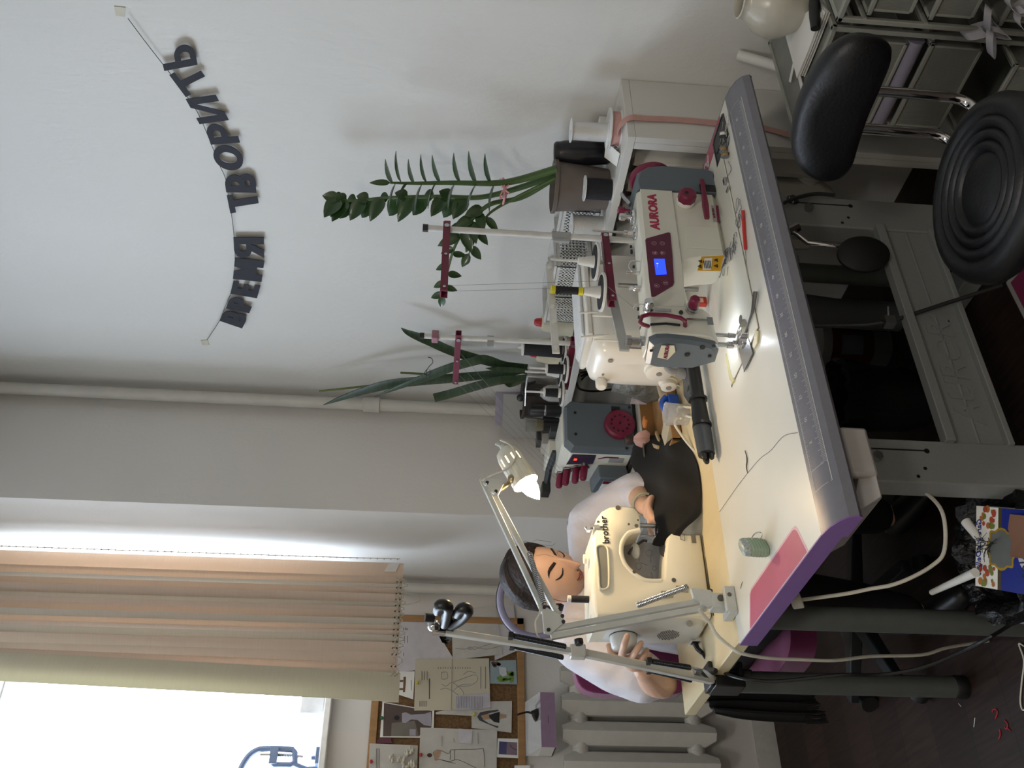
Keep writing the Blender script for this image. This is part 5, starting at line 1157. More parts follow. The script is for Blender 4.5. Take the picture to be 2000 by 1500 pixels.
ct2 = MB().tube([(XB + .02, 1.752, ZC - .05), (XB + .02, 1.752, 1.9), (XB + .03, 1.75, 1.55)], .0015, n=5)
for i in range(60): ct2.box((XB + .02, 1.752, 1.56 + i * .027), (.0045, .0045, .0045))
P(vb, 'pull_chain', ct2, bead)
# ------------------------------------------------------------------ pinboard
cork = M('cork', '7b5f3c', .95, noise=(90, .3), hex2='5b432a', bump=(150, .4)); pine = M('pine_frame', 'a57c4e', .5, noise=(10, .15), stretch=(4, 4, .6))
XP1 = XW + .022
pb = T('pinboard', 'cork pinboard with pine frame covered in fashion sketches below the window', 'pinboard', (XW, 1.2, 1.02))
py0, py1, pz0, pz1 = .66, 1.645, 1.02, 1.635
P(pb, 'cork_sheet', MB().bb((XW + .002, py0, pz0), (XW + .012, py1, pz1)), cork)
for a, b in (((py0, pz0), (py1, pz0 + .03)), ((py0, pz1 - .03), (py1, pz1)), ((py0, pz0), (py0 + .03, pz1)), ((py1 - .03, pz0), (py1, pz1))):
    P(pb, 'frame_side', MB().bb((XW + .001, a[0], a[1]), (XW + .022, b[0], b[1])), pine, bevel=.002)
ink = M('pencil_line', '55565a', .9); inkl = M('pale_pencil_line', '87888a', .9)
def sheet_on_board(name, label, quad, mt, lvl=1, parts=(), cat='drawing'):
    X = XP1 - .006 + .0022 * lvl
    c = V((0, 0, 0)); q = [AX(X, *p) for p in quad]
    t = T(name, label, cat, q[-1]); t['group'] = 'sheets on the pinboard'
    P(t, 'sheet', MB().prism(q, (.0008, 0, 0)), mt)
    for k, pr in enumerate(parts):
        nm, kind, data, m2 = pr; X2 = X + .0012 + .0004 * k; b = MB()
        if kind == 'poly': b.prism([AX(X2, *p) for p in data], (.0003, 0, 0))
        elif kind == 'lines':
            for ln in data: b.tube([AX(X2, *p) for p in ln], .0009, n=4, k=3)
        elif kind == 'polys':
            for d in data: b.prism([AX(X2, *p) for p in d], (.0003, 0, 0))
        P(t, nm, b, m2)
    return t
def hatch(x0, y0, x1, y1, n, along='y'):
    o = []
    for i in range(n):
        t = i / max(1, n - 1)
        o.append([(x0 + (x1 - x0) * t, y0), (x0 + (x1 - x0) * t, y1)] if along == 'y' else [(x0, y0 + (y1 - y0) * t), (x1, y0 + (y1 - y0) * t)])
    return o
def ell(cx, cy, rx, ry, n=16): return [(cx + rx * cos(2 * pi * i / n), cy + ry * sin(2 * pi * i / n)) for i in range(n)]
wpap = M('cool_white_sheet', 'c4c1c4', .85); bpap = M('beige_sheet', 'c0b9a4', .85, noise=(5, .04)); gpap = M('sketch_sheet', 'bfbcb4', .85)
sheet_on_board('sketch_sheet', 'lilac white sheet with short notes right beneath the blind', [(775, 1211), (838, 1208), (884, 1284), (884, 1300), (772, 1314)], wpap, 1, [('handwriting', 'lines', hatch(788, 1226, 795, 1231, 3) + hatch(790, 1242, 796, 1256, 2) + hatch(788, 1275, 790, 1281, 1), ink)])
sheet_on_board('sketch_sheet', 'white sheet with a small pencil figure just behind the phone holder', [(882, 1193), (968, 1183), (982, 1278), (884, 1289)], gpap, 2, [('pencil_drawing', 'lines', [[(889, 1266), (905, 1268), (920, 1265)], ell(918, 1266, 4, 2.5), ell(926, 1266, 3, 3), [(930, 1268), (945, 1262), (975, 1252)], [(930, 1264), (950, 1268), (978, 1262)]], inkl)])
sheet_on_board('sketch_sheet', 'blank white sheet hanging lowest at the right, partly behind the lavender ring', [(968, 1186), (1003, 1180), (1012, 1270), (966, 1290)], wpap, 1)
dress = [[(860, 1347), (870, 1344), (884, 1350), (900, 1360), (905, 1352), (884, 1333), (872, 1340), (862, 1336)], [(884, 1333), (905, 1325), (928, 1318), (932, 1330), (915, 1340), (890, 1340)], [(884, 1350), (900, 1338), (920, 1336)], [(905, 1318), (915, 1311), (930, 1315)], [(862, 1313), (873, 1313), (874, 1325), (863, 1326), (862, 1313)]]
sheet_on_board('sketch_sheet', 'large beige folded sheet with a gown sketch and notes in the board centre', [(811, 1287), (955, 1286), (958, 1386), (809, 1388)], bpap, 3, [('pencil_drawing', 'lines', dress, inkl), ('handwriting', 'lines', hatch(824, 1311, 834, 1328, 3) + hatch(820, 1369, 832, 1380, 4) + hatch(838, 1325, 839, 1365, 2) + hatch(856, 1303, 918, 1306, 14) + hatch(939, 1302, 948, 1345, 2), ink), ('fold_line', 'lines', [[(883, 1287), (881, 1387)]], inkl)])
sheet_on_board('printed_slip', 'small printed receipt slip with a folded corner over the beige gown sheet', [(888, 1358), (956, 1355), (958, 1381), (940, 1385), (890, 1387)], M('slip_paper', 'bdb8c0', .8), 4.2, [('print_lines', 'lines', hatch(892, 1360, 942, 1384, 17), inkl)], 'receipt')
sheet_on_board('photo_card', 'white card with a picture of a low wooden stool near the ivory slat', [(771, 1312), (810, 1311), (807, 1366), (767, 1353)], paper, 2, [('stool_picture', 'polys', [[(771, 1322), (777, 1322), (775, 1352), (769, 1352)], [(788, 1322), (793, 1322), (791, 1352), (787, 1352)], [(777, 1328), (788, 1328), (787, 1332), (777, 1332)], [(777, 1344), (788, 1344), (787, 1348), (777, 1348)]], M('brown_print', '6b5236', .7)), ('caption', 'lines', [[(803, 1328), (803, 1348)]], ink)], 'photo')
skin_p = M('skin_print', 'a98a6e', .7); navy_p = M('black_print', '16171c', .7)
sheet_on_board('photo_print', 'dark brown photo print of a model in a pale gown with a white border', [(747, 1371), (848, 1388), (847, 1421), (820, 1441), (742, 1440)], paper, 2.2, [('photo_area', 'poly', [(750, 1373), (844, 1389), (843, 1420), (818, 1438), (748, 1438)], M('brown_photo', '4e403a', .5)), ('floor_patch', 'poly', [(765, 1412), (810, 1408), (818, 1438), (764, 1438)], M('grey_photo', '6d685f', .5)), ('gown', 'poly', [(785, 1393), (792, 1391), (803, 1396), (830, 1394), (842, 1390), (843, 1419), (828, 1416), (815, 1406), (803, 1405), (792, 1412), (785, 1411)], M('pale_gown_print', '9d99a3', .6)), ('head', 'poly', ell(775, 1402, 5.5, 5), navy_p), ('white_chair', 'polys', [[(800, 1424), (812, 1424), (812, 1437), (800, 1437)]], M('pale_gown_print'))], 'photo')
r7 = random.Random(6)
sheet_on_board('colour_painting', 'small green and blue garden painting at the lower right of the board', [(957, 1291), (1008, 1289), (1010, 1337), (957, 1335)], M('pale_blue_wash', '8fa0a4', .7), 2.4, [('green_wash', 'polys', [ell(r7.uniform(975, 1005), r7.uniform(1308, 1333), 5, 4, 9) for _ in range(14)], M('leaf_green_wash', '6f8f3a', .7)), ('dark_wash', 'polys', [ell(r7.uniform(962, 975), r7.uniform(1293, 1301), 4, 3, 9) for _ in range(6)], M('brown_wash', '57463a', .7)), ('figure', 'polys', [[(974, 1302), (988, 1304), (990, 1318), (982, 1322), (976, 1316)]], M('white_wash', 'c3c6cc', .7))], 'painting')
sheet_on_board('sketch_sheet', 'white sheet with a long haired figure in a black dress', [(851, 1391), (956, 1370), (1000, 1369), (999, 1431), (921, 1422), (921, 1398), (851, 1395)], gpap, 2, [('long_hair', 'polys', [[(932, 1400), (938, 1391), (955, 1388), (973, 1386), (974, 1389), (955, 1393), (943, 1398), (943, 1405), (955, 1413), (974, 1419), (972, 1422), (950, 1413), (936, 1407)]], M('grey_ink_wash', '48484e', .8)), ('figure', 'polys', [[(939, 1398), (957, 1393), (958, 1404), (945, 1406)], [(976, 1394), (989, 1396), (989, 1402), (976, 1404)]], skin_p), ('black_dress', 'polys', [[(955, 1397), (962, 1394), (976, 1390), (975, 1412), (965, 1410), (956, 1402)]], navy_p)])
fig = [[(846, 1470), (853, 1465), (862, 1466), (876, 1472), (880, 1465), (890, 1464), (930, 1463), (944, 1462)], [(846, 1470), (851, 1484), (858, 1483), (878, 1487), (895, 1484), (930, 1500)], [(880, 1465), (879, 1484)], [(887, 1464), (888, 1485)], [(944, 1462), (946, 1478), (946, 1498)], [(858, 1483), (875, 1488), (890, 1491)]]
sheet_on_board('sketch_sheet', 'big white sheet with a standing figure in a long strapless gown, red pin', [(821, 1421), (971, 1426), (970, 1505), (818, 1505)], gpap, 3.2, [('pencil_drawing', 'lines', fig, ink), ('figure', 'polys', [[(848, 1470), (858, 1464), (862, 1465), (858, 1478), (852, 1486), (848, 1484)]], skin_p), ('head', 'poly', ell(839, 1475, 5, 4), M('brown_hair_wash', '4a352b', .8)), ('notes', 'lines', hatch(863, 1437, 864, 1458, 1) + [[(886, 1442), (887, 1450)], [(933, 1432), (934, 1453)]], inkl)])
sheet_on_board('paper_slip', 'plain pale slip layered over the sheet with the strapless gown', [(896, 1423), (923, 1425), (921, 1453), (896, 1451)], wpap, 4.4, cat='paper')
sheet_on_board('instant_photo', 'small instant photo of a purple evening sky', [(972, 1442), (1012, 1443), (1012, 1481), (970, 1479)], paper, 2.2, [('photo_area', 'poly', [(975, 1448), (1010, 1450), (1010, 1475), (974, 1473)], M('violet_sky_photo', '45406a', .5)), ('dusk_glow', 'poly', [(990, 1449), (1010, 1450), (1010, 1475), (989, 1474)], M('dusk_photo', '7d6a74', .5)), ('silhouette', 'lines', [[(996, 1455), (1002, 1462), (1009, 1464)]], navy_p)], 'photo')
fl = sheet_on_board('flower_card', 'white card with sewn cream fabric flowers at the board edge', [(722, 1452), (816, 1456), (815, 1505), (720, 1505)], gpap, 2.6, [('handwriting', 'lines', hatch(735, 1462, 741, 1500, 3), ink)], 'card')
fb = MB(); r8 = random.Random(2)
for cx_, cy_, R in ((800, 1470, 9), (805, 1492, 9), (785, 1485, 7), (765, 1480, 6), (792, 1500, 8)):
    for i in range(14):
        a = r8.uniform(0, 6.28); rr = R * r8.uniform(.2, 1); fb.ball(AX(XP1 + .012 + .006 * r8.random(), cx_ + rr * cos(a), cy_ + rr * sin(a)), (.007, .009 * r8.uniform(.6, 1.2), .006), n=6)
P(fl, 'fabric_flowers', fb, M('cream_fabric', 'c4bfae', .9))
sheet_on_board('burgundy_card', 'burgundy triangular card corner above the flower card', [(730, 1451), (752, 1436), (761, 1436), (767, 1452)], M('burgundy_card', '5c2f3c', .7), 1.6, cat='card')
sheet_on_board('white_sheet_corner', 'white sheet whose corner shows at the lowest board edge', [(1005, 1495), (1035, 1495), (1036, 1508), (1004, 1508)], paper, 6, cat='paper')
def pin(px, hexn, label, lvl):
    q = AX(XP1 - .004 + .0022 * lvl + .0015, *px); TM('push_pin', MB().lathe(q, [(.006, 0), (.005, .004), (.004, .008), (.0062, .011), (.001, .013)], d=(1, 0, 0), n=12), hexn, label, 'pin')
pin((822, 1475), M('red_pin', 'b0242e', .3), 'red push pin above the strapless gown figure', 3.2); pin((725, 1488), M('red_pin'), 'red push pin at the top of the flower card', 2.6)
pin((746, 1403), M('green_pin', '1f6b4a', .3), 'green push pin at the top border of the dark photo print', 2.2); pin((815, 1334), M('yellow_pin', 'c9b93a', .3), 'yellow push pin at the top of the beige gown sheet', 3); pin((926, 1396), M('yellow_pin'), 'yellow push pin above the figure in the black dress', 2)
# ------------------------------------------------------------------ window sill things
bl = M('blue_grey_plastic', '6d7f9f', .4)
cl = T('spring_clamp', 'blue grey plastic clamp with steel spindle standing on the window sill', 'clamp', AX(-3.88, 632, 1480))
XC = -3.90; Q = lambda x, y: AX(XC, x, y)
P(cl, 'clamp_frame', MB().tube([Q(520, 1462), Q(542, 1462), Q(572, 1464), Q(576, 1470), Q(576, 1488), Q(568, 1494), Q(536, 1494), Q(530, 1488)], .012, n=8).bb(Q(530, 1460), Q(541, 1494) + V((.02, 0, 0))), bl)
P(cl, 'curved_handle', MB().tube([Q(524, 1462), Q(505, 1464), Q(488, 1474), Q(476, 1490), Q(468, 1506)], .012, n=8, k=4), bl)
P(cl, 'spindle', MB().tube([Q(508, 1474), Q(530, 1474), Q(560, 1475), Q(592, 1478)], .006, n=8), steel)
sp2 = MB()
sp2.tube([Q(541 + i * .45, 1475 + 4.5 * sin(i * .9)) + V((.012 * cos(i * .9), 0, 0)) for i in range(64)], .0018, n=5)
P(cl, 'spring', sp2, steel)
P(cl, 'clamp_foot', MB().bb(Q(620, 1467), AX(XC, 636, 1500) + V((.06, 0, 0))).tube([Q(608, 1480), Q(622, 1480)], .008, n=8).tube([Q(574, 1492), Q(600, 1502), Q(625, 1500)], .010, n=8, k=3), bl, bevel=.003)
TM('white_carton', MB().bb(AX(-3.93, 634, 1403), AX(-3.93, 592, 1360) + V((.06, 0, 0))), M('white_carton', 'e3e6ea', .5), 'white rounded carton on the window sill behind the ivory slat', 'carton', bevel=.006)
# lilac box on the radiator
lx = T('lilac_box', 'open white box with lilac front and raised clear lid on the window wall radiator', 'box', (-3.76, 1.2, .90))
f_ = [AX(-3.735, *p) for p in ((1055, 1352), (1083, 1350), (1097, 1457), (1069, 1459))]
z0_, z1_ = f_[1].z, f_[0].z; ya_, yb_ = f_[3].y, f_[0].y
P(lx, 'front_panel', MB().bb((-3.738, ya_, z0_), (-3.735, yb_, z1_)), M('lilac_card', '9a7f98', .5))
P(lx, 'box_tray', MB().bb((-3.86, ya_, z0_), (-3.738, yb_, z0_ + .004)).bb((-3.86, ya_, z0_), (-3.738, ya_ + .003, z1_)).bb((-3.86, yb_ - .003, z0_), (-3.738, yb_, z1_)).bb((-3.86, ya_, z0_), (-3.857, yb_, z1_ + .035)), paper)
P(lx, 'clear_lid', MB().prism([(-3.739, ya_ - .002, z1_), (-3.739, yb_ + .002, z1_), (-3.86, yb_ + .002, z1_ + .045), (-3.86, ya_ - .002, z1_ + .045)], (0, 0, .002)), M('clear_film', 'e8e8ea', .08, alpha=.25))
P(lx, 'lettering', MB().bb((-3.7348, ya_ + .09, (z0_ + z1_) / 2 - .002), (-3.7344, yb_ - .09, (z0_ + z1_) / 2 + .001)), M('dark_lilac_print', '6f5670', .6))
kb_ = T('black_brush', 'black round brush head with a cable in the open lilac box', 'brush', AX(-3.78, 1052, 1395))
P(kb_, 'brush_head', MB().cyl(AX(-3.77, 1042, 1399), AX(-3.77, 1058, 1392), .022, n=20), black_pl)
P(kb_, 'cable', MB().tube([AX(-3.77, 1040, 1393), AX(-3.77, 1028, 1391), AX(-3.77, 1010, 1396)], .004, n=7, k=4).tube([AX(-3.78, 1048, 1384), AX(-3.78, 1048, 1377), AX(-3.78, 1056, 1368)], .004, n=7, k=4), cable_k)
# ------------------------------------------------------------------ cream sewing machine, seen from behind
T2 = .757
cream = M('cream_machine_plastic', 'ebe6d4', .3, noise=(6, .03)); cream2 = M('cool_white_plastic', 'cfd0ce', .32, noise=(6, .02))
bm_ = T('computerised_sewing_machine', 'cream sewing machine seen from its back under the clamp lamp, hand on its wheel', 'sewing machine', (-2.2, 1.05, T2))
XBK, DEP = -2.118, .168
B = lambda x, y, X=XBK: AX(X, x, y)
outl = [(1390, 1203), (1383, 1140), (1375, 1080), (1372, 1044), (1350, 1042), (1312, 1040), (1304, 1048), (1300, 1075), (1297, 1128), (1288, 1134), (1272, 1134), (1256, 1131), (1235, 1117), (1220, 1100), (1213, 1079), (1215, 1058), (1228, 1040), (1252, 1033), (1251, 1005), (1246, 996), (1238, 989), (1215, 986), (1190, 989), (1176, 997), (1166, 1010), (1160, 1028), (1158, 1060), (1158, 1120), (1160, 1165), (1163, 1195), (1168, 1210)]
o2 = [B(*p) for p in outl]
for p in o2: p.x = XBK; p.z = max(p.z, T2 + .003)
b = MB(); n = len(o2); cen = V((XBK, 1.03, .93))
def rr(d, k):
    return [V((XBK - d, cen.y + (p.y - cen.y) * k, cen.z + (p.z - cen.z) * k)) for p in o2]
def inset(pts, e):
    m = len(pts); out = []
    for i in range(m):
        a, c, d = pts[i - 1], pts[i], pts[(i + 1) % m]; t = (d - a); nn = V((0, -t.z, t.y)).normalized(); out.append(c + nn * e)
    return out
area = sum(o2[i].y * o2[(i + 1) % n].z - o2[(i + 1) % n].y * o2[i].z for i in range(n)); sg = 1 if area > 0 else -1
def lay(d, e): return [p - V((d, 0, 0)) for p in inset(o2, e * sg)]
b.loft([lay(0, .007), lay(.003, .0025), lay(.009, 0), lay(DEP - .03, 0), lay(DEP - .01, .006), lay(DEP, .018)])
P(bm_, 'body', b, cream, sharp=50)
# rounded end housing at the handwheel side
eb = MB(); yE = .912
def er(y, w, k): return [V((x, y, z)) for x, z in srect(XBK - DEP / 2 - .002, .903, w, .285 * k, 28, 4)]
eb.loft([er(.935, DEP + .002, .98), er(.918, DEP - .002, .975), er(.908, DEP - .02, .95), er(.902, DEP - .05, .90)])
P(bm_, 'end_housing', eb, cream2, sharp=60)
P(bm_, 'foot_seam', MB().tube([B(1393, 1203) + V((.002, 0, -.002)), B(1386, 1145), B(1379, 1085), B(1373, 1046)], .0022, n=6), black_pl)
# throat: grey panel with stitch chart and pale recess rim
thr_p = [B(*p, X=XBK - .075) for p in ((1300, 1060), (1299, 1131), (1284, 1137), (1256, 1135), (1232, 1121), (1216, 1103), (1209, 1080), (1211, 1060))]
tp2 = P(bm_, 'throat_panel', MB().prism(thr_p, (-.004, 0, 0)), M('grey_throat_panel', '9a9a9c', .45))
ch_ = MB(); r9 = random.Random(3)
for (cx_, cy_, rx, ry, m_) in ((1247, 1106, 5.5, 6, 16), (1268, 1080, 6, 6, 16), (1278, 1110, 4, 4, 10)):
    for i in range(m_):
        a = 2 * pi * i / m_; q = B(cx_ + rx * cos(a), cy_ + ry * sin(a), X=XBK - .0745); ch_.box(q, (.0006, .0013, .0013))
for (x0, y0, x1, y1, m_) in ((1252, 1099, 1264, 1104, 8), (1247, 1083, 1249, 1095, 7), (1271, 1087, 1271, 1098, 6), (1272, 1118, 1276, 1132, 7)):
    for i in range(m_): t = i / (m_ - 1); ch_.box(B(x0 + (x1 - x0) * t, y0 + (y1 - y0) * t, X=XBK - .0745), (.0006, .0010, .0016))
P(tp2, 'stitch_chart_print', ch_, M('chart_grey_print', '4c4c50', .6))
lamp_rim = MB().tube([B(*p) + V((-.006, 0, 0)) for p in ((1292, 1134), (1272, 1134), (1256, 1131), (1235, 1117), (1220, 1100), (1213, 1079), (1215, 1058), (1228, 1040), (1250, 1034))], .0075, n=10, k=4)
P(bm_, 'throat_rim', lamp_rim, cream)
P(bm_, 'lamp_lever', MB().tube([B(1228, 1082, X=-2.16), B(1236, 1070, X=-2.16), B(1250, 1060, X=-2.165), B(1257, 1056, X=-2.17), B(1264, 1057, X=-2.17)], .0035, n=7, k=3), M('dark_steel', '4a4a4c', .3, .8))
P(bm_, 'work_light_lens', MB().ball(B(1241, 1076, X=-2.165), (.012, .022, .012), n=12), M('frosted_lens', 'c9cbcc', .3))
# handle recess, screws, lettering
hr = [B(*p) + V((.0012, 0, 0)) for p in ((1164, 1074), (1167, 1067), (1174, 1065), (1182, 1067), (1187, 1076), (1189, 1110), (1189, 1142), (1186, 1149), (1180, 1152), (1174, 1151), (1170, 1146), (1168, 1110))]
P(bm_, 'handle_recess', MB().prism(hr, (.0008, 0, 0)), M('recess_grey', '8f8e86', .5), bevel=.0005)
P(bm_, 'recess_rim', MB().tube([p + V((.001, 0, 0)) for p in hr], .0028, n=8, k=4, closed=True), cream)
sm = MB()
for px, r in (((1207, 992), .0065), ((1173, 1103), .005), ((1243, 1027), .005), ((1239, 1117), .005), ((1316, 1133), .0055), ((1228, 1024), .003), ((1168, 1019), .003), ((1246, 1016), .0025)):
    q = B(*px); P(bm_, 'screw_hole', MB().cyl(q + V((-.003, 0, 0)), q + V((.0012, 0, 0)), r, n=14), M('screw_hole_dark', '5c5950', .5))
q = B(1181, 1035) + V((.0014, 0, 0))
lt = MB().text('brother', .0245, fr4(q, B(1179, 1018) - B(1183, 1052), (0, 0, 1)), ext=.0003, bold=.0002)
P(bm_, 'brand_lettering', lt, black_pl)
P(bm_, 'type_plate', MB().prism([B(1291, 1155) + V((.001, 0, 0)), B(1289, 1170) + V((.001, 0, 0)), B(1315, 1168) + V((.001, 0, 0)), B(1316, 1154) + V((.001, 0, 0))], (.0006, 0, 0)), M('grey_type_plate', 'a5a28f', .5))
P(bm_, 'type_plate', MB().prism([B(1320, 1144) + V((.001, 0, 0)), B(1319, 1156) + V((.001, 0, 0)), B(1344, 1158) + V((.001, 0, 0)), B(1345, 1145) + V((.001, 0, 0))], (.0006, 0, 0)), M('grey_type_plate'))
P(bm_, 'thread_guide', MB().tube([B(1144, 1030), B(1146, 1034), B(1158, 1033)], .004, n=8).bb(B(1145, 1028) + V((-.008, 0, 0)), B(1153, 1037) + V((.004, 0, 0))).bb(B(1160, 1026) + V((.0, 0, 0)), B(1171, 1034) + V((.004, 0, 0))), chrome)
P(bm_, 'bobbin_guide', MB().cyl(B(1145, 1092, X=-2.17), B(1140, 1092, X=-2.17), .012, n=18), cream)
# presser parts
P(bm_, 'needle_bar', MB().cyl(AX(-2.20, 1252, 1047), AX(-2.20, 1280, 1048), .004, n=10).cyl(AX(-2.19, 1250, 1026), AX(-2.19, 1286, 1028), .006, n=10), steel)
P(bm_, 'presser_foot', MB().bb(AX(-2.19, 1276, 1034), AX(-2.18, 1284, 1048)).bb(AX(-2.20, 1285, 1052), AX(-2.17, 1291, 1070)), chrome, bevel=.001)
P(bm_, 'needle_clamp', MB().lathe(AX(-2.17, 1296, 1023), [(.005, 0), (.007, .004), (.007, .012), (.004, .016)], d=(1, 0, .2), n=12), white_pl)
P(bm_, 'needle_plate', MB().prism([AX(-2.13, 1300, 1066), AX(-2.13, 1300, 1090), AX(-2.16, 1290, 1082), AX(-2.16, 1288, 1062)], (0, 0, .002)), steel)
ap = [B(*p) + V((.001, 0, 0)) for p in ((1328, 1042), (1336, 1044), (1337, 1056), (1329, 1054))]
P(bm_, 'arm_emblem', MB().tube(ap, .0008, n=5, closed=True), M('screw_hole_dark'))
P(bm_, 'arm_notch', MB().bb(B(1349, 1044) + V((.001, 0, 0)), B(1360, 1061) + V((.0016, 0, 0))), M('notch_shadow_grey', '77746a', .6))
# handwheel, speaker holes, socket
yW = .902; hwp = AY(yW, 1217, 1242)
P(bm_, 'handwheel', MB().lathe(hwp, [(.030, .004), (.033, -.002), (.033, -.012), (.031, -.030), (.026, -.036), (.010, -.037)], d=(0, 1, 0), n=36), M('cool_white_plastic'), sharp=50)
P(bm_, 'wheel_gap', MB().lathe(hwp, [(.0335, .006), (.0345, .0), (.0335, -.002)], d=(0, 1, 0), n=36, cap=False), black_pl)
dots = MB(); qc = AY(.9015, 1305, 1241)
for i in range(-6, 7):
    for j in range(-5, 6):
        if (i / 6.3) ** 2 + (j / 5.3) ** 2 < 1: dots.box(qc + V((j * .0055 + (i % 2) * .0028, 0, i * .0042)), (.0022, .0012, .0022))
P(bm_, 'speaker_grille', dots, M('grille_dark', '55544f', .6))
qh = B(1347, 1218); P(bm_, 'screw_hole', MB().cyl(AY(.915, 1347, 1218), AY(.902, 1347, 1218), .0075, n=16), M('recess_grey'))
qs = AY(.9005, 1357, 1256); P(bm_, 'power_socket', MB().box(qs, (.034, .002, .026)), cream2, bevel=.001); P(bm_, 'power_socket_inner', MB().box(qs + V((.004, -.0012, 0)), (.020, .002, .018)), black_pl)
# spool on top of it
q = AZ(1.045, 1156, 1171); q = V((-2.19, q.y, 1.048)); q = AX(-2.19, 1156, 1171); q.z = 1.036
bs = T('thread_spool', 'black thread spool with pale tip standing on the cream sewing machine', 'thread spool', q)
P(bs, 'thread', MB().cyl(q + V((0, 0, .004)), q + V((0, 0, .050)), .0085, n=18), navy_thr); P(bs, 'spool_end', MB().cyl(q + V((0, 0, .050)), q + V((0, 0, .058)), .0088, n=18), holder_m); P(bs, 'spool_end', MB().cyl(q, q + V((0, 0, .004)), .0088, n=18), holder_m)
# power cord of that machine
pc_ = T('power_cord', 'black power cord with plug in the side of the cream sewing machine', 'cord', AY(.88, 1358, 1262))
P(pc_, 'plug', MB().tube([qs + V((.002, -.002, 0)), qs + V((.004, -.016, -.004)), AY(.868, 1372, 1276)], lambda t: .0075 - .002 * t, n=8), black_pl)
P(pc_, 'cord', MB().tube([AY(.868, 1371, 1275), AY(.85, 1384, 1292), AY(.82, 1404, 1306), AY(.785, 1424, 1318), AY(.76, 1460, 1327), AY(.75, 1510, 1331), AY(.745, 1570, 1326), AY(.74, 1650, 1318), AY(.74, 1720, 1318), AY(.74, 1800, 1304), AY(.75, 1880, 1272), AY(.76, 1950, 1235), AZ(.006, 2010, 1195)], .0042, n=8, k=5), cable_k)
P(pc_, 'cord_clip', MB().tube([AY(.80, 1384, 1308), AY(.79, 1398, 1311)], .007, n=8), M('dark_grey_cable'))

# ------------------------------------------------------------------ clamp lamp
lw = M('lamp_white', 'c6c9c4', .35); brass = M('warm_steel', 'a99a7c', .3, .8)
dl_ = T('desk_lamp', 'white swing arm clamp lamp with a lit bulb above the cream sewing machine', 'lamp', (-1.915, .85, TZ))
XLm = -1.97
def LX(x, y, X=XLm): return AX(X, x, y)
def bar(pts, w, h):
    a, c = pts; d = (c - a).normalized(); s = d.cross(V((1, 0, 0))).normalized(); f = V((1, 0, 0)) - d * d.x; f.normalize(); b = MB()
    return b.loft([[p + s * w * i + f * h * j for i, j in ((-1, -1), (1, -1), (1, 1), (-1, 1))] for p in (a, c)])
bq_ = AZ(TZ, 1432, 1181)
P(dl_, 'clamp_block', MB().box(bq_ + V((-.012, .008, .026)), (.036, .034, .046)).box(bq_ + V((.018, .004, .012)), (.016, .058, .024)).box(bq_ + V((.0, -.022, .010)), (.05, .016, .020)), lw, bevel=.002)
P(dl_, 'clamp_hole', MB().cyl(bq_ + V((.006, .012, .028)), bq_ + V((.0075, .012, .028)), .008, n=16).cyl(bq_ + V((.026, .012, .014)), bq_ + V((.0268, .012, .014)), .005, n=14), M('screw_hole_dark'))
pv = [LX(*p) for p in ((1347, 1153), (1385, 1157), (1399, 1178), (1396, 1188), (1378, 1190), (1352, 1170))]
P(dl_, 'base_bracket', MB().prism(pv, (.014, 0, 0)), lw, bevel=.001)
P(dl_, 'base_pin', MB().cyl(bq_ + V((-.012, .008, .045)), LX(1395, 1183) + V((.007, 0, 0)), .007, n=12), lw)
for a, c in (((1384, 1172), (1082, 1228)), ((1378, 1188), (1076, 1244))): P(dl_, 'lower_arm', bar((LX(*a), LX(*c)), .0062, .006), lw, bevel=.001)
el = [LX(*p) for p in ((1058, 1196), (1064, 1188), (1097, 1206), (1103, 1218), (1075, 1241), (1062, 1238))]
P(dl_, 'elbow_plate', MB().prism(el, (.010, 0, 0)), lw, bevel=.001)
bo = MB()
for px in ((1062, 1190), (1097, 1207), (1099, 1218), (1070, 1234), (1380, 1176), (1386, 1158), (950, 943), (966, 965)): q = LX(*px); bo.cyl(q + V((.008, 0, 0)), q + V((.013, 0, 0)), .0042, n=10)
for px in ((1062, 1190), (1097, 1207), (1099, 1218), (1070, 1234), (1380, 1176), (1386, 1158), (951, 947), (968, 964)):
    q = LX(*px); P(dl_, 'rivet', MB().cyl(q + V((.008, 0, 0)), q + V((.0125, 0, 0)), .0042, n=10), M('dark_steel'))
XH = -2.03
def lerpX(p, a): return AX(XLm + (XH - XLm) * a, *p)
P(dl_, 'upper_arm', bar((lerpX((1062, 1196), 0), lerpX((948, 952), 1)), .0058, .006), lw, bevel=.001)
P(dl_, 'upper_arm', bar((lerpX((1092, 1205), 0), lerpX((966, 968), 1)), .0058, .006), lw, bevel=.001)
def coil(a, c, r, turns, wr):
    d = c - a; u, w, dd = frame(d); N = turns * 8
    return MB().tube([a + d * (i / N) + (u * cos(2 * pi * i / 8) + w * sin(2 * pi * i / 8)) * r for i in range(N + 1)], wr, n=5)
P(dl_, 'tension_spring', coil(LX(1341, 1150) + V((.012, 0, 0)), LX(1242, 1187) + V((.012, 0, 0)), .0055, 34, .0017), steel)
P(dl_, 'tension_spring', coil(lerpX((1062, 1186), .05) + V((.012, 0, 0)), lerpX((1033, 1085), .45) + V((.012, 0, 0)), .0055, 30, .0017), steel)
hpl = [AX(XH, *p) for p in ((943, 945), (948, 935), (966, 937), (985, 943), (982, 952), (972, 970), (966, 969))]
P(dl_, 'head_plate', MB().prism(hpl, (.008, 0, 0)), lw, bevel=.001)
ax0, ax1 = AX(XH, 985, 878), AX(XH, 1027, 944)   # shade axis: closed end -> open end
ld_ = (ax1 - ax0).normalized(); Ls = (ax1 - ax0).length
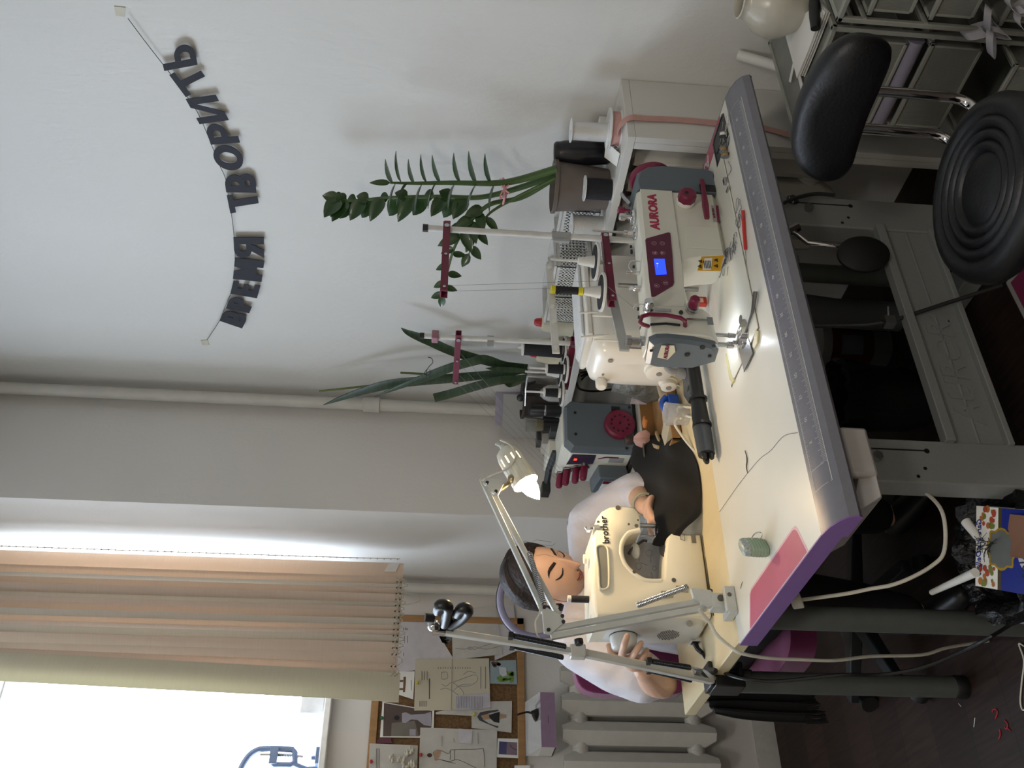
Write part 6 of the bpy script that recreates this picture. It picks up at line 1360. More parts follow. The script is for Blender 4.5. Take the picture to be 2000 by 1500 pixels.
P(dl_, 'head_joint', MB().cyl(AX(XH, 974, 958), AX(XH, 1000, 940), .006, n=12).ball(AX(XH, 1000, 939) + V((.01, 0, 0)), .012), brass)
shd = MB(); Rs = .030; n = 48; op = (.30, .58); rowsz = [(.004, -.004), (.016, 0), (.026, .008), (Rs, .022), (Rs + .001, .030), (Rs + .002, .052), (Rs + .004, Ls)]
u, w, d = frame(ld_)
def sp_(r, h, i): a = 2 * pi * i / n; return ax0 + d * h + (u * cos(a) + w * sin(a)) * r
vs = [[sp_(r, h, i) for i in range(n)] for r, h in rowsz]; fs = []
flat = [p for r in vs for p in r]
for k in range(len(rowsz) - 1):
    for i in range(n):
        if k == 4 and i % 4 == 0: continue   # cooling slots
        fs.append((k * n + i, k * n + (i + 1) % n, (k + 1) * n + (i + 1) % n, (k + 1) * n + i))
so = P(dl_, 'lamp_shade', MB().raw(flat, fs), M('lamp_shade_white', 'd8d6c8', .35), sharp=60)
sol = so.modifiers.new('thick', 'SOLIDIFY'); sol.thickness = .0015
P(dl_, 'shade_knob', MB().cyl(ax0, ax0 - d * .012, .008, n=12).tube([ax0 - d * .008, AX(XH, 968, 866)], .004, n=8), lw)
bulb_m = M('glowing_bulb', 'fff1d0', .4, emit=190, ecol='ffdca8')
P(dl_, 'bulb', MB().lathe(ax1 - d * .022, [(.010, 0), (.018, .012), (.0215, .028), (.019, .044), (.012, .060), (.004, .072), (.0008, .076)], d=d + V((.0, -.0, -.12)), n=24), bulb_m)
P(dl_, 'lamp_cord', MB().tube([AX(XH, 975, 872) + V((.03, 0, 0)), AX(XH, 995, 885) + V((.035, 0, 0)), AX(XH, 1004, 905) + V((.035, 0, 0)), AX(XH, 990, 927) + V((.03, 0, 0)), AX(XH, 960, 934) + V((.015, 0, 0)), AX(XH, 944, 938), AX(XH, 942, 948), lerpX((1000, 1060), .6) - V((.01, 0, 0)), lerpX((1052, 1180), 0), LX(1046, 1215), LX(1052, 1245), LX(1075, 1248), LX(1200, 1220) - V((.01, 0, 0)), LX(1360, 1188)], .0022, n=6, k=5), cable_w)

# ------------------------------------------------------------------ phone arm on the far table corner
XPh = -2.36
H_ = lambda x, y: AY(.782, x, y)
pa = T('phone_arm', 'white spring arm with a black and red phone holder clamped to the work table corner', 'phone arm', (-2.36, .80, .70))
armw = M('arm_white', 'c9c9c2', .35)
P(pa, 'lower_arm', bar((H_(1392, 1329), H_(1133, 1274)), .0085, .008), armw, bevel=.002)
P(pa, 'upper_arm', bar((H_(1130, 1274), H_(868, 1234)), .0065, .008), armw, bevel=.002)
P(pa, 'elbow_joint', MB().box(H_(1128, 1273), (.024, .03, .034)), armw, bevel=.003); P(pa, 'elbow_knob', MB().lathe(H_(1130, 1263) + V((.01, .0, 0)), [(.008, 0), (.010, .003), (.010, .012)], d=(0, 1, .1), n=10), black_pl)
P(pa, 'foot_joint', MB().prism([H_(*p) for p in ((1350, 1305), (1372, 1310), (1398, 1326), (1395, 1336), (1360, 1332))], (.012, 0, 0)), armw, bevel=.002)
for (a, c) in (((1266, 1294), (1345, 1307)), ((1266, 1312), (1348, 1331)), ((997, 1245), (1102, 1266)), ((999, 1265), (1098, 1287))):
    P(pa, 'spring', coil(H_(*a) + V((.010, 0, 0)), H_(*c) + V((.010, 0, 0)), .0052, 40, .0018), M('black_spring', '202225', .3, .6))
    P(pa, 'spring_stop', MB().box(H_(*a) + V((.008, 0, 0)), (.018, .012, .010)), black_pl)
P(pa, 'table_clamp', MB().bb((-2.24, .768, .685), (-2.17, .7945, .758)).bb((-2.235, .77, .758), (-2.175, .83, .768)).bb((-2.235, .77, .685), (-2.175, .83, .697)).cyl((-2.205, .815, .655), (-2.205, .815, .7275), .007, n=10), black_pl, bevel=.003)
P(pa, 'ball_head', MB().ball(H_(847, 1222), .013).cyl(H_(845, 1232), H_(868, 1234), .010, n=10), chrome)
hk = black_pl
hb = [H_(*p) for p in ((866, 1207), (872, 1208), (880, 1213), (884, 1225), (885, 1240), (880, 1256), (872, 1263), (863, 1260), (857, 1248), (858, 1232), (860, 1215))]
ph_ = P(pa, 'phone_holder', MB().prism([p + V((.015, 0, 0)) for p in hb], (.018, 0, 0)), black_pl, bevel=.004)
for pts in (((868, 1228), (872, 1210), (874, 1196), (868, 1191), (858, 1192), (855, 1203)), ((878, 1230), (892, 1224), (905, 1214), (913, 1203), (908, 1197), (899, 1199), (893, 1209))):
    P(ph_, 'holder_claw', MB().tube([H_(*p) + V((.024, 0, 0)) for p in pts], .0115, n=10, k=3), black_pl)
for px in ((861, 1200), (902, 1204)): P(ph_, 'red_pad', MB().box(H_(*px) + V((.030, 0, 0)), (.012, .010, .010)), M('red_rubber', 'a3242c', .5))
P(ph_, 'holder_knob', MB().cyl(H_(848, 1208), H_(830, 1206), .009, n=12), black_pl)
# ------------------------------------------------------------------ lavender ring lamp behind her
rc_ = AX(-2.95, 1047, 1171); rl2 = T('ring_lamp', 'lavender ring lamp with a black back rim standing behind the seated woman', 'ring lamp', (rc_.x, rc_.y, 0))
nrm = (CAM - rc_); nrm.z *= .3; nrm.normalize(); u, w, _ = frame(nrm)
Rr = .118
P(rl2, 'ring', MB().tube([rc_ + (u * cos(a) + w * sin(a)) * Rr for a in [2 * pi * i / 56 for i in range(56)]], .0115, n=14, closed=True), M('lavender_plastic', '928da4', .4))
P(rl2, 'back_rim', MB().tube([rc_ - nrm * .007 + (u * cos(a) + w * sin(a)) * (Rr + .009) for a in [2 * pi * i / 56 for i in range(56)]], .0055, n=8, closed=True), black_pl)
P(rl2, 'stand_pole', MB().cyl((rc_.x - .01, rc_.y, .02), (rc_.x - .01, rc_.y, rc_.z - Rr), .008, n=12), black_pl)
P(rl2, 'stand_base', MB().lathe((rc_.x - .01, rc_.y, 0), [(.12, 0), (.12, .008), (.02, .02)], n=32), black_pl)

# ------------------------------------------------------------------ small things on the sewing table
sage = M('sage_silicone', '9db49a', .5, noise=(30, .04)); pearl = M('pearl_glitter', 'b7bfba', .25, noise=(170, .3), hex2='7f9088')
eq = AZ(TZ, 1497, 1070)
eb_ = T('earbud_case', 'sage green earbud case with pearl lid and a metal ring on the sewing table', 'case', eq)
RZ = Mx.Translation(eq) @ Mx.Rotation(rad(35), 4, 'Z')
rg = []
for k, z in ((.80, .0), (.95, .003), (1.0, .008), (1.04, .025), (1.0, .038)): rg.append([RZ @ V((x * k, y * k, z)) for x, y in srect(0, 0, .024, .052, 28, 3.5)])
P(eb_, 'case_body', MB().loft(rg), sage, sharp=60)
rg2 = [[RZ @ V((x * k, y * k, z)) for x, y in srect(0, 0, .024, .052, 28, 3.5)] for k, z in ((1.0, .0385), (.98, .046), (.86, .051), (.6, .053))]
P(eb_, 'lid', MB().loft(rg2), pearl, sharp=60)
for z in (.008, .014, .020, .026, .032): P(eb_, 'groove', MB().tube([RZ @ V((x * 1.06, y * 1.045, z)) for x, y in srect(0, 0, .024, .052, 28, 3.5)], .0004, n=4, closed=True), M('dark_sage', '859d83', .6))
rq = RZ @ V((.016, .014, .018)); P(eb_, 'key_ring', MB().tube([rq + V((.004 * cos(a), .010 * cos(a + .6), .0115 * sin(a))) for a in [2 * pi * i / 28 for i in range(28)]], .0013, n=7, closed=True), chrome)
sn = T('thread_snips', 'grey spring thread snips lying by the needle of the lockstitch machine', 'snips', AZ(TZ + .006, 1466, 600))
a_, b_, c_ = AZ(TZ + .008, 1475, 571), AZ(TZ + .008, 1468, 612), AZ(TZ + .007, 1455, 650)
for off in (0, .010):
    P(sn, 'blade', MB().tube([a_ + V((off * .3, 0, 0)), a_ * .5 + b_ * .5 + V((off, .0, 0)), b_ + V((off * .8, 0, 0)), c_], lambda t: .0042 * (1 - .75 * t) + .0006, n=8, k=3), M('snips_grey', '6b6a66', .35, .6))
sr2 = T('seam_ripper', 'seam ripper with a bright red handle on the sewing table', 'seam ripper', AZ(TZ + .003, 1456, 450))
P(sr2, 'red_handle', MB().tube([AZ(TZ + .0045, 1451, 412), AZ(TZ + .0045, 1453, 450), AZ(TZ + .0045, 1456, 487)], .0040, n=8), M('signal_red', 'c22a20', .35))
P(sr2, 'steel_tip', MB().tube([AZ(TZ + .0045, 1456, 487), AZ(TZ + .0045, 1458, 515), AZ(TZ + .004, 1461, 540)], lambda t: .0016 - .001 * t, n=6), steel)
def tangle(name, label, quad, nloops, r, mt, z, seed, wr=.0006):
    rg = random.Random(seed); b = MB(); c0 = [AZ(z, *p) for p in quad]
    for i in range(nloops):
        s, t = rg.random(), rg.random(); c = (c0[0] * (1 - s) + c0[1] * s) * (1 - t) + (c0[3] * (1 - s) + c0[2] * s) * t; a0 = rg.uniform(0, 6.28); R = r * rg.uniform(.4, 1.3); R2 = R * rg.uniform(.4, 1)
        pts = [c + V((R * cos(a0 + a * 1.0), R2 * sin(a0 + a * 1.3), .0008 * i / nloops + .002 * abs(sin(a)))) for a in [k * .5 for k in range(rg.randint(7, 13))]]
        b.tube(pts, wr, n=4, k=2)
    return TM(name, b, mt, label, 'thread')
thr_g = M('slate_thread', '5d5d66', .9)
tangle('thread_tangle', 'loose tangle of grey thread ends in front of the warning label', [(1404, 520), (1422, 480), (1445, 455), (1420, 560)], 26, .018, thr_g, TZ + .005, 4)
tangle('thread_tangle', 'wisp of grey thread beside the red seam ripper handle', [(1440, 400), (1450, 395), (1456, 440), (1440, 440)], 8, .016, thr_g, TZ + .005, 11)
tangle('thread_tangle', 'tangle of white and grey thread in the dark bobbin tray', [(1412, 225), (1425, 225), (1428, 290), (1410, 290)], 10, .014, M('pale_thread', 'a9a9a4', .9), TZ + .004, 21)
bob = M('bobbin_steel', '9a9a98', .3, .8)
bl_ = [('metal bobbin with white thread in the dark tray', (1412, 263), paper), ('metal bobbin with brown thread in the dark tray', (1413, 292), M('tan_thread', '9b7f58', .8)), ('metal bobbin with tan thread at the tray corner nearest us', (1416, 303), M('tan_thread'))]
for lb4, px, mt in bl_:
    q = AZ(TZ + .010, *px); t = T('bobbin', lb4, 'bobbin', q); dd = V((.5, 1, 0)).normalized()
    P(t, 'thread', MB().cyl(q - dd * .004, q + dd * .004, .008, n=16), mt); P(t, 'bobbin_flange', MB().cyl(q - dd * .0052, q - dd * .004, .0105, n=18), bob); P(t, 'bobbin_flange', MB().cyl(q + dd * .004, q + dd * .0052, .0105, n=18), bob)
TM('hair_thread', MB().tube([AZ(TZ + .0012, *p) for p in ((1558, 845), (1530, 852), (1505, 880), (1480, 900), (1440, 950), (1405, 1000))], .0005, n=4, k=5), M('slate_thread'), 'long fine dark thread lying across the white sewing table', 'thread')
TM('dark_fluff', MB().tube([AZ(TZ + .002, *p) for p in ((1455, 880), (1459, 895), (1458, 912), (1460, 924))], lambda t: .0016 * (1 - abs(t - .5)), n=5, k=3), black_pl, 'short dark fluffy thread bit in the middle of the sewing table', 'thread')
TM('thread_bit', MB().tube([AZ(TZ + .001, *p) for p in ((1450, 1136), (1446, 1150))], .0006, n=4), black_pl, 'tiny dark thread bit beside the lamp clamp', 'thread')
TM('presser_foot_attachment', MB().box(AZ(TZ + .006, 1417, 354), (.012, .018, .010)).box(AZ(TZ + .005, 1422, 370), (.02, .006, .006)), steel, 'small steel presser foot lying under the machine motor cover', 'presser foot', bevel=.001)
TM('thread_snarl', MB().tube([AZ(TZ + .002, *p) for p in ((1422, 315), (1428, 330), (1420, 345), (1410, 352), (1406, 340), (1412, 318))], .0006, n=4, k=4), thr_g, 'single grey thread curling beside the bobbin tray', 'thread')
# ------------------------------------------------------------------ dark cloth being sewn
clm = M('black_cloth', '080706', .9, noise=(90, .15), bump=(300, .10))
rows = [[AX(-2.135, 1318, 1066), AX(-2.14, 1308, 1068), AX(-2.145, 1298, 1068), AX(-2.16, 1289, 1066), AX(-2.18, 1286, 1060)],
 [AX(-2.11, 1336, 1035), AX(-2.115, 1322, 1032), AX(-2.14, 1308, 1032), AX(-2.18, 1288, 1030), AX(-2.24, 1280, 1026)],
 [AZ(.759, 1371, 1000), AX(-2.105, 1340, 992), AX(-2.15, 1312, 992), AX(-2.26, 1275, 994), AX(-2.36, 1266, 990)],
 [AZ(.759, 1370, 952), AX(-2.10, 1338, 950), AX(-2.17, 1305, 948), AX(-2.32, 1262, 948), AX(-2.43, 1254, 944)],
 [AZ(.759, 1363, 906), AX(-2.14, 1330, 906), AX(-2.23, 1292, 906), AX(-2.40, 1252, 908), AX(-2.52, 1243, 908)],
 [AZ(.759, 1346, 872), AX(-2.21, 1318, 870), AX(-2.32, 1284, 872), AX(-2.46, 1244, 880), AX(-2.56, 1235, 886)],
 [AZ(.759, 1332, 852), AX(-2.27, 1306, 850), AX(-2.37, 1282, 850), AX(-2.47, 1258, 858), AX(-2.55, 1246, 868)]]
rs = [smooth_path(r, 4) for r in rows]; G_ = [smooth_path([rs[i][j] for i in range(len(rs))], 4) for j in range(len(rs[0]))]
for j, c in enumerate(G_):
    for i, p in enumerate(c):
        f = sin(j * .62 + i * .3) * .011 + sin(i * .8 - j * .35) * .006; p.z = max(T2 + .0035, p.z + f * min(1, j / 4))
TM('black_garment', MB().sheet(G_, .002), clm, 'black garment draped across the work table under the needle of the cream machine', 'garment', sharp=80)
# ------------------------------------------------------------------ clutter on the work table behind the lockstitch machine
dg = M('dark_grey_tool', '3d4146', .4)
st_ = T('handheld_tool', 'long dark grey tool with black grip and three nozzles along the table edge', 'tool', AZ(TZ + .0, 1370, 800))
zc = TZ + .028
P(st_, 'grip', MB().tube([AZ(zc, 1352, 704), AZ(zc, 1362, 770), AZ(zc, 1368, 815), AZ(zc, 1371, 832)], lambda t: .017 + .004 * (t > .6), n=14), M('black_grip', '101112', .35))
P(st_, 'grip_ring', MB().tube([AZ(zc, 1363, 778), AZ(zc, 1363.5, 783)], .0235, n=16).tube([AZ(zc, 1371, 828), AZ(zc, 1371.6, 833)], .0235, n=16), M('black_grip'))
P(st_, 'tool_body', MB().tube([AZ(zc, 1370, 832), AZ(zc, 1376, 865), AZ(zc, 1380, 888)], lambda t: .0225 - .002 * t, n=14), dg)
nz_ = MB(); e_ = AZ(zc, 1380, 888); dn = (AZ(zc, 1384, 902) - e_).normalized(); u, w, _ = frame(dn)
for k in range(3): c = e_ + (u * cos(2.1 * k) + w * sin(2.1 * k)) * .010; P(st_, 'nozzle', MB().lathe(c, [(.008, -.004), (.008, .008), (.006, .016), (.005, .018)], d=dn, n=12), black_pl)
P(st_, 'tool_base', MB().prism([AZ(TZ + .006, *p) for p in ((1330, 700), (1344, 745), (1346, 775), (1356, 790), (1362, 760), (1352, 700))], (0, 0, .016)), dg, bevel=.005)
P(st_, 'base_slot', MB().lathe(AZ(TZ + .0225, 1344, 758), [(.010, 0), (.010, .001)], n=20, sx=.6, sy=1.3), black_pl)
TM('white_tube_cable', MB().tube([AX(-2.06, 1376, 889), AX(-2.08, 1362, 885), AX(-2.10, 1345, 868), AX(-2.12, 1328, 845), AX(-2.12, 1318, 828), AX(-2.10, 1322, 818), AX(-2.08, 1332, 817)], .0036, n=8, k=4).tube([AX(-2.05, 1354, 815), AX(-2.08, 1340, 812), AX(-2.10, 1326, 804), AX(-2.10, 1324, 797), AX(-2.08, 1332, 795), AX(-2.05, 1355, 796)], .0036, n=8, k=4), cable_w, 'white cable looping between the dark grey tool and the clear container', 'cable')
TM('white_wire', MB().tube([AX(-2.10, 1339, 765), AX(-2.13, 1330, 755), AX(-2.15, 1318, 751), AX(-2.16, 1310, 752)], .003, n=7, k=4), cable_w, 'short white wire arching over the clutter behind the white domestic machine', 'cable')
TM('grey_hose', MB().tube([AX(-2.0, 1322, 706), AX(-2.0, 1305, 708), AX(-2.0, 1302, 716), AX(-2.0, 1308, 724), AX(-2.0, 1322, 726)], .008, n=10, k=4).tube([AX(-2.0, 1322, 726), AX(-2.0, 1340, 731)], lambda t: .016 - .002 * t, n=12), M('grey_hose_plastic', '868789', .45), 'grey bent hose end with a plug beside the white domestic machine', 'hose')
def blk(name, label, cat, c, d, mt, rz=0, bev=.002, group=None):
    R = Mx.Translation(V(c)) @ Mx.Rotation(rz, 4, 'Z'); return TM(name, MB().bb((-d[0] / 2, -d[1] / 2, 0), (d[0] / 2, d[1] / 2, d[2])).xf(R), mt, label, cat, group, bevel=bev)
kraft = M('kraft_wood', '9a7448', .6, noise=(12, .12)); foil = M('grey_plastic_bag', '77776f', .25, noise=(14, .25), bump=(35, .6, .02), alpha=.92)
wb = T('wooden_tray', 'shallow kraft brown tray full of sewing oddments on the work table', 'tray', (-2.30, 1.60, T2))
tb1 = MB(); x0, x1, y0, y1 = -2.43, -2.17, 1.45, 1.80
tb1.bb((x0, y0, T2), (x1, y1, T2 + .004)).bb((x0, y0, T2), (x0 + .006, y1, T2 + .045)).bb((x1 - .006, y0, T2), (x1, y1, T2 + .03)).bb((x0, y0, T2), (x1, y0 + .006, T2 + .03)).bb((x0, y1 - .006, T2), (x1, y1, T2 + .045))
P(wb, 'tray_body', tb1, kraft, bevel=.001)
zt_ = T2 + .0045
q = V((-2.27, 1.715, zt_))
gb = MB().loft([[q + V((w * cos(a) * (1 + .12 * sin(3 * a + z * 60)), h * sin(a) * (1 + .1 * sin(2 * a + z * 40)), z)) for a in [2 * pi * i / 20 for i in range(20)]] for w, h, z in ((.075, .035, 0), (.08, .04, .04), (.07, .035, .09), (.05, .02, .125), (.055, .006, .15))])
bgp = T('plastic_bag', 'crinkled grey plastic bag with a navy panel standing by the white domestic machine', 'bag', q)
P(bgp, 'bag_body', gb, foil); P(bgp, 'navy_panel', MB().sheet([[q + V((.078 - .0 * i, -.02 + .014 * j, .02 + .03 * i)) for j in range(4)] for i in range(3)], .002), M('navy_panel', '22263f', .4))
TM('patterned_slip', MB().sheet([[AX(-2.34, 1265, 757), AX(-2.36, 1263, 790)], [AX(-2.34, 1238, 758), AX(-2.36, 1231, 789)]], .001), M('dotted_paper', 'cfccd6', .8, noise=(60, .2), hex2='a9a3b6'), 'pale lilac patterned paper slip propped among the oddments', 'paper')
tan = M('tan_spool_thread', 'b3a68c', .8, bump=(300, .2))
for i, (px, lb5) in enumerate((((1300, 765), 'tan thread reel lying nearest the grey plastic bag'), ((1296, 792), 'tan thread reel lying beside the blue plastic piece'))):
    q = AX(-2.22, *px); q.z = zt_ + .020; dd = V((.35, -1, 0)).normalized(); t = T('thread_reel', lb5, 'thread reel', q - V((0, 0, .016)), 'tan thread reels')
    P(t, 'thread', MB().cyl(q - dd * .028, q + dd * .028, .0145, n=18), tan); P(t, 'reel_core', MB().cyl(q - dd * .033, q + dd * .033, .007, n=14), paper)
blu = M('cobalt_plastic', '1d4fb0', .35)
q = AX(-2.15, 1326, 795); q = V((q.x, q.y, zt_ + .0))
TM('blue_plastic_piece', MB().bb(q + V((-.03, -.03, .004)), q + V((.02, .03, .034))).tube([q + V((.005, -.028, .038)), q + V((.012, -.01, .05)), q + V((.005, .012, .048)), q + V((.008, .028, .036))], .009, n=8, k=3), blu, 'bright cobalt blue plastic clip piece in the oddments tray', 'clip', bevel=.003)
blk('black_marker', 'short black marker standing next to the blue plastic piece', 'marker', AX(-2.2, 1316, 786) * 1 - V((0, 0, .028)), (.014, .014, .055), black_pl, .3)
clr = M('clear_tub', 'dcdcda', .1, alpha=.35)
q = AX(-2.09, 1352, 838); q = V((-2.10, 1.485, T2))
tub = T('clear_tub', 'clear plastic tub with small metal parts beside the dark grey tool', 'tub', q)
P(tub, 'tub_body', MB().lathe(q, [(.028, .001), (.032, .06), (.033, .062), (.031, .06), (.027, .003)], n=28), clr)
r10 = random.Random(12)
for i in range(6): P(tub, 'metal_part', MB().box(q + V((r10.uniform(-.014, .014), r10.uniform(-.014, .014), .006 + .006 * i)), (.016, .008, .005), Rz(r10.uniform(0, 3))), steel if i % 2 else M('rose_part', '7d4d57', .5))
blk('paper_block', 'cream paper pad lying in the oddments tray', 'paper pad', (-2.24, 1.53, zt_), (.08, .06, .022), M('cream_pad', 'b9b09a', .8), .4)
blk('white_carton', 'small white carton behind the oddments tray with scribbles on top', 'carton', (-2.56, 1.60, T2), (.12, .20, .03), M('white_card', 'c9c6be', .7), .1)
TM('brown_toggle', MB().lathe((-2.56, 1.70, T2 + .031), [(.012, 0), (.016, .01), (.016, .03), (.012, .038)], n=16), M('dark_walnut', '3f2f25', .5), 'dark brown wooden toggle standing on the small white carton', 'toggle')
sc3 = T('scissors', 'scissors with black handles lying beside the black garment', 'scissors', (-2.47, 1.56, T2 + .05))
q = AX(-2.40, 1275, 858); q = V((-2.40, 1.50, T2 + .052))
for sgn in (1, -1): P(sc3, 'handle_loop', MB().tube([q + V((.014 * sgn + .013 * cos(a), -.018 + .02 * sin(a), 0)) for a in [2 * pi * i / 18 for i in range(18)]], .0045, n=8, closed=True), black_pl)
P(sc3, 'blade', MB().prism([q + V((-.008, .0, 0)), q + V((.008, .0, 0)), q + V((.004, .12, 0)), q + V((-.002, .12, 0))], (0, 0, .003)), steel)
TM('pink_tulle', MB().loft([[V((-2.40, 1.60, zt_ + .03)) + V((r * cos(a) * (1 + .3 * sin(4 * a)), r * .8 * sin(a) * (1 + .2 * sin(5 * a)), z)) for a in [2 * pi * i / 18 for i in range(18)]] for r, z in ((.02, 0), (.03, .015), (.022, .035), (.008, .045))]), M('pink_tulle', 'c9a29c', .8), 'crumpled pink tulle scrap in the oddments tray', 'fabric')
TM('orange_scrap', MB().box((-2.345, 1.625, zt_ + .05), (.03, .03, .012), Rz(.5)), M('orange_scrap', 'c2773a', .7), 'small orange fabric scrap next to the pink tulle', 'fabric', bevel=.004)
for i, (x, y, rz) in enumerate(((-2.33, 1.54, .5), (-2.37, 1.56, .9))):
    R = Mx.Translation((x, y, zt_ + .012 + .012 * i)) @ Mx.Rotation(rz, 4, 'Z'); TM('wooden_stick', MB().bb((-.005, -.07, 0), (.005, .07, .006)).xf(R), M('pale_wood_stick', 'b3a27e', .6), ('pale flat wooden stick at the bottom of the oddments tray', 'pale flat wooden stick crossing over another in the tray')[i], 'stick')
# things on the overlock table near her arm
blk('beige_carton', 'beige upright carton standing left of the overlock machine', 'carton', (-3.02, 1.53, T2), (.05, .10, AX(-3.02, 1131, 990).z - T2), M('beige_card', 'b5ab98', .7), .2)
blk('navy_folder', 'navy blue folder standing behind the beige carton', 'folder', (-3.10, 1.62, T2), (.02, .16, AX(-3.10, 1123, 960).z - T2), M('navy_card', '23286a', .5), .25)
blk('clear_bag', 'clear plastic bag hanging over the navy folder', 'bag', (-3.135, 1.66, T2), (.01, .12, AX(-3.13, 1106, 955).z - T2), M('clear_bag', 'c9cbc8', .15, alpha=.5), .25)
gm = T('label_printer', 'grey and white sloped device between the overlock machine and the beige carton', 'device', (-2.86, 1.50, T2))
P(gm, 'device_body', MB().prism([(-2.93, 1.50, T2), (-2.81, 1.50, T2), (-2.81, 1.50, T2 + .12), (-2.93, 1.50, T2 + .21)], (0, .10, 0)), M('pale_device', 'bdbdb8', .4), bevel=.006)
P(gm, 'device_cover', MB().prism([(-2.806, 1.505, T2 + .02), (-2.806, 1.595, T2 + .02), (-2.806, 1.595, T2 + .11), (-2.806, 1.505, T2 + .10)], (.006, 0, 0)), M('grey_device_cover', '6d7174', .4), bevel=.003)
TM('black_pouch', MB().loft([[V((-2.755, 1.585, T2)) + V((x * k, y * k, z)) for x, y in srect(0, 0, .05, .08, 20, 3)] for k, z in ((1, 0), (1.05, .04), (1, .10), (.8, .13))]), M('black_pouch', '121214', .6), 'black pouch leaning against the front of the overlock machine', 'pouch')
# ------------------------------------------------------------------ the woman at the cream sewing machine
skin = M('skin', 'dab096', .45, noise=(9, .05), subs=.12, bump=(220, .05))
def voxel(mb, size, it=6, fac=.5):
    """fuse overlapping volumes into one continuous surface"""
    me = bpy.data.meshes.new('v'); me.from_pydata([tuple(v) for v in mb.v], [], mb.f)
    bm = bmesh.new(); bm.from_mesh(me); bmesh.ops.recalc_face_normals(bm, faces=bm.faces); bm.to_mesh(me); bm.free()
    o = bpy.data.objects.new('v', me); COL.objects.link(o)
    r = o.modifiers.new('r', 'REMESH'); r.mode = 'VOXEL'; r.voxel_size = size
    s = o.modifiers.new('s', 'SMOOTH'); s.iterations = it; s.factor = fac
    dg = bpy.context.evaluated_depsgraph_get(); m2 = bpy.data.meshes.new_from_object(o.evaluated_get(dg))
    out = MB().raw([v.co.copy() for v in m2.vertices], [tuple(p.vertices) for p in m2.polygons])
    bpy.data.objects.remove(o); bpy.data.meshes.remove(me); bpy.data.meshes.remove(m2); return out
def limb(mb, pts, rads, n=16, k=5):
    N = len(rads) - 1
    def rf(t): x = t * N; i = min(int(x), N - 1); f = x - i; f = f * f * (3 - 2 * f); return rads[i] * (1 - f) + rads[i + 1] * f
    mb.tube(pts, rf, n=n, k=k); mb.ball(pts[0], rads[0] * .98, n=12); mb.ball(pts[-1], rads[-1] * .98, n=12)
# --- head
hf = V((cos(rad(25)) * cos(rad(3)), cos(rad(25)) * sin(rad(3)), -sin(rad(25))))
side0 = V((0, 0, 1)).cross(hf).normalized(); rollA = rad(-9)
hu0 = hf.cross(side0); hl = side0 * cos(rollA) + hu0 * sin(rollA); hu = hf.cross(hl)     # hl = her left
eye_mid = AX(-2.49, 1092, 1100)
HC = eye_mid - hf * .082 - hu * .006
g = lambda a, c, s: math.exp(-((a - c) / s) ** 2)
def headr(az, el, off=0):
    a, e = math.degrees(az), math.degrees(el)
    x, y, z = cos(el) * cos(az), cos(el) * sin(az), sin(el)
    rx = .094 if x > 0 else .100; ry = .073; rz = .116 if z > 0 else .118
    if z < 0:
        t = -z; ry *= 1 - .24 * t ** 1.6; rx *= 1 - (.06 if x > 0 else .34) * t
    d = 0
    fr_ = x > 0
    if fr_:
        nose = (g(a, 0, 8.5 + max(0, -e) * .22)) * (0.033 * max(0, min(1, (14 - e) / 32)) if e > -18 else .033 * max(0, 1 - (-18 - e) / 6.5)); d += nose
        d += .006 * (g(a, 13, 5) + g(a, -13, 5)) * g(e, -17.5, 4)                  # nostril wings
        d -= .0085 * (g(a, 27, 12) + g(a, -27, 12)) * g(e, 4, 8)                   # sockets
        d += .0062 * (g(a, 27, 9) + g(a, -27, 9)) * g(e, 2, 5.0)                   # closed lids
        d += .0045 * (g(a, 22, 16) + g(a, -22, 16)) * g(e, 16, 5)                  # brows
        d += .0075 * g(a, 0, 17) * (g(e, -31.5, 3.0) + 1.1 * g(e, -37.5, 3.4))     # lips
        d -= .004 * g(a, 0, 18) * g(e, -34.5, 1.3)
        d -= .004 * g(a, 0, 20) * g(e, -43.5, 4)
        d += .008 * g(a, 0, 22) * g(e, -54, 8)                                     # chin
        d += .006 * (g(a, 42, 14) + g(a, -42, 14)) * g(e, -14, 10)                 # cheeks
        d -= .002 * (g(a, 24, 5) + g(a, -24, 5)) * g(e, -32, 4)
    r = V((x * rx, y * ry, z * rz)); L = r.length
    r = r * (1 + (d + off) / L)
    return HC + hf * r.x + hl * r.y + hu * r.z
NA, NE = 96, 72
def headgrid(off=0):
    m = MB(); R_ = []
    for i in range(1, NE): el = -pi / 2 + pi * i / NE; R_.append([headr(2 * pi * j / NA, el, off) for j in range(NA)])
    return m.loft(R_)
# --- joints
ShL, ShR = AX(-2.63, 1150, 1022), V((-2.60, 1.035, 1.005))
Nk = V((-2.635, 1.215, 1.02)); Chest = V((-2.70, 1.225, .86)); Waist = V((-2.78, 1.225, .66)); Hip = V((-2.80, 1.225, .53))
ElL = AX(-2.46, 1247, 964); WrL = AX(-2.34, 1260, 990); 
ElR = AX(-2.50, 1333, 1335); ElR.z = max(ElR.z, .80); WrR = AY(.852, 1256, 1308)
body = headgrid()
limb(body, [Nk + V((-.01, 0, -.03)), Nk * .5 + HC * .5 + V((-.02, 0, -.02)), HC - hu * .05 - hf * .03], [.058, .050, .050])
body.ball(HC + hl * .074 - hf * .005 - hu * .012, (.016, .010, .030), R=Mx((hf, hl, hu)).transposed()); body.ball(HC - hl * .074 - hf * .005 - hu * .012, (.016, .010, .030), R=Mx((hf, hl, hu)).transposed())
limb(body, [Hip, Waist, Chest, Chest * .35 + Nk * .65, Nk], [.125, .115, .110, .068, .052])
limb(body, [ShR, (ShL + ShR) / 2 + V((-.04, 0, -.03)), ShL], [.050, .066, .050])
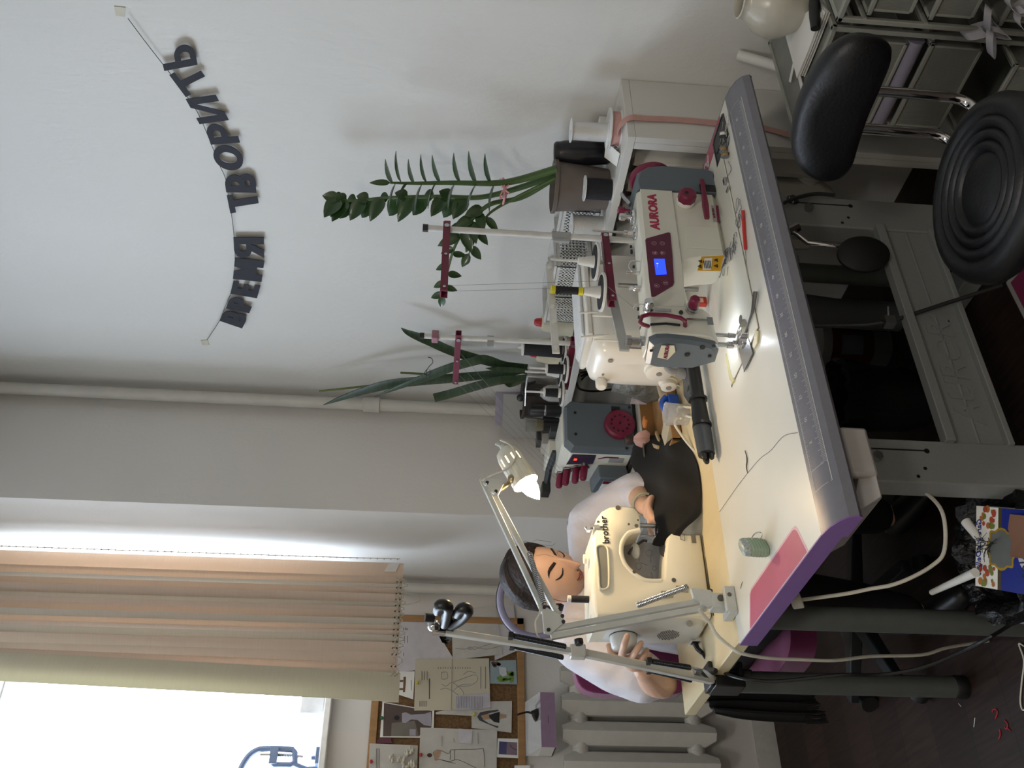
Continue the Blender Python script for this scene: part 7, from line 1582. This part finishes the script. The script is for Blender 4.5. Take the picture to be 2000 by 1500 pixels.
limb(body, [ShL, (ShL + ElL) / 2, ElL], [.055, .046, .040]); limb(body, [ElL, ElL * .6 + WrL * .4, WrL], [.040, .037, .024])
limb(body, [ShR, (ShR + ElR) / 2, ElR], [.055, .047, .041]); limb(body, [ElR, ElR * .6 + WrR * .4 + V((0, -.006, 0)), WrR], [.041, .042, .026])
def finger(pts, r0=.0088, r1=.0068):
    limb(body, pts, [r0, (r0 + r1) / 2, r1], n=12, k=4)
# right hand around the handwheel
kI, kM, kR, kP = AY(.846, 1214, 1283), AY(.852, 1231, 1289), AY(.860, 1246, 1293), AY(.868, 1256, 1297)
Hd = [(kI, AY(.842, 1218, 1263), AY(.855, 1225, 1242)), (kM, AY(.848, 1242, 1272), AY(.866, 1252, 1256)), (kR, AY(.856, 1257, 1281), AY(.872, 1263, 1270)), (kP, AY(.866, 1267, 1289), AY(.878, 1270, 1279))]
for i, f in enumerate(Hd):
    finger(f, .0095 - .0006 * (i == 3), .0078 - .0008 * (i == 3)); limb(body, [WrR + (f[0] - WrR) * .15, f[0]], [.013, .0105], n=10, k=2)
thm = (WrR * .45 + kI * .55 + V((0, .0, .010)), AY(.862, 1196, 1279), AY(.880, 1189, 1262)); finger(thm, .0115, .0085)
body.ball((WrR + kI + kR) / 3, (.022, .022, .026))
# left hand guiding the cloth
kL = [WrL + V((.070, -.060 + .016 * i, .004 - .004 * abs(i - 1.2))) for i in range(4)]
tipsL = [AX(-2.205, 1277, 1050), AX(-2.195, 1280, 1035), AX(-2.19, 1284, 1019), AX(-2.215, 1278, 1008)]
for i, (a, c) in enumerate(zip(kL, tipsL)):
    mid = a * .45 + c * .55 + V((0, 0, .010)); finger((a, mid, c), .0088, .0068); limb(body, [WrL + (a - WrL) * .15, a], [.013, .0105], n=10, k=2)
thL = (WrL + V((.030, -.040, .0)), WrL + V((.055, -.085, -.004)), AX(-2.235, 1272, 1042)); finger(thL, .0110, .008)
body.ball(WrL + V((.035, -.03, 0)), (.03, .028, .017))
# legs (seated)
KnL, KnR = V((-2.36, 1.36, .50)), V((-2.36, 1.09, .50)); AnL, AnR = V((-2.42, 1.38, .09)), V((-2.40, 1.06, .09))
for h, kn, an in ((V((-2.78, 1.31, .52)), KnL, AnL), (V((-2.78, 1.14, .52)), KnR, AnR)):
    limb(body, [h, (h + kn) / 2, kn], [.085, .075, .055]); limb(body, [kn, kn * .6 + an * .4 + V((-.02, 0, 0)), an], [.053, .054, .034]); limb(body, [an + V((-.03, 0, -.045)), an + V((.06, 0, -.055)), an + V((.14, 0, -.066))], [.035, .032, .022])
pw = T('person', 'woman in a white blouse with dark hair tied back sewing at the cream machine', 'person', (-2.75, 1.22, 0))
P(pw, 'body', voxel(body, .0034, 4, .4), skin, sharp=180)
# --- face details (follow the head surface)
def on_head(a, e, off): return headr(rad(a), rad(e), off)
browm = M('dark_brow', '2a1b14', .8); lashm = M('dark_lash', '17100d', .6); lipm = M('rose_lips', 'a3605a', .45)
for s in (1, -1):
    br = [[on_head(s * a, e0 + dz, .0012) for dz in (-w_, 0, w_)] for a, e0, w_ in ((10, 12.6, 2.0), (17, 14.2, 2.4), (25, 16.0, 2.3), (33, 16.4, 1.8), (40, 14.4, 1.1), (44, 12.0, .4))]
    P(pw, 'eyebrow', MB().sheet(br, .0012), browm, sharp=180)
    ls = [[on_head(s * a, e0 + dz, .0014) for dz in (-w_, 0, w_)] for a, e0, w_ in ((14, -.5, .45), (19.5, -2.4, .95), (26.5, -3.4, 1.25), (33, -2.6, 1.3), (38.5, -.4, 1.2), (43, 2.4, .4))]
    P(pw, 'eyelashes', MB().sheet(ls, .0012), lashm, sharp=180)
    P(pw, 'lid_crease', MB().tube([on_head(s * a, e, .0004) for a, e in ((14, 3.5), (20, 6.2), (27, 7.2), (34, 6.0), (40, 3.4))], .0007, n=5, k=3), M('lid_brown', '8a5f48', .6))
def lip(rows): P(pw, 'lips', MB().sheet([[on_head(a, e, .0010) for a in aa] for e, aa in rows], .0012), lipm, sharp=180)
lip([(-29.8, (-4, -2, 0, 2, 4)), (-31.2, (-13, -6, 0, 6, 13)), (-33.0, (-18, -8, 0, 8, 18)), (-34.3, (-21, -10, 0, 10, 21))])
lip([(-34.9, (-21, -10, 0, 10, 21)), (-37, (-16, -8, 0, 8, 16)), (-39.3, (-9, -4, 0, 4, 9)), (-40.3, (-4, -2, 0, 2, 4))])
P(pw, 'mouth_line', MB().tube([on_head(a, -34.6 + .0045 * a * a, .0012) for a in (-22, -14, -7, 0, 7, 14, 22)], .0007, n=5, k=3), M('mouth_dark', '4d221f', .6))
for s in (1, -1): P(pw, 'nostril', MB().ball(on_head(s * 6.5, -20.8, -.001), (.0028, .0038, .002), n=8), M('mouth_dark'))
# --- hair pulled back
hair = M('dark_brown_hair', '2a1a13', .62, noise=(7, .35), bump=(6, .6, .01), stretch=(18, 3, 18))
def hairline(a):
    a = abs(a)
    pts = ((0, 44), (25, 42), (45, 36), (58, 24), (68, 12), (78, 12), (92, 6), (104, -10), (118, -30), (140, -42), (180, -46))
    for (a0, e0), (a1, e1) in zip(pts, pts[1:]):
        if a0 <= a <= a1: return e0 + (e1 - e0) * (a - a0) / (a1 - a0)
rowsH = []; NT = 16
for j in range(97):
    a = -180 + 360 * j / 96; e0 = hairline(a); col = []
    for i in range(NT):
        t = i / (NT - 1); e = e0 + (89.5 - e0) * t; col.append(headr(rad(a), rad(e), .003 + .013 * min(1, t * 3.0) + .0012 * sin(a * .7 + t * 3) + (.014 if abs(a) > 100 else 0) * sin(pi * min(1, t * 1.1))))
    rowsH.append(col)
P(pw, 'hair', MB().sheet(rowsH, .006), hair, sharp=180)
bq3 = HC - hf * .118 - hu * .030
hb_ = MB(); limb(hb_, [HC - hf * .08 + hu * .0, bq3, bq3 - hu * .05 - hf * .005, bq3 - hu * .10 + hf * .02], [.050, .040, .030, .016])
P(pw, 'ponytail', voxel(hb_, .006, 3), hair, sharp=180)
wsp = MB(); r11 = random.Random(5)
for i in range(14):
    a = r11.uniform(-130, 130); e = r11.uniform(25, 80); p0 = headr(rad(a), rad(e), .014); p1 = headr(rad(a + r11.uniform(-14, 14)), rad(e - 12), .026); p2 = headr(rad(a + r11.uniform(-20, 20)), rad(e - 22), .018); wsp.tube([p0, p1, p2], .0004, n=3, k=3)
for s in (-1,): wsp.tube([on_head(-78, 4, .006), on_head(-80, -18, .008), on_head(-82, -40, .010), on_head(-86, -60, .012)], .0009, n=4, k=4)
P(pw, 'loose_hair', wsp, hair)
er_ = HC - hl * .078 - hu * .048 - hf * .004
P(pw, 'earring', MB().ball(er_ + V((.006, -.004, 0)), .0055, n=10), chrome)
# --- white blouse
wsh = M('white_blouse', 'd6d3da', .75, noise=(6, .05), bump=(16, .5, .015))
bl2 = MB()
limb(bl2, [Hip + V((0, 0, .02)), Waist, Chest, Chest * .5 + Nk * .5 + V((-.01, 0, -.02)), Nk + V((-.035, 0, -.075))], [.148, .138, .136, .098, .062])
limb(bl2, [ShR + V((-.005, 0, .0)), (ShL + ShR) / 2 + V((-.05, 0, -.045)), ShL + V((-.005, 0, 0))], [.072, .084, .070])
sl = ElL + (WrL - ElL) * .22; limb(bl2, [ShL, (ShL + ElL) / 2 + V((0, .012, -.006)), ElL + V((-.005, .012, .004)), sl], [.070, .066, .058, .050], k=6)
sr3 = ElR + V((-.03, -.0, .03)); limb(bl2, [ShR, (ShR * .55 + ElR * .45) + V((.0, -.008, 0)), ShR * .22 + ElR * .78 + V((0, -.012, 0))], [.078, .080, .070], k=6)
for k2 in range(5): a = ShR * (.9 - .16 * k2) + ElR * (.1 + .16 * k2); bl2.ball(a + V((.02, -.055 + .01 * (k2 % 2), -.02 + .02 * (k2 % 2))), (.035, .02, .03))
bo2 = voxel(bl2, .0065, 8, .5)
for v in bo2.v:
    f = .0035 * sin(v.y * 60 + v.z * 45) * sin(v.z * 38 + v.x * 50) + .002 * sin(v.y * 110 - v.z * 70); v += V((f, -f * .5, 0))
P(pw, 'blouse', bo2, wsh, sharp=180)
clr_ = MB(); cq = Nk + V((.012, 0, -.018)); tl_ = (HC - Nk).normalized(); u, w, _ = frame(tl_)
P(pw, 'collar', MB().loft([[cq + (u * cos(a) * r + w * sin(a) * r) + tl_ * h for a in [2 * pi * i / 32 for i in range(32)]] for r, h in ((.078, -.05), (.066, -.018), (.062, -.016), (.062, -.04))], cap=False), M('white_blouse'))
# --- dark trousers and shoes
tr2 = MB()
for h, kn, an in ((V((-2.78, 1.31, .52)), KnL, AnL), (V((-2.78, 1.14, .52)), KnR, AnR)): limb(tr2, [h, (h + kn) / 2, kn], [.11, .095, .075]); limb(tr2, [kn, (kn + an) / 2, an + V((0, 0, .04))], [.073, .068, .058])
limb(tr2, [V((-2.80, 1.14, .53)), V((-2.80, 1.31, .53))], [.13, .13], k=2)
P(pw, 'trousers', voxel(tr2, .010, 5), M('black_trousers', '0f0f11', .85), sharp=180)
for an in (AnL, AnR):
    sh2 = MB(); limb(sh2, [an + V((-.035, 0, -.040)), an + V((.05, 0, -.048)), an + V((.14, 0, -.058))], [.045, .042, .030]); vv = voxel(sh2, .006, 4)
    for v in vv.v: v.z = max(.002, v.z)
    P(pw, 'shoe', vv, M('black_shoe', '111113', .4))
# --- jewellery
for k3, (c, m2) in enumerate(((.80, M('pale_watch', 'b8b096', .4, .3)), (.90, chrome))):
    p = ElL * (1 - c) + WrL * c; dd = (WrL - ElL).normalized(); u, w, _ = frame(dd)
    P(pw, ('watch_strap', 'bracelet')[k3], MB().tube([p + (u * cos(a) + w * sin(a)) * (.031 - .002 * k3) for a in [2 * pi * i / 28 for i in range(28)]], (.0055, .002)[k3], n=8, closed=True), m2)
rgq = (Hd[2][0] * .45 + Hd[2][1] * .55); dd = (Hd[2][1] - Hd[2][0]).normalized(); u, w, _ = frame(dd)
P(pw, 'finger_ring', MB().tube([rgq + (u * cos(a) + w * sin(a)) * .0098 for a in [2 * pi * i / 20 for i in range(20)]], .0016, n=6, closed=True), M('gold', 'c9b27a', .25, .9))
# ------------------------------------------------------------------ her chair
mg = M('magenta_velour', '741a50', .8, noise=(40, .08), sheen=.4)
oc = T('office_chair', 'office chair with magenta velour backrest and seat on a black castor base', 'chair', (-2.78, 1.20, 0))
bk_ = [AX(-2.92, *p) for p in ((1160, 1308), (1162, 1350), (1172, 1353))]
P(oc, 'backrest', MB().loft([[V((x, y, z)) for y, z in srect(1.175, .79, .36, .36, 28, 6)] for x in (-2.955, -2.945, -2.915, -2.905)]), mg, bevel=.004)
P(oc, 'seat', MB().loft([[V((x, y, z)) for x, y in srect(-2.72, 1.20, w, w * .95, 32, 5)] for w, z in ((.40, .375), (.45, .385), (.46, .42), (.43, .432))]), mg, sharp=50)
P(oc, 'seat_skirt', MB().loft([[V((x * 1, y, z)) for x, y in [(cx_ + dx, cy_ + dy) for (cx_, cy_), dx, dy in zip(srect(-2.72, 1.20, .46, .44, 48, 5), [0 for i in range(48)], [0 for i in range(48)])]] for z in (.42, .38, .345)], cap=False), mg)
P(oc, 'gas_column', MB().cyl((-2.72, 1.20, .10), (-2.72, 1.20, .38), .028, n=18), black_pl)
P(oc, 'back_post', MB().tube([(-2.80, 1.18, .37), (-2.96, 1.16, .39), (-2.975, 1.15, .55), (-2.965, 1.15, .70)], .018, n=8, k=4), black_pl)
plb = M('dark_base_plastic', '1e2426', .45)
tg_ = [AZ(.06, 1790, 1395), AZ(.06, 1720, 1020)]
base_c = V((-2.72, 1.20, 0))
for i in range(5):
    a = rad(-68 + 72 * i); e = base_c + V((.30 * cos(a), .30 * sin(a), .075)); dd = (e - V((base_c.x, base_c.y, .115))); s = V((-sin(a), cos(a), 0))
    lg = P(oc, 'star_leg', MB().loft([[p + s * w * x + V((0, 0, h * z)) for x, z in ((-1, -1), (1, -1), (1, 1), (-1, 1))] for p, w, h in ((V((base_c.x, base_c.y, .115)), .024, .022), (e, .018, .014))]), plb, bevel=.004)
    P(lg, 'caster', MB().cyl(e + s * .022 + V((0, 0, -.048)), e - s * .022 + V((0, 0, -.048)), .027, n=18), rubber)
# black fringed garment hanging at the chair side
fr_ = T('black_fringed_cloth', 'black fringed cloth hanging from the chair beside the radiator', 'cloth', (-2.70, .93, .30))
fq = [[AX(-2.72, *p) for p in r] for r in (((1372, 1352), (1385, 1375), (1400, 1392)), ((1430, 1350), (1440, 1375), (1450, 1402)), ((1500, 1350), (1505, 1378), (1520, 1408)), ((1560, 1352), (1570, 1380), (1590, 1411)))]
gg = [smooth_path(r, 6) for r in fq]; cols = [smooth_path([gg[i][j] for i in range(4)], 5) for j in range(len(gg[0]))]
for j, c in enumerate(cols):
    for p in c: p.x += .012 * sin(j * 1.5)
fm = M('black_fringe_fabric', '0b0b0c', .9)
P(fr_, 'cloth_panel', MB().sheet(cols, .004), fm)
fg = MB()
for j in range(0, 40):
    t = j / 39 * (len(cols) - 1); i0 = min(int(t), len(cols) - 2); p = cols[i0][-1] * (1 - t + i0) + cols[i0 + 1][-1] * (t - i0); fg.tube([p + V((0, 0, .02)), p + V((.004 * sin(j * 3), .002 * cos(j * 5), -.02)), p + V((.006 * sin(j * 7), .004, -.035 - .012 * abs(sin(j * 1.9))))], .0022, n=4)
ob = P(fr_, 'fringe', fg, fm); ob['kind'] = 'stuff'
